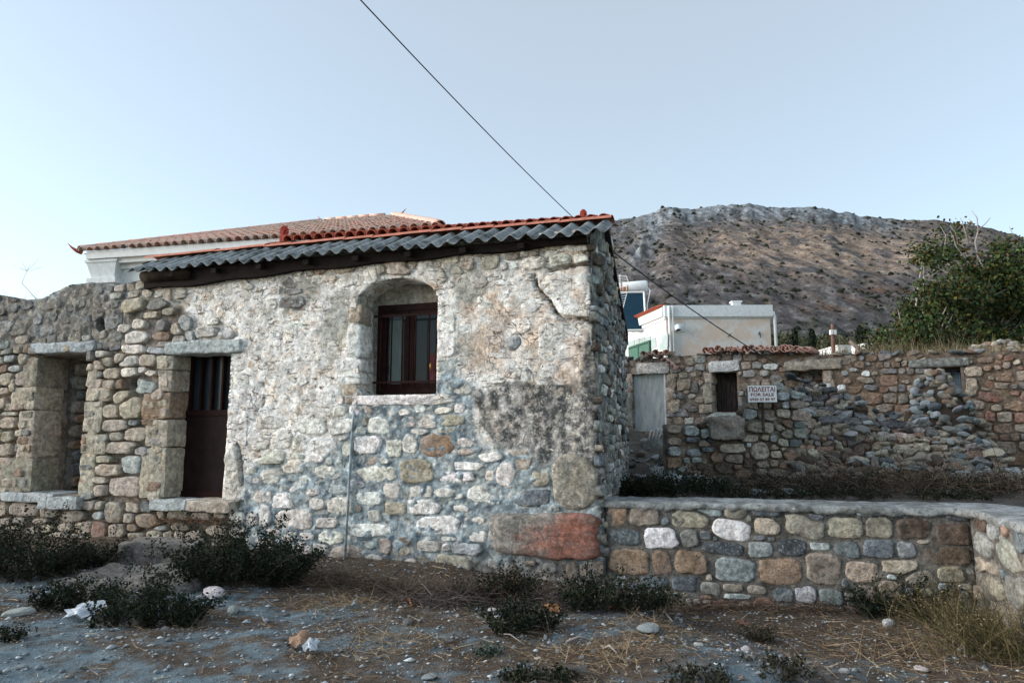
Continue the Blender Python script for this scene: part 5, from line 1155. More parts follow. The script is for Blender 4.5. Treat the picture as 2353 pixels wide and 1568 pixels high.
# painted quoins and window surround, green louvred shutters
gq = simple('grey_painted_stone', (.33, .40, .40), .8, .15, 5)
def wblock(x0, y0, x1, y1): u0, u1, v0, v1 = rect(WL, x0, y0, x1, y1, 0); m = MB(); m.pbox(WL, u0, u1, v0, v1, 0, .03); m.build('painted_quoin', gq, wh)
for a in ((1521, 768, 1535, 785), (1515, 786, 1535, 800), (1521, 801, 1535, 822), (1444, 782, 1458, 800), (1460, 778, 1470, 790), (1472, 775, 1482, 788), (1484, 773, 1495, 786), (1497, 776, 1508, 800), (1498, 802, 1512, 820)): wblock(*a)
u0, u1, v0, v1 = rect(WL, 1447, 789, 1497, 830, 0)
m = MB(); m.pbox(WL, u0, u1, v0, v1, 0, .04); wf = m.build('window', simple('window_dark', (.03, .06, .05)), wh)
for k in range(2):
    a = u0+(u1-u0)*k/2+.03; b = u0+(u1-u0)*(k+1)/2-.03; m = MB()
    for (p, q, r_, s_) in ((a, a+.07, v0, v1), (b-.07, b, v0, v1), (a+.07, b-.07, v1-.09, v1), (a+.07, b-.07, v0, v0+.07)): m.pbox(WL, p, q, r_, s_, .04, .10)
    m.build('shutter', M['green'], wf); m = MB(); n = 12
    for j in range(n): z = v0+.1+(v1-v0-.22)*j/n; m.box8([WL.pt(*q_) for q_ in ((a+.07, z, .10), (b-.07, z, .10), (b-.07, z+.03, .05), (a+.07, z+.03, .05), (a+.07, z+.03, .105), (b-.07, z+.03, .105), (b-.07, z+.06, .055), (a+.07, z+.06, .055))])
    o = m.build('louvres', simple('pale_green_louvre', (.10, .22, .17), .5, .1, 5), wf); o['kind'] = 'stuff'
# solar water heater on the roof
hp = ony(1460, 700, 33.5); SH = Plane([hp[0], hp[1], 0], (1, -.12, 0)); sw_ = thing('solar_water_heater', 'solar water heater with white tank above a dark blue panel on the white house roof', 'water heater', SH.pt(0, zt-.4))
u0, u1, v0, v1 = rect(SH, 1404, 672, 1480, 762, 0)
V = [SH.pt(u0+.03, zt-.7, .9), SH.pt(u1, zt-.7, .9), SH.pt(u1, v1, 0), SH.pt(u0+.03, v1, 0)]; nn = SH.N*.08+np.array([0, 0, .06])
m = MB(); m.box8([V[0]-nn, V[1]-nn, V[1], V[0], V[3]-nn, V[2]-nn, V[2], V[3]]); m.build('collector', M['panel'], sw_)
fr = MB()
for a, b in ((0, 1), (1, 2), (2, 3), (3, 0)): fr.tube([V[a]+nn*.1, V[b]+nn*.1], .05, 4)
fr.build('collector_frame', M['white'], sw_)
tu0 = SH.uv(1408, 675)[0]; tu1 = SH.uv(1488, 665)[0]; tz = SH.uv(1450, 658)[1]
m = MB(); m.tube([SH.pt(tu0, tz-.05, -.3), SH.pt(tu0+.02, tz-.05, -.3), SH.pt(tu1-.08, tz+.08, -.3), SH.pt(tu1, tz+.08, -.3)], [.24, .28, .28, .25], 20); m.build('tank', M['white_old'], sw_, True)
for a in (.25, .42): m = MB(); c_ = SH.pt(tu0+(tu1-tu0)*a, tz-.02, -.3); m.tube([c_-SH.D*.03, c_+SH.D*.03], .29, 20); m.build('tank_band', M['rust'], sw_, True)
wtube('water_pipe', [SH.pt(tu1, tz, -.3), SH.pt(tu1+.12, tz-.2, -.1), SH.pt(tu1-.05, tz-.9, .1), SH.pt(u1+.1, zt-.5, .3)], .03, M['white'], sw_, 6)
# television aerial
ap = ony(1430, 680, 31); AN = Plane([ap[0], ap[1], 0], (1, -.3, 0)); an = thing('tv_aerial', 'old television aerial with rusty joints beside the water tank', 'aerial', AN.pt(0, 6))
for j, (x, y0, y1) in enumerate(((1421, 640, 712), (1437, 633, 655), (1419, 672, 700))):
    pass
q = [AN.uv(*p) for p in ((1414, 634), (1438, 633), (1447, 656), (1424, 660))]; q2 = [AN.uv(*p) for p in ((1418, 676), (1440, 672), (1430, 712), (1410, 716))]
for grp in (q, q2):
    m = MB(); c_ = [AN.pt(*k) for k in grp]
    for a, b in ((0, 1), (1, 2), (2, 3), (3, 0)): m.tube([c_[a], c_[b]], .016, 5)
    for t in np.linspace(.15, .85, 6): m.tube([c_[0]*(1-t)+c_[3]*t, c_[1]*(1-t)+c_[2]*t], .011, 4)
    m.build('aerial_grid', M['white'], an)
for p in ((1422, 668), (1434, 664)): m = MB(); c_ = AN.pt(*AN.uv(*p)); m.tube([c_-[0, 0, .10], c_+[0, 0, .10]], .07, 6); m.build('aerial_joint', M['rust'], an)
wtube('mast', [AN.pt(*AN.uv(1424, 630)), AN.pt(AN.uv(1424, 700)[0], 6.0)], .02, M['white'], an, 5)

# ================================================================== HIPPED TILE ROOF HOUSE BEHIND ON THE LEFT
E0 = ony(190, 580, 15.0); E1 = onz(640, 549, E0[2]); ed = (E1-E0)/np.linalg.norm(E1-E0); R0 = ony(752, 512, 21.0); R1 = onz(905, 499, R0[2]); E2 = E0+ed*8.3
hip = thing('hip_roof_house', 'white house with hipped roof of faded pink tiles and moulded cornice, behind the stone house', 'house', np.array([E0[0]+5, E0[1]+1, 0]))
n_ = np.cross(ed, R0-E0); n_ /= np.linalg.norm(n_); 
if n_[2] < 0: n_ = -n_
sl = np.cross(n_, ed); 
if sl[2] < 0: sl = -sl
back0 = R0+(R0-E0)*0+np.array([-2.6, 3.2, E0[2]-R0[2]]); back2 = E2+np.array([.5, 7, 0])
obj('roof_deck', np.array([E0, E2, R1, R0, back0+[0, 4, 0], back2])-n_*.03, [(0, 1, 2, 3), (0, 3, 4), (3, 2, 5, 4), (1, 5, 2)], M['tile_old'], hip, smooth=False)
TR = ctile(.46, .095, .014, 6); TR.materials.append(M['tile_old'])
def basis(x, y, z, p): return Matrix(((x[0], y[0], z[0], p[0]), (x[1], y[1], z[1], p[1]), (x[2], y[2], z[2], p[2]), (0, 0, 0, 1)))
L3 = np.linalg.norm(E2-E0); a0 = (R0-E0)@ed; h0 = (R0-E0)@sl; a1 = (R1-E0)@ed
tiles = []
r = 0
while r*.40 < h0:
    s_ = r*.40+.15; x = a0*(r*.40)/h0+.05; xe = L3-(L3-a1)*(r*.40)/h0
    while x < xe: tiles.append((x+RS.uniform(-.012, .012), s_)); x += .215
    r += 1
def tile_seen(x, s): 
    X_, Y_ = proj(E0+ed*x+sl*s); return Y_ < np.interp(X_, [600, 640, 1100, 1400], [640, 552, 516, 500]) and X_ < 1400
tiles = [t for t in tiles if tile_seen(*t)]
tiles.sort(key=lambda t: np.linalg.norm(E0+ed*t[0]+sl*t[1]-CAM))
rest = MB(); tv_ = np.array([v.co for v in TR.vertices]); tf_ = [tuple(p.vertices) for p in TR.polygons]
for k, (x, s) in enumerate(tiles):
    tl_ = sl*math.cos(.05)+n_*math.sin(.05)*-.0; p = E0+ed*x+sl*s+n_*(.02+RS.uniform(-.006, .006)); rot = RS.uniform(-.03, .03); e_ = ed*math.cos(rot)+sl*math.sin(rot); s2 = sl*math.cos(rot)-ed*math.sin(rot); s2 = s2-n_*.07; s2 /= np.linalg.norm(s2); n3 = np.cross(e_, s2)
    if k < 290: place('roof_tile', TR, basis(e_, s2, n3, p), hip)
    else: rest.add(tv_@np.array([e_, s2, n3])+p, tf_)
o = rest.build('upper_roof_tiles', M['tile_old'], hip, True); o['kind'] = 'stuff'
# hip and ridge tiles
def hipline(a, b, par, me, st=.38):
    a = np.array(a); b = np.array(b); L = np.linalg.norm(b-a); d = (b-a)/L; up = np.array([0, 0, 1.]); x = np.cross(d, up); x /= np.linalg.norm(x); z = np.cross(x, d)
    for k in range(int(L/st)): place('ridge_tile', me, basis(x, d, z, a+d*(k+.5)*st+z*.04), par)
TR2 = ctile(.46, .13, .016, 6); TR2.materials.append(M['tile_old'])
hipline(E0, R0, hip, TR2); hipline(R0, R1, hip, TR2); hipline(R1, E2, hip, TR2)
# horn finials
def horn(p, d, L, name='finial'):
    p = np.array(p); d = np.array(d)/np.linalg.norm(d); pts = [p+d*L*t+np.array([0, 0, L*.55*t*t]) for t in (0, .35, .7, 1)]; m = MB(); m.tube(pts, [.05, .04, .022, .004], 8); m.build(name, M['tile_red'], hip, True)
horn(E0-ed*.02, (-.9, -.25, .1), .30); horn(R0, (-1, 0, .15), .32); horn(R1, (1, 0, .2), .38)
# cornice and wall
CP = Plane(np.array([E0[0], E0[1], 0])+np.array([ed[0], ed[1], 0])*.12, (ed[0], ed[1], 0)); ez = E0[2]
m = MB(); m.pbox(CP, -.05, L3, ez-.16, ez+.05, -.6, -.12); m.build('eave_fill', M['white'], hip); m = MB(); m.pbox(CP, 0, L3, ez-.16, ez+.012, -.1, .02); m.build('eave_slab', M['white'], hip)
m = MB(); m.pbox(CP, .10, L3, ez-.26, ez-.16, -.6, -.07); m.build('cornice', M['white'], hip)
m = MB(); m.pbox(CP, .24, L3, ez-.36, ez-.26, -.6, -.2); m.build('cornice', M['white'], hip)
m = MB(); m.pbox(CP, .34, L3, 0, ez-.36, -.9, -.3); m.pbox(CP, .34, .7, 0, ez-.36, -7, -.9); m.build('wall', M['white'], hip)
# pilaster capital
a0_, a1_, _, _ = rect(CP, 212, 602, 286, 655, -.25); zc = CP.uv(240, 600, -.2)[1]; m = MB()
m.pbox(CP, a0_+.0, a1_-.02, zc-.06, zc+.0, -.8, -.02); m.box8([CP.pt(*q) for q in ((a0_+.12, zc-.40, -.12), (a1_-.14, zc-.40, -.12), (a1_-.14, zc-.40, -.7), (a0_+.12, zc-.40, -.7), (a0_+.03, zc-.06, -.04), (a1_-.05, zc-.06, -.04), (a1_-.05, zc-.06, -.75), (a0_+.03, zc-.06, -.75))])
m.pbox(CP, a0_+.04, a1_-.06, zc-.52, zc-.40, -.78, -.06); m.pbox(CP, a0_+.14, a1_-.16, zc-3, zc-.52, -.7, -.14); m.build('capital', M['white_old'], hip)

# ================================================================== NEW RED TILE ROOF BETWEEN
Q0 = ony(617, 560, 12.4); Q1 = onz(1400, 508, Q0[2]); qd = (Q1-Q0)/np.linalg.norm(Q1-Q0); LQ = np.linalg.norm(Q1-Q0)
ann = thing('red_roof_annex', 'low building with new bright red tile roof and palmette ornaments behind the corrugated roof', 'building', np.array([Q0[0]+3, Q0[1]+1, 0]))
QP = Plane([Q0[0], Q0[1], 0], (qd[0], qd[1], 0)); qs = np.array([-qd[1], qd[0], 0]); qs = qs*math.cos(.27)+np.array([0, 0, math.sin(.27)]); qn = np.cross(qd, qs)
obj('roof_deck', np.array([Q0, Q1, Q1+qs*3.2, Q0+qs*3.2])+[0, 0, -.02], [(0, 1, 2, 3)], M['tile_red'], ann, smooth=False)
TQ = ctile(.42, .098, .016, 10); TQ.materials.append(M['tile_red'])
k = 0; x = .42
while x < LQ-.05:
    for j in range(3): place('roof_tile', TQ, basis(qd, qs, qn, Q0+qd*x+qs*(.15+j*.36)+qn*(.035+.006*j)), ann)
    x += .203
for j in range(3):
    m = MB(); p = Q0+qd*(.0+.13*j)+qs*.0; m.box8([p, p+qd*.15, p+qd*.15+qs*2, p+qs*2]+[q+qn*.03 for q in (p, p+qd*.15, p+qd*.15+qs*2, p+qs*2)]); m.build('verge_tile', M['ridge_red'], ann)
m = MB(); m.pbox(QP, .2, LQ, Q0[2]-.16, Q0[2]-.005, -.3, -.02); m.build('fascia', simple('dark_red_fascia', (.10, .022, .016), .6, .3, 8), ann)
m = MB(); m.pbox(QP, .3, LQ, 0, Q0[2]-.16, -.6, -.32); m.build('wall', M['white'], ann)
def palmette(p, par, s=1.):
    V = []; n = 15; pts = [(-.07, 0), (-.075, .10), (-.055, .14)]
    for k in range(n):
        w = math.pi*(1.12-1.24*k/(n-1)); rr = .105*(1 if k % 2 else .84); pts.append((rr*math.cos(w)*.78, .20+rr*math.sin(w)*1.05))
    pts += [(.055, .14), (.075, .10), (.07, 0)]; m = MB(); k = len(pts)
    V = [p+qd*a*s+np.array([0, 0, b*s])-QP.N*-.02 for a, b in pts]+[p+qd*a*s+np.array([0, 0, b*s])-QP.N*.04 for a, b in pts]
    m.add(V, [tuple(range(k)), tuple(range(2*k-1, k-1, -1))]+[(i, i+k, (i+1) % k+k, (i+1) % k) for i in range(k)])
    for w in np.linspace(.5, 2.64, 7): c_ = p+np.array([0, 0, .18*s])+QP.N*.03; m.tube([c_, c_+(qd*math.cos(w)*.065+np.array([0, 0, math.sin(w)*.10]))*s], .010, 5)
    m.tube([p+np.array([0, 0, .17*s])+QP.N*.02, p+np.array([0, 0, .17*s])+QP.N*.05], .025, 8)
    m.build('palmette', simple('red_terracotta', (.33, .055, .035), .8, .3, 20, .2), par)
palmette(Q0+qd*.30+np.array([0, 0, .02]), ann, 1.0)
rp = ony(1340, 508, 12.6); palmette(np.array([rp[0], rp[1], rp[2]-.03]), ann, .85)

# ================================================================== CABLES, POLE
def cable(name, a, b, sag, r, label):
    pts = []
    for t in np.linspace(0, 1, 40): p = np.array(a)*(1-t)+np.array(b)*t; p[2] -= sag*4*t*(1-t); pts.append(p)
    m = MB(); m.tube(pts, r, 6); m.top(name, M['cable'], label, 'cable', smooth=True)
a_ = ony(770, -62, 4.6); cable('power_cable', a_, ony(1320, 503, 8.9), .04, .0055, 'thin dark cable crossing the sky down to the right end of the roof ridge')
cable('power_cable', ony(1404, 575, 12.6), ony(1796, 842, 17.7), .10, .012, 'black cable from the stone house roof to the wall of the old building')
pp_ = ony(1914, 808, 60); pole = thing('utility_pole', 'reddish wooden utility pole with a white fitting above the old building', 'pole', (pp_[0], pp_[1], pp_[2]-3))
tp = ony(1912, 744, 60); wtube('shaft', [pp_-[0, 0, 3], (pp_+tp)/2, tp], [.19, .17, .14], simple('red_brown_pole', (.14, .075, .06), .9, .3, 3), pole, 8)
m = MB(); p = ony(1913, 763, 60); m.box(p-[.25, .15, .2], p+[.25, .15, .2]); m.build('fitting', M['white'], pole)
cable('power_cable', ony(1914, 764, 60), ony(2140, 768, 64), .4, .05, 'thin cable running right from the wooden pole into the fig tree')
# ================================================================== HILLS
RP = [(-900, 905), (-300, 850), (300, 800), (700, 700), (980, 600), (1150, 545), (1200, 528), (1235, 512), (1262, 503), (1300, 492), (1345, 492), (1395, 495), (1442, 491), (1499, 481), (1528, 466), (1556, 459), (1600, 465), (1632, 465), (1690, 456), (1747, 457), (1804, 464), (1880, 462), (1937, 469), (1975, 479), (2032, 486), (2099, 495), (2165, 492), (2241, 503), (2308, 514), (2352, 526), (2450, 560), (2600, 610), (2900, 720), (3400, 860)]
rpx = [p[0] for p in RP]; rpy = [p[1] for p in RP]
nx, nt = 620, 230
PX = np.linspace(-300, 3100, nx); T = np.linspace(0, 1, nt); PXg, Tg = np.meshgrid(PX, T)
ridge = np.interp(PXg, rpx, rpy)+(fbm(PXg/26, PXg*0, 201, 4)-.5)*9
tx = (PXg-1176)/f
def hill_point(px, t, rg):
    Yd_ = 190+640*t**1.15; zr = (994-rg)/f*830+1.6      # height that puts the ridge where the photo has it
    prof = t**.92
    x = (px-1176)/f*Yd_*1.0; z = 3.5+(zr-3.5)*prof*(.62+.38*t)
    return x, Yd_, z
Xh, Yh, Zh = hill_point(PXg, Tg, ridge)
# slope gullies and crags
gul = (fbm(Xh/55, Yh/140, 203, 5, .55)-.5)*26*np.sin(np.pi*np.clip(Tg, 0, 1))+(fbm(Xh/9, Yh/18, 204, 4, .6)-.5)*5*np.sin(np.pi*Tg)**.5
PYg = 994-(Zh-1.6)/Yh*f
crag = np.clip(sst(.80, .93, Tg)*sst(1400, 1560, PXg)*sst(2150, 1990, PXg)+sst(1560, 1500, PXg)*np.exp(-((PXg-(1560-(PYg-462)*.62))/26)**2)*sst(.4, .6, Tg)+sst(.45, .8, Tg)*sst(1560, 1400, PXg)*.30, 0, 1)
rid = 1-np.abs(2*fbm(Xh/14, Yh/60, 205, 5, .6)-1)
Zh = Zh+gul+crag*(rid-.75)*26*np.sin(np.pi*np.clip(Tg, 0, .985))**.5
n = fbm(Xh/60, Yh/60, 206, 5, .55); n2 = fbm(Xh/10, Yh/22, 207, 5, .6); n3 = fbm(Xh/3.2, Yh/6, 208, 3)
s2 = PXg.shape+(1,)
c = np.zeros(PXg.shape+(3,))+np.array([.116, .104, .100])
c = blend(c, (.17, .145, .115), sst(.45, .62, n2)*sst(.35, .55, Tg)*.7)
tan = np.exp(-((PXg-1950)/330)**2)*np.exp(-((PYg-565)/58)**2)*1.6*sst(.46, .66, n2+.25*n)
c = blend(c, (.34, .25, .18), np.clip(tan, 0, 1)); 
c = blend(c, (.24, .125, .075), np.clip(np.exp(-((PXg-1880)/120)**2-((PYg-690)/16)**2)+np.exp(-((PXg-2040)/90)**2-((PYg-655)/10)**2), 0, 1)*sst(.4, .55, n2)*.8)
c = blend(c, (.060, .070, .045), sst(.38, .12, Tg)*sst(.40, .52, n2)*.85); c = blend(c, (.10, .085, .08), sst(.5, .3, n3)*.5)
c = blend(c, (.25, .275, .285), crag*(.35+.65*sst(.42, .56, .35*n3+.65*fbm(PXg/7, Tg*9, 209, 4, .6)))); c = blend(c, (.07, .08, .08), crag*sst(.48, .38, fbm(PXg/7, Tg*9, 209, 4, .6))*.75)
c = blend(c, (.21, .205, .19), sst(.58, .72, n3)*.55)
m0 = c*(.95+.35*n3[..., None])*np.array([.98, 1., 1.05])
idx = np.arange(nx*nt).reshape(nt, nx); Fq = np.stack([idx[:-1, :-1], idx[:-1, 1:], idx[1:, 1:], idx[1:, :-1]], -1).reshape(-1, 4)
structure('hill', np.stack([Xh, Yh, Zh], -1).reshape(-1, 3), Fq, M['hill'], m0.reshape(-1, 3))
Bk = np.stack([Xh[-1], Yh[-1], Zh[-1]], -1); Bk2 = Bk+np.array([0, 500, -60]); ii = np.arange(nx-1)
structure('hill_back', np.concatenate([Bk, Bk2]), np.stack([ii, ii+1, ii+1+nx, ii+nx], -1), M['hill'], np.concatenate([m0[-1], m0[-1]]))
# scrub on the slope: uneven low clumps
blob = []
for s in range(3):
    V = []; Fs = []; k = 7
    for j, (rr, z) in enumerate(((1, -.25), (.95, .35), (.55, .75))):
        for i in range(k): w = 2*math.pi*i/k; q = rr*RS.uniform(.75, 1.2); V.append((q*math.cos(w), q*math.sin(w), z*RS.uniform(.8, 1.2)))
    V.append((0, 0, .95))
    for j in range(2):
        for i in range(k): Fs.append((j*k+i, j*k+(i+1) % k, (j+1)*k+(i+1) % k)); Fs.append((j*k+i, (j+1)*k+(i+1) % k, (j+1)*k+i))
    for i in range(k): Fs.append((2*k+i, 2*k+(i+1) % k, 3*k))
    blob.append((np.array(V), np.array(Fs)))
Vs = []; Fs_ = []; Cs = []; nv = 0
for k in range(15000):
    t = RS.rand()**1.25; i = RS.randint(30, nx-30); j = min(int(t*nt), nt-2); x, y, z = Xh[j, i], Yh[j, i], Zh[j, i]
    if crag[j, i] > .6 and RS.rand() < .6: continue
    if tan[j, i] > .6 and RS.rand() < .6: continue
    if RS.rand() > float(sst(.40, .58, n2[j, i]))+.12: continue
    r = min(2.6, math.exp(RS.normal(.05, .5)))*(1.1 if t < .3 else 1)*(.40+.5*y/600); V, Fc = blob[k % 3]; a = RS.uniform(0, 6.28)
    Vs.append(V@np.array([[math.cos(a), math.sin(a), 0], [-math.sin(a), math.cos(a), 0], [0, 0, 1]])*[r, r, r*1.05]+[x+RS.uniform(-2, 2), y, z]); Fs_.append(Fc+nv); nv += len(V)
    Cs.append(np.tile(np.array([.045, .052, .036])*RS.uniform(.6, 1.5), (len(V), 1)))
structure('hill_scrub', np.concatenate(Vs), np.concatenate(Fs_), M['hill'], np.concatenate(Cs), kind='stuff')

# ================================================================== FOLIAGE TOOLS
def leaves(C, R, n, size, cols, flat=.0, aspect=.55, seed=0, shape='leaf'):
    """n leaves gathered round clump centres C with spreads R"""
    rs = np.random.RandomState(seed); C = np.asarray(C, float); R = np.asarray(R, float); k = rs.randint(0, len(C), n)
    P = C[k]+rs.normal(size=(n, 3))*R[k][:, None]*np.array([1, 1, .8])*.6
    a = rs.normal(size=(n, 3)); a[:, 2] -= flat; a /= np.linalg.norm(a, axis=1)[:, None]; b = rs.normal(size=(n, 3)); b -= a*(a*b).sum(1)[:, None]; b /= np.linalg.norm(b, axis=1)[:, None]
    s = size*rs.uniform(.6, 1.35, n)[:, None]; nn = np.cross(a, b)
    V = np.stack([P-a*s*.5, P+b*s*.5*aspect+nn*s*.08, P+a*s*.5-nn*s*.1, P-b*s*.5*aspect+nn*s*.08], 1).reshape(-1, 3)
    Fs = np.arange(4*n).reshape(n, 4); cols = np.asarray(cols); c = cols[rs.randint(0, len(cols), n)]*rs.uniform(.65, 1.35, (n, 1)); return V, Fs, np.repeat(c, 4, 0)
def strips(P, D, L, Wd, bend, cols, seed=0, seg=3, grav=0.):
    """thin curved blades starting at P along D"""
    rs = np.random.RandomState(seed); n = len(P); D = D/np.linalg.norm(D, axis=1)[:, None]; side = np.cross(D, rs.normal(size=(n, 3))); side /= np.linalg.norm(side, axis=1)[:, None]+1e-9
    bd = rs.normal(size=(n, 3))*bend; bd[:, 2] -= grav; V = []
    L = np.asarray(L).reshape(-1, 1)*np.ones((n, 1)); Wd = np.asarray(Wd).reshape(-1, 1)*np.ones((n, 1))
    for j in range(seg+1):
        t = j/seg; c = P+D*L*t+bd*L*t*t; w = Wd*(1-.75*t)*.5; V.append(np.stack([c-side*w, c+side*w], 1))
    V = np.stack(V, 1).reshape(n, -1, 3); m = 2*(seg+1); base = np.arange(n)[:, None]*m
    Fs = np.concatenate([base+np.array([2*j, 2*j+1, 2*j+3, 2*j+2]) for j in range(seg)]); cols = np.asarray(cols); c = cols[rs.randint(0, len(cols), n)]*rs.uniform(.6, 1.4, (n, 1))
    return V.reshape(-1, 3), Fs, np.repeat(c, m, 0)
def merge(*L):
    V = []; Fs = []; C = []; n = 0
    for v, f_, c in L: V.append(v); Fs.append(f_+n); C.append(c); n += len(v)
    return np.concatenate(V), np.concatenate(Fs), np.concatenate(C)
DK = [(.022, .032, .022), (.03, .042, .026), (.016, .024, .018), (.035, .036, .02)]
def shrub(name, label, base, w, h, d, n, cols=DK, size=.028, twigs=60, group=None, tw=(.05, .035, .025), cat='shrub'):
    base = np.array(base, float); rs = np.random.RandomState(int(abs(base[0]*971+base[1]*37)*10) % 99991)
    k = int(max(26, 150*w*max(h, .2))); r = thing(name, label, cat, base, group)
    # sprigs leave the ground all over the footprint, lean outwards and arch over; leaves sit along them
    ox = rs.uniform(-1, 1, k); oy = rs.uniform(-1, 1, k); P = base+np.stack([ox*w*.40, oy*d*.40, 0*ox], 1)
    hump = (1-.55*np.abs(ox)**1.6)*(.55+.75*vn(ox*2.3+base[0]*5, oy*2+base[1], 7)); H_ = h*hump*rs.uniform(.45, 1.15, k)
    D = np.stack([ox*.55+rs.normal(size=k)*.35, oy*.4+rs.normal(size=k)*.35-.1, np.full(k, 1.)], 1); D /= np.linalg.norm(D, axis=1)[:, None]; L = H_/np.maximum(D[:, 2], .5)
    q = rs.randint(0, k, n); t = rs.rand(n)**.75; C = P[q]+D[q]*(L[q]*t)[:, None]; C[:, 2] -= (L[q]*t*t*.18); C += rs.normal(size=(n, 3))*.020*(.6+t)[:, None]*(size/.028); C[:, 2] = np.maximum(C[:, 2], base[2]-.01)
    V, Fs, c = leaves(C, np.full(n, .004), n, size, cols, seed=k+n)
    o = obj('foliage', V, Fs, M['leaf'], r, c, False); o['kind'] = 'stuff'
    m = np.arange(k); V, Fs, c = strips(P, D, L*rs.uniform(1., 1.25, k), .007, .12, [tw, tuple(x*1.8 for x in tw)], seed=k, grav=.12)
    P2_ = base+rs.normal(size=(twigs, 3))*[w*.3, d*.3, 0]; D2 = rs.normal(size=(twigs, 3)); D2[:, 2] = np.abs(D2[:, 2])*.7
    v2 = strips(P2_, D2, rs.uniform(.3, 1., twigs)*max(h, .12)*.9, .005, .3, [tw, tuple(x*2.4 for x in tw)], seed=k+1, grav=.2); V, Fs, c = merge((V, Fs, c), v2)
    o = obj('stems', V, Fs, M['straw'], r, c, False); o['kind'] = 'stuff'
    return r
def gpt(x, y): p = onz(x, y, 0); 
def gp(x, y, z0=0):
    z = z0
    for _ in range(5): p = onz(x, y, z); z = float(G(p[0], p[1]))
    return np.array([p[0], p[1], z])
def yp(x, y):
    Ys = np.linspace(8.2, 19.5, 300); P = np.array([ony(x, y, q) for q in Ys]); gz = Yd(P[:, 0], P[:, 1]); k = np.where(P[:, 2] <= gz)[0]; k = k[0] if len(k) else len(Ys)-1
    return np.array([P[k, 0], P[k, 1], gz[k]])

# ================================================================== PLANTS IN FRONT
shrub('shrub', 'big dark green bush in the bottom left corner, below the empty doorway', gp(45, 1325), 1.15, .85, .6, 14000)
shrub('shrub', 'dark bush between the corner bush and the stone steps', gp(190, 1300), .8, .48, .5, 7000)
shrub('shrub', 'wide dark green bush against the wall just right of the stone steps', gp(560, 1338), 1.3, .74, .6, 24000, size=.030)
shrub('shrub', 'low dark bush in front of the broad flat rock, its left side', gp(172, 1398), .72, .34, .45, 5500)
shrub('shrub', 'low dark bush in front of the broad flat rock, its right side', gp(345, 1428), .95, .42, .5, 8500)
shrub('shrub', 'brownish half dry bush below the left end of the red stained block', gp(1165, 1375), .72, .36, .4, 4200, cols=DK+[(.05, .032, .022), (.04, .028, .02)], tw=(.07, .045, .035), twigs=160)
shrub('shrub', 'small dark green bush standing in front of the half dry bush', gp(1207, 1450), .50, .36, .36, 3800)
shrub('shrub', 'dark bush at the corner where the low wall meets the stone house', gp(1415, 1395), .98, .44, .4, 6500)
shrub('shrub', 'dark bush at the foot of the low wall beside the leaning grass', gp(2045, 1400), .78, .46, .45, 6000)
shrub('weed', 'tiny blue green weed on the dirt below the small bush', gp(1120, 1500), .14, .07, .12, 260, cols=[(.05, .08, .065)], twigs=6, cat='weed')
shrub('weed', 'thin dark weed in the bottom left corner of the dirt yard', gp(22, 1470), .18, .16, .15, 420, twigs=12, cat='weed')
shrub('weed', 'sparse grey green weed near the bottom, left of the chalky mound', gp(1600, 1560), .45, .09, .25, 800, cols=[(.035, .04, .028), (.05, .045, .03)], twigs=60, cat='weed')
shrub('weed', 'flat dark weed patch at the bottom, below the dry grass', gp(1240, 1556), .6, .05, .2, 900, twigs=30, cat='weed')
shrub('weed', 'upright dry weed rising from the litter right of the pale flat stone', gp(1745, 1470), .22, .18, .2, 500, cols=[(.045, .045, .03), (.06, .05, .035)], twigs=60, cat='weed')
shrub('weed', 'spiky dark weed trailing across the chalky mound', gp(1790, 1540), .5, .07, .4, 900, cols=[(.03, .035, .024), (.05, .042, .03)], twigs=90, cat='weed')
# dead stems tangled at the foot of the house
def tangle(name, label, pts, spread, n, L, cols, w=.006, up=.35, seed=1, cat='dry brush', parent_h=.0):
    rs = np.random.RandomState(seed); pts = np.asarray(pts, float); k = rs.randint(0, len(pts), n)
    P = pts[k]+rs.normal(size=(n, 3))*[spread, spread*.6, 0]; P[:, 2] += np.abs(rs.normal(size=n))*spread*.35; D = rs.normal(size=(n, 3)); D[:, 2] = np.abs(D[:, 2])*up
    V, Fs, c = strips(P, D, rs.uniform(.4, 1.3, n)*L, w, .35, cols, seed=seed, grav=.3)
    return tag(top(name, V, Fs, M['straw'], label, cat, None, c, False), None, None, None, 'stuff')
DRY = [(.10, .065, .045), (.14, .10, .07), (.06, .04, .032), (.17, .13, .10)]
PALE = [(.30, .21, .12), (.36, .28, .18), (.22, .15, .09), (.16, .11, .07)]
tangle('dead_brush', 'tangle of dead brown stems along the foot of the whitewashed wall', [gp(x, 1338+(x-700)*.06+(x > 860)*12) for x in range(700, 1110, 16)], .13, 2600, .28, DRY, seed=3)
tangle('dead_brush', 'curly grey dead stems between the house bushes', [gp(x, 1385) for x in range(930, 1100, 16)]+[gp(x, 1388) for x in range(1220, 1340, 16)], .12, 1100, .3, [(.15, .12, .11), (.09, .07, .06)], seed=4)
tangle('dead_brush', 'brown litter of stems at the foot of the low wall', [gp(x, 1402) for x in range(1500, 1960, 14)], .10, 1500, .2, DRY, seed=5)
tangle('dead_brush', 'dry brown grass under the brown door step', [W.pt(W.uv(x, 1190)[0], W.uv(x, 1195)[1], .12) for x in range(390, 530, 12)], .05, 520, .16, [(.20, .12, .07), (.12, .07, .045)], seed=6)
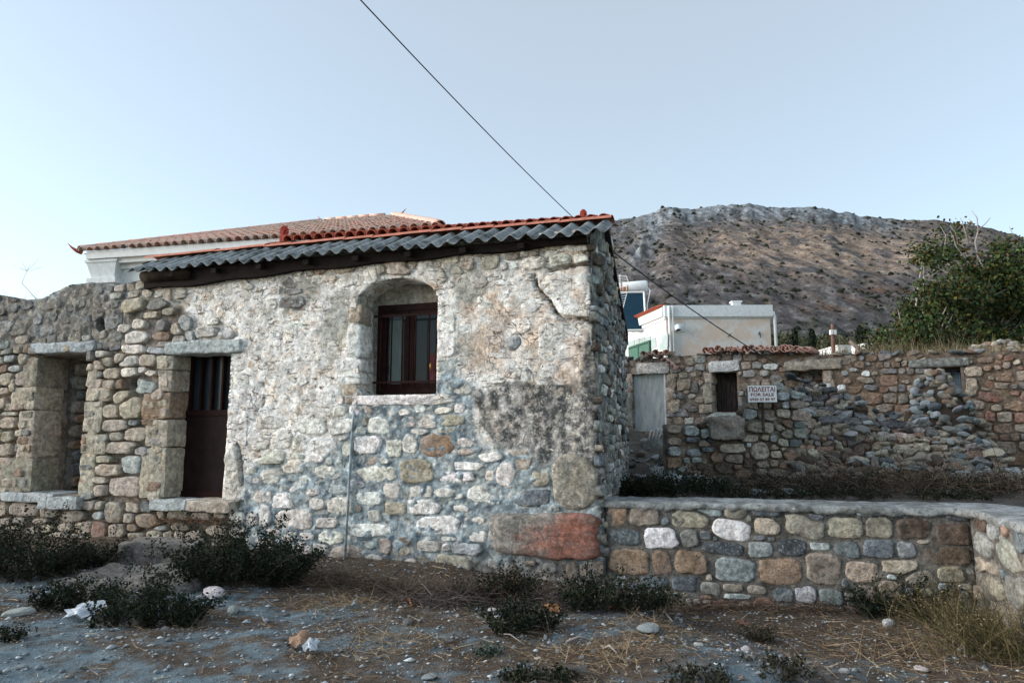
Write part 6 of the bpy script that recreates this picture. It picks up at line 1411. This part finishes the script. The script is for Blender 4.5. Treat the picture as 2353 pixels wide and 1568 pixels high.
# leaning golden grass at the right
rs = np.random.RandomState(9); n = 1900
bs = np.array([gp(x, y) for x, y in [(2130, 1420), (2180, 1440), (2230, 1450), (2280, 1480), (2330, 1500), (2160, 1400), (2380, 1520), (2250, 1500), (2320, 1450), (2420, 1500)]])
P = bs[rs.randint(0, len(bs), n)]+rs.normal(size=(n, 3))*[.16, .12, 0]; D = rs.normal(size=(n, 3))*.35+[-.25, 0, .75]
a_ = strips(P, D, rs.uniform(.2, .55, n), .006, .25, [(.10, .085, .035), (.06, .058, .028), (.16, .125, .06), (.035, .036, .02)], seed=9, seg=5, grav=.3)
n = 240; P = bs[rs.randint(0, len(bs), n)]+rs.normal(size=(n, 3))*[.18, .12, 0]; D = rs.normal(size=(n, 3))*.25+[-.45, 0, .75]; Ls = rs.uniform(.4, .75, n)
b_ = strips(P, D, Ls, .0045, .02, [(.18, .14, .075), (.12, .10, .055)], seed=10, seg=5, grav=.25)
hd = (b_[0].reshape(n, -1, 3))[:, -1]; hc = leaves(np.repeat(hd, 5, 0)+rs.normal(size=(n*5, 3))*.018, np.full(n*5, .012), n*6, .022, [(.20, .155, .08), (.14, .11, .06)], aspect=.3, seed=11)
V, Fs, c = merge(a_, b_, hc); tag(top('golden_grass', V, Fs, M['straw'], 'leaning clump of golden wild oat grass in front of the curved end of the low wall', 'grass', None, c, False), None, None, None, 'stuff')
# straw, stalks and chips strewn over the dirt
def litter(n, seed, cols, L, w, cond, lift=.006, up=.08):
    rs = np.random.RandomState(seed); X = rs.uniform(-6.5, 5.0, n*3); Y = rs.uniform(2.6, 9.6, n*3); m = fbm(X*1.1+3, Y*2.2, 21, 5, .6)*.55+fbm(X*4, Y*6, 22, 5, .65)*.45
    d = (X-A[0])*W.N[0]+(Y-A[1])*W.N[1]; dl = np.where(X > 1, (L0[1]+(X-L0[0])*(L1[1]-L0[1])/(L1[0]-L0[0])-Y), d); d = np.minimum(d, dl)
    pr = np.clip((m-.42)*4, 0.04, 1)*(.35+.65*np.exp(-np.clip(d, 0, 9)/1.3)+.35*(X > 0)); ok = (rs.rand(n*3) < pr) & (d > .02); X = X[ok][:n]; Y = Y[ok][:n]; k = len(X)
    P = np.stack([X, Y, G(X, Y)+lift*rs.rand(k)*2], 1); D = rs.normal(size=(k, 3)); D[:, 2] = rs.normal(size=k)*up; D[:, 1] *= .8
    return strips(P, D, rs.uniform(.3, 1.2, k)*L, w, .22, cols, seed=seed, seg=3)
V, Fs, c = merge(litter(26000, 31, DRY, .11, .0045, None), litter(16000, 32, PALE, .13, .0048, None, .012), litter(450, 33, [(.34, .27, .18), (.42, .36, .27)], .20, .009, None, .015, .15), litter(3500, 34, [(.34, .36, .36)], .05, .004, None))
structure('dry_straw', V, Fs, M['straw'], c, False, 'stuff')
def drytuft(x, y, n, L, cols, seed, sp=.10):
    rs = np.random.RandomState(seed); b = gp(x, y); P = b+rs.normal(size=(n, 3))*[sp*1.6, sp, 0]; P[:, 2] = G(P[:, 0], P[:, 1]); D = rs.normal(size=(n, 3)); D[:, 2] = np.abs(D[:, 2])*.3; return strips(P, D, rs.uniform(.3, 1.2, n)*L, .0045, .3, cols, seed=seed, grav=.2)
for nm, x, y, n, L, cl, sd, lb in (('dry_grass_tuft', 770, 1392, 700, .16, PALE, 41, 'flattened straw tuft by the blue grey gravel patch'), ('dry_grass_tuft', 870, 1478, 600, .15, PALE, 42, 'straw tuft right of the brown scrap of paper'), ('dry_grass_tuft', 1400, 1505, 800, .16, PALE, 43, 'pale straw tuft left of the chalky mound'), ('dry_grass_tuft', 2150, 1500, 1300, .22, PALE, 44, 'wide mat of dry stalks in front of the golden grass'), ('dry_grass_tuft', 1500, 1440, 600, .16, PALE, 45, 'thin straw round the pale flat stone')):
    V, Fs, c = drytuft(x, y, n, L, cl, sd, .16 if n < 1000 else .3); tag(top(nm, V, Fs, M['straw'], lb, 'dry grass', 'straw tufts on the dirt', c, False), None, None, None, 'stuff')
# gravel
ico = ROCKL[0]; tv0 = np.array([v.co for v in ico.vertices]); 
oc = np.array([(1, 0, 0), (-1, 0, 0), (0, 1, 0), (0, -1, 0), (0, 0, 1), (0, 0, -1)], float); of = np.array([(0, 2, 4), (2, 1, 4), (1, 3, 4), (3, 0, 4), (2, 0, 5), (1, 2, 5), (3, 1, 5), (0, 3, 5)])
rs = np.random.RandomState(51); n = 24000; X = rs.uniform(-6.5, 4.6, n); Y = 2.6+rs.rand(n)**.9*6.8; ok = (X-A[0])*W.N[0]+(Y-A[1])*W.N[1] > .05; X, Y = X[ok], Y[ok]; n = len(X)
s = np.exp(rs.normal(-5.05, .62, n)); s = np.minimum(s, .036); V = oc[None]*rs.uniform(.6, 1.3, (n, 6, 1))*s[:, None, None]*[1.2, 1, .6]; a = rs.uniform(0, 6.28, n); ca, sa = np.cos(a), np.sin(a)
V = np.stack([V[..., 0]*ca[:, None]-V[..., 1]*sa[:, None], V[..., 0]*sa[:, None]+V[..., 1]*ca[:, None], V[..., 2]], -1)+np.stack([X, Y, G(X, Y)+s*.2], -1)[:, None]
cl = np.array([(.20, .23, .25), (.30, .33, .35), (.46, .50, .52), (.14, .15, .16), (.22, .17, .13)])[rs.choice(5, n, p=[.3, .27, .18, .15, .10])]
structure('gravel', V.reshape(-1, 3), (np.arange(n)[:, None, None]*6+of[None]).reshape(-1, 3), M['grit'], np.repeat(cl, 6, 0), False, 'stuff')
# separate stones lying on the dirt
def stone_at(x, y, wpx, kind, label, flat=.6, k=0, group='loose stones on the dirt', name='loose_stone', hi=True, li=.1):
    p = gp(x, y); dist = np.linalg.norm(p-CAM); s = wpx/f*dist/2; me = ROCK[k % 10]
    o = place(name, me, Matrix.Translation(Vector(p+[0, 0, s*flat*.3])) @ Matrix.Rotation(k*1.3, 4, 'Z') @ Matrix.Diagonal((s, s*.8, s*flat, 1)), None, jit(PAL[kind], .05)+(li,)); return tag(o, label, 'stone', group)
stone_at(1485, 1448, 78, 'l', 'smooth pale flat stone lying in the straw before the low wall', .5, 1); stone_at(492, 1372, 66, 'W', 'white rock under the wide bush beside the steps', .75, 2); stone_at(465, 1376, 30, 'l', 'small grey rock leaning on the white rock', .8, 3)
stone_at(536, 1405, 38, 'l', 'pale crumbly stone below the white rock', .6, 4); stone_at(745, 1325+8, 22, 'l', 'small pointed white stone at the edge of the wide bush', 1., 5)
stone_at(935, 1430, 40, 'g', 'flat grey stone on the dirt below the whitewashed wall', .4, 6); stone_at(1578, 1540, 20, 'W', 'bright white chip at the left edge of the chalky mound', 1., 7)
stone_at(1712, 1492, 26, 'W', 'white chip above the chalky mound', .8, 8); stone_at(1604, 1482, 30, 'W', 'flat white chip left of the chalky mound', .5, 9); stone_at(2040, 1435, 30, 'W', 'white stone below the bush beside the golden grass', .9, 10)
stone_at(2115, 1540, 34, 'W', 'white stone at the bottom right in the straw', .7, 11); stone_at(1940, 1545, 26, 'W', 'white stone at the bottom right of the chalky mound', .8, 12); stone_at(1520, 1466, 14, 'W', 'tiny white pebble under the pale flat stone', .9, 13)
stone_at(1708, 1432, 34, 'r', 'flat reddish stone in the straw before the low wall', .4, 14); stone_at(985, 1556, 50, 'l', 'pale flat stone at the bottom edge', .3, 15); stone_at(1280, 1500, 16, 'l', 'little white stone in the middle of the litter', .9, 16)
stone_at(1365, 1497, 18, 'l', 'little grey stone right of centre in the litter', .9, 17); stone_at(1180, 1488, 14, 'l', 'small pale pebble below the small bush', .9, 18); stone_at(2215, 1498, 32, 'g', 'grey stone in the litter beside the golden grass', .8, 19); stone_at(43, 1412, 66, 'l', 'pale stone slab sunk in the dirt at the left edge', .4, 20)
stone_at(1130, 1403, 28, 'W', 'white fluffy lump of lime beside the small bush', .7, 21); stone_at(50, 1535, 26, 'l', 'small pale stone in the bottom left corner', .6, 22); stone_at(830, 1512, 14, 'W', 'white pebble right of the brown scrap of paper', .7, 23)
# more chips too similar to tell apart
rs = np.random.RandomState(61)
for k in range(46):
    x = rs.uniform(1080, 2330) if k < 34 else rs.uniform(60, 1080); y = rs.uniform(1418, 1560); p = gp(x, y); s = rs.uniform(.012, .030)
    o = place('stone_chip', ROCKL[k % 8], Matrix.Translation(Vector(p+[0, 0, s*.3])) @ rotm() @ Matrix.Diagonal((s*1.2, s, s*.6, 1)), None, jit(PAL['lWlWg'[k % 5]], .1)+(.0,)); tag(o, 'small pale stone chip scattered on the dirt', 'stone chip', 'stone chips scattered on the dirt')
# stone step and broad flat rock before the door
p = onz(360, 1291, .10); ST = Plane([p[0], p[1], 0], (1, -.06, 0)); u0, _ = ST.uv(266, 1270); u1, _ = ST.uv(447, 1270)
q = rblock(ST, u0, u1, .02, ST.uv(360, 1252)[1]+.03, -.45, .0, (.25, .23, .21), r=.03, n=16, am=.022, li=.4, al=.1); tag(top('stone_step', q[0], q[1], M['wall'], 'rough stone block used as a step in front of the brown door', 'step', None, q[2], True, q[3]), None, None)
p = gp(285, 1352); FR = Plane([p[0], p[1], 0], (1, -.05, 0)); q = rblock(FR, -.72, .72, -.10, p[2]+.085, -.75, .05, (.21, .20, .18), r=.05, n=20, am=.045, li=.3, al=.1); tag(top('flat_rock', q[0], q[1], M['wall'], 'broad flat rock below the step, between the low bushes', 'rock', None, q[2], True, q[3]), None, None)
# litter: plastic bag, paper scraps, old wood, leaves
def crumple(name, label, cat, x, y, w, h, mat, seed, rise=.5):
    rs = np.random.RandomState(seed); p = gp(x, y); k = 9; X = np.linspace(-.5, .5, k); Xg, Yg = np.meshgrid(X, X)
    Z = (.5-np.abs(Xg+.1*np.sin(Yg*9)))*h*rise+(fbm(Xg*5+seed, Yg*5, seed, 3)-.5)*h*.9+h*.25; Z = Z+(.5+Yg)*h*.5
    V = np.stack([p[0]+Xg*w+(fbm(Xg*4, Yg*4+seed, seed+1, 2)-.5)*w*.5, p[1]+Yg*w*.7+(fbm(Xg*4, Yg*4+seed, seed+2, 2)-.5)*w*.4, p[2]+np.maximum(Z, .0)], -1).reshape(-1, 3)
    idx = np.arange(k*k).reshape(k, k); Fq = np.stack([idx[:-1, :-1], idx[:-1, 1:], idx[1:, 1:], idx[1:, :-1]], -1).reshape(-1, 4); V2 = V-[0, 0, .004]; e = len(V)
    return top(name, np.concatenate([V, V2]), np.concatenate([Fq, Fq[:, ::-1]+e]), mat, label, cat, None, None, False)
crumple('plastic_bag', 'crumpled pale plastic bag lying in front of the low left bushes', 'plastic bag', 196, 1424, .26, .14, M['plastic'], 71); crumple('paper_scrap', 'rusty brown scrap beside the plastic bag', 'scrap', 225, 1412, .11, .05, M['paper'], 72); crumple('plastic_scrap', 'small white shreds right of the plastic bag', 'scrap', 262, 1412, .15, .04, M['plastic'], 73)
crumple('paper_scrap', 'brown crumpled paper standing on the open dirt', 'scrap', 688, 1490, .15, .11, simple('tan_paper', (.27, .17, .11), .8, .3, 9), 74); crumple('paper_scrap', 'pale piece leaning on the brown crumpled paper', 'scrap', 712, 1500, .09, .09, M['plastic'], 75)
crumple('dry_leaf', 'curled orange brown leaf beside the small bush', 'leaf', 1270, 1405, .13, .07, M['paper'], 76); crumple('dry_leaf', 'curled dark orange leaf under the corner bush', 'leaf', 1402, 1402, .08, .08, simple('rust_leaf', (.16, .06, .03), .8, .3, 9), 77)
crumple('plastic_scrap', 'white scrap caught at the foot of the low wall bush', 'scrap', 1998, 1392, .07, .09, M['plastic'], 78)
def stick(label, x0, y0, x1, y1, r=.008, mt='bark'):
    a = gp(x0, y0)+[0, 0, .012]; b = gp(x1, y1)+[0, 0, .02]; m = MB(); mid = (a+b)/2+[0, .02, .03]; m.tube([a, mid, b], [r, r*1.1, r*.7], 6); m.top('stick', M[mt], label, 'stick', smooth=True)
stick('pale bent stick lying in the litter below the corner bush', 1300, 1478, 1362, 1478, .009, 'twig'); stick('split pale cane near the foot of the low wall', 1510, 1402, 1545, 1432, .009, 'twig'); stick('short reddish stick before the curly dead stems', 935, 1382, 945, 1395, .014, 'rust'); stick('thick pale stalk crossing the litter right of centre', 1385, 1492, 1418, 1506, .008, 'twig'); stick('long stalk left of the pale straw tuft', 1140, 1458, 1205, 1488, .004, 'twig')

# ================================================================== YARD BEHIND THE LOW WALL
shrub('shrub', 'low green plants filling the yard just behind the low wall by the house', yp(1560, 1135), 1.9, .38, 1.0, 7000, size=.035); shrub('shrub', 'small dark plant on the yard path below the platform', yp(1562, 1085), .7, .32, .5, 2200, size=.035)
shrub('shrub', 'dark dry brush under the middle of the rubble bank', yp(1830, 1122), 1.9, .26, .8, 4500, cols=DK+[(.05, .035, .025)], size=.035, twigs=220); shrub('shrub', 'dark dry brush under the right end of the rubble bank', yp(2060, 1124), 3.0, .28, .8, 6500, cols=DK+[(.055, .04, .028)], size=.035, twigs=320); shrub('shrub', 'reddish dry brush in front of the old building at the far right', yp(2290, 1130), 2.4, .35, .6, 3600, cols=[(.05, .03, .022), (.03, .032, .02)], size=.035, twigs=260)
def ytangle(label, xs_, y, n, L, cols, seed, sp=.2): tangle('dead_brush', label, [yp(x, y) for x in xs_], sp, n, L, cols, .009, .9, seed)
ytangle('brown stems hanging below the trough of the stone platform', range(1700, 1790, 12), 1100, 700, .45, DRY, 81); ytangle('thin dry stalks standing before the rubble bank', range(1830, 2230, 16), 1128, 900, .6, DRY+PALE[:1], 82); ytangle('pale dry grass growing on the right side of the rubble bank', range(2120, 2160, 8), 1060, 260, .45, [(.20, .16, .10), (.26, .2, .13)], 83, .15)
for k in range(130):
    x = (RS.uniform(1435, 2000) if k < 60 else RS.uniform(1750, 2340)) if k < 110 else RS.uniform(1440, 1540); y = RS.uniform(1088, 1138) if k < 110 else RS.uniform(1030, 1100); p = yp(x, y); s = RS.uniform(.04, .13)*(1.5 if k % 9 == 0 else 1)
    o = place('yard_stone', ROCKL[k % 8] if s < .1 else ROCK[k % 10], Matrix.Translation(Vector(p+[0, 0, s*.3])) @ rotm() @ Matrix.Diagonal((s*1.4, s, s*.5, 1)), None, jit(PAL['lWlbgTlW'[k % 8]], .15)+(.1,)); tag(o, 'pale broken stone strewn in the yard behind the low wall', 'stone', 'broken stones strewn in the yard')
shrub('shrub', 'straggling dry weeds in the yard close behind the coping of the low wall', yp(1950, 1143), 4.2, .16, .8, 5200, cols=DK+[(.06, .045, .03)], size=.03, twigs=700)
ytangle('dark brown dead grass matted right behind the low wall coping', range(1640, 2400, 10), 1134, 2600, .22, DRY+[(.05, .045, .03), (.035, .035, .025)], 85, .35); ytangle('thin grass matted in the yard before the rubble bank', range(1700, 2400, 10), 1126, 1500, .38, DRY+[(.05, .045, .03), (.035, .035, .025)], 86, .25)
shrub('shrub', 'dark weeds in the yard behind the coping near the house', yp(1480, 1134), 1.0, .30, .7, 4200, size=.032, twigs=80)
# steps of rough slabs leading to the pale door
for k, (x0, x1, y) in enumerate(((1560, 1650, 1108), (1548, 1640, 1092), (1545, 1625, 1120), (1500, 1575, 1103))):
    p = yp((x0+x1)/2, y); s = (x1-x0)/f*p[1]/2; PP = Plane([p[0], p[1], 0], (1, -.1, 0)); q = rblock(PP, -s, s, p[2]-.05, p[2]+.10+.03*k, -.5, 0, jit(PAL['l'], .1), r=.04, n=8, am=.04, li=.15)
    tag(top('slab', q[0], q[1], M['wall'], ['flat grey slab in the yard nearest the rubble', 'flat slab one step higher towards the pale door', 'lowest flat slab close behind the low wall', 'small slab at the left of the yard path'][k], 'slab', None, q[2], True, q[3]), None, None)
p = ony(1500, 1040, 15.5); PP = Plane([p[0], p[1], 0], (1, -.1, 0)); u0, u1, v0, v1 = rect(PP, 1478, 1068, 1536, 1032, 0)
q = rblock(PP, u0+.02, PP.uv(1531, 1040)[0], PP.uv(1500, 1100)[1], PP.uv(1500, 1010)[1], -1.4, 0, jit(PAL['g'], .1), r=.05, n=9, am=.05, li=.2); tag(top('threshold_block', q[0], q[1], M['wall'], 'grey raised stone threshold below the pale door', 'step', None, q[2], True, q[3]), None, None)
for k in range(5):
    c0 = PP.pt(PP.uv(1490+k*8, 1000)[0], PP.uv(1490, 1008)[1], -.1); m = MB(); m.tube([c0+[.0, 0, -.02], c0+[.06, 0, .18+.03*math.sin(k)], c0+[.22, 0, .22-.03*k], c0+[.40, 0, .02]], .022, 6)
    if k == 0: coil = thing('cable_coil', 'loose loops of pale hose lying on the threshold of the pale door', 'hose', c0)
    m.build('loop', M['white_old'], coil, True)
# dry grass and seed heads on the wall heads
rs = np.random.RandomState(91); n = 2600; xx = rs.uniform(1860, 2500, n); P = np.array([BW.pt(*BW.uv(x, np.interp(x, [p[0] for p in tP], [p[1] for p in tP])), 0) for x in xx])+rs.normal(size=(n, 3))*[.1, .3, 0]+[0, .5, 0]; P[:, 2] += .0
D = rs.normal(size=(n, 3))*.3+[0, 0, 1]; clump = fbm(xx/22, xx*0, 92, 3); a_ = strips(P, D, rs.uniform(.08, .45, n)*np.clip(clump*1.9-.2, .2, 1.6), .009, .2, [(.32, .25, .16), (.24, .18, .11), (.16, .13, .07)], seed=91)
structure('wall_top_grass', *a_[:2], M['straw'], a_[2], False, 'stuff')
P = np.array([W.pt(W.uv(x, 690)[0], float(vtop(W.uv(x, 680)[0]))-.02, -.25) for x in rs.uniform(-60, 280, 160)]); a_ = strips(P, rs.normal(size=(160, 3))*.35+[0, 0, 1], rs.uniform(.04, .22, 160), .0035, .3, [(.20, .14, .12), (.3, .24, .22)], seed=93)
structure('ruin_top_grass', *a_[:2], M['straw'], a_[2], False, 'stuff')
b0 = W.pt(W.uv(50, 688)[0], float(vtop(W.uv(50, 680)[0])), -.3); tw = MB(); tp_ = [W.pt(*W.uv(*q, -.3), -.3) for q in ((50, 650), (62, 622), (45, 590), (88, 595), (30, 608), (70, 604), (100, 612))]
tw.tube([b0, tp_[0], tp_[1]], [.006, .005, .004], 5)
for e in tp_[2:]: tw.tube([tp_[1], (tp_[1]+e)/2+[0, 0, -.01], e], [.0035, .003, .0015], 4)
tw.top('dry_weed', simple('pale_stem', (.42, .36, .34)), 'thin branching dry weed standing on top of the ruined wall', 'weed', smooth=True)

# ================================================================== BANK, FIG TREE, CYPRESSES, FAR HOUSES
X, Y, Fq = grid(2.2, 34, 16, 60, .5)
db = (X-BW.O[0])*BW.N[0]+(Y-BW.O[1])*BW.N[1]; Z = 3.15+(fbm(X*.3, Y*.3, 301, 3)-.5)*.5-.25*sst(8, 3, X)-2.9*sst(26, 56, Y)+.0*db; kq = (db[:-1, :-1] < -.9).ravel(); Fk = Fq[kq]; us = np.unique(Fk); rm = -np.ones(X.size, int); rm[us] = np.arange(len(us))
C = np.stack([.16+0*X, .125+0*X, .08+0*X], -1)*(.6+.8*fbm(X*1.5, Y*1.5, 302, 4)[..., None]); structure('bank', np.stack([X, Y, Z], -1).reshape(-1, 3)[us], rm[Fk], M['hill'], C.reshape(-1, 3)[us])
poly = [(2040, 800), (2052, 770), (2105, 745), (2088, 700), (2130, 640), (2098, 575), (2160, 560), (2188, 585), (2175, 520), (2235, 560), (2290, 545), (2352, 560), (2480, 520), (2620, 560), (2700, 700), (2680, 820), (2200, 815)]
rs = np.random.RandomState(101); cents = []; 
while len(cents) < 210:
    x, y = rs.uniform(2030, 2720), rs.uniform(510, 815)
    if not pip(np.array(x), np.array(y), poly): continue
    top_ = np.interp(x, [2030, 2100, 2200, 2352, 2700], [780, 640, 600, 560, 560])
    if y < top_+40 and rs.rand() < .5: continue
    cents.append(ony(x, y, rs.uniform(22.5, 27)))
cents = np.array(cents)
fig = thing('fig_tree', 'wide dark green fig tree with yellowing leaves and bare top branches at the far right', 'tree', np.array([14.5, 25, 2.6]))
V, Fs, c = leaves(cents, rs.uniform(.35, .62, len(cents)), 46000, .135, [(.045, .07, .026), (.06, .10, .034), (.025, .04, .02), (.06, .075, .022), (.03, .05, .03), (.028, .045, .022), (.035, .05, .02), (.095, .085, .02), (.04, .06, .024), (.05, .07, .026), (.08, .045, .018)], flat=.5, aspect=.75, seed=102)
o = obj('crown', V, Fs, M['leaf'], fig, c, False); o['kind'] = 'stuff'
tr_ = MB(); rt = np.array([14.5, 25, 2.6])
for k in range(5): a = 2*math.pi*k/5; tr_.tube([rt+[.3*math.cos(a), .3*math.sin(a), -.3], rt+[.9*math.cos(a), .5*math.sin(a), 1.2], rt+[2.4*math.cos(a), 1.2*math.sin(a), 2.4]], [.16, .12, .07], 7)
tr_.build('trunk', M['bark'], fig, True)
br = MB()
for k in range(34):
    c_ = cents[rs.randint(len(cents))]; s_ = rt+(c_-rt)*.35+rs.normal(size=3)*.3; md = (s_+c_)/2+rs.normal(size=3)*.35; br.tube([s_, md, c_, c_+rs.normal(size=3)*.35+[0, 0, .2]], [.05, .035, .018, .006], 5)
o = br.build('branches', M['twig'], fig, True)
def bare(pts, r0): 
    m = MB(); q = [ony(x, y, 24.2) for x, y in pts]; m.tube(q, list(np.linspace(r0, .008, len(q))), 5); m.build('bare_branch', M['twig'], fig, True)
for pts, r0 in (([(2275, 690), (2262, 620), (2245, 585), (2240, 555), (2247, 530), (2244, 500), (2232, 484)], .05), ([(2244, 530), (2262, 515), (2275, 500)], .02), ([(2244, 525), (2230, 508), (2225, 503)], .015), ([(2225, 560), (2215, 525), (2206, 500)], .02), ([(2218, 530), (2228, 510)], .01), ([(2225, 650), (2200, 600), (2165, 595), (2130, 588), (2120, 575)], .045),
    ([(2165, 595), (2170, 570), (2172, 540), (2160, 520)], .02), ([(2125, 700), (2105, 668), (2095, 655)], .02), ([(2090, 770), (2068, 735), (2062, 710)], .02), ([(2352, 620), (2325, 640), (2305, 610), (2312, 580)], .04), ([(2352, 560), (2330, 545), (2318, 520)], .02), ([(2240, 620), (2195, 565), (2190, 545), (2182, 530)], .02), ([(2130, 660), (2112, 600), (2108, 585)], .02), ([(2200, 560), (2195, 535), (2182, 518)], .012)): bare(pts, r0)
for a, b in ((-1, 1),):
    for k in range(8):
        x = 2100+k*30; bare([(x, 800), (x+rs.uniform(-12, 12), 760), (x+rs.uniform(-18, 10), 735)], .012)
# scrub along the foot of the fig tree, behind the wall
rs = np.random.RandomState(111); cc = np.array([ony(x, y, 24+rs.rand()) for x, y in [(rs.uniform(1990, 2120), rs.uniform(775, 808)) for _ in range(26)]])
V, Fs, c = leaves(cc, np.full(26, .35), 3200, .10, [(.05, .06, .025), (.07, .075, .03), (.035, .045, .022)], seed=112); hg = tag(top('scrub', V, Fs, M['leaf'], 'yellow green scrub between the far white houses and the fig tree', 'scrub', None, c, False), None, None)
for (x, ytop, yb, w, Yy, lb) in ((1825, 755, 830, 14, 115, 'dark narrow cypress, left one of the pair behind the white house'), (1865, 757, 820, 14, 118, 'dark narrow cypress, right one of the pair behind the white house'), (1812, 790, 830, 9, 116, 'short cypress beside the left cypress'), (1974, 748, 812, 13, 125, 'dark cypress behind the far white houses'), (1988, 756, 812, 12, 126, 'cypress just right of the one behind the far white houses')):
    b = ony(x, yb, Yy); t = ony(x, ytop, Yy); k = 34; zs = np.linspace(0.02, .97, k); rad = w/f*Yy/2*np.sin(np.clip(zs*1.1+.25, 0, 3.14)**.8*1.0)*(1-zs**3); Cc = b[None]*(1-zs[:, None])+t[None]*zs[:, None]
    V, Fs, c = leaves(Cc, rad*1.0+.1, 1500, .55, [(.014, .022, .014), (.022, .03, .02)], flat=2, aspect=.4, seed=int(x)); o = thing('cypress', lb, 'tree', b, 'cypresses'); q = obj('crown', V, Fs, M['leaf'], o, c, False); q['kind'] = 'stuff'; m = MB(); m.tube([b-[0, 0, 3], b+[0, 0, 1]], .25, 6); m.build('trunk', M['bark'], o)
for (x0, x1, y0, y1, Yy, lb) in ((1926, 1955, 795, 812, 95, 'small far white house right of the wooden pole'), (1987, 2006, 791, 812, 98, 'small far white house below the cypresses')):
    a = ony(x0, y1, Yy); b = ony(x1, y0, Yy); h_ = thing('far_house', lb, 'house', a, 'far white houses'); m = MB(); m.box((a[0], Yy, a[2]-4), (b[0], Yy+6, b[2])); m.build('wall', M['white'], h_); m = MB(); m.box((a[0]-.15, Yy-.1, b[2]+.003), (b[0]+.15, Yy+6.1, b[2]+.16)); m.build('roof_slab', M['white_old'], h_)
    m = MB(); m.box((a[0]+.5, Yy-.04, a[2]+.0), (a[0]+1.1, Yy-.003, a[2]+.5)); m.build('window', M['glass'], h_)
# green trees of the plain, at the hill foot
rs = np.random.RandomState(121); cc = []
for k in range(420):
    x = rs.uniform(1700, 2150); Yy = rs.uniform(150, 260); cc.append(ony(x, rs.uniform(800, 845), Yy)+[0, 0, rs.rand()*3])
V, Fs, c = leaves(np.array(cc), np.full(len(cc), 2.2), 16000, 1.0, [(.05, .06, .032), (.035, .045, .026), (.075, .08, .045)], seed=122); structure('olive_grove', V, Fs, M['leaf'], c, False, 'stuff')
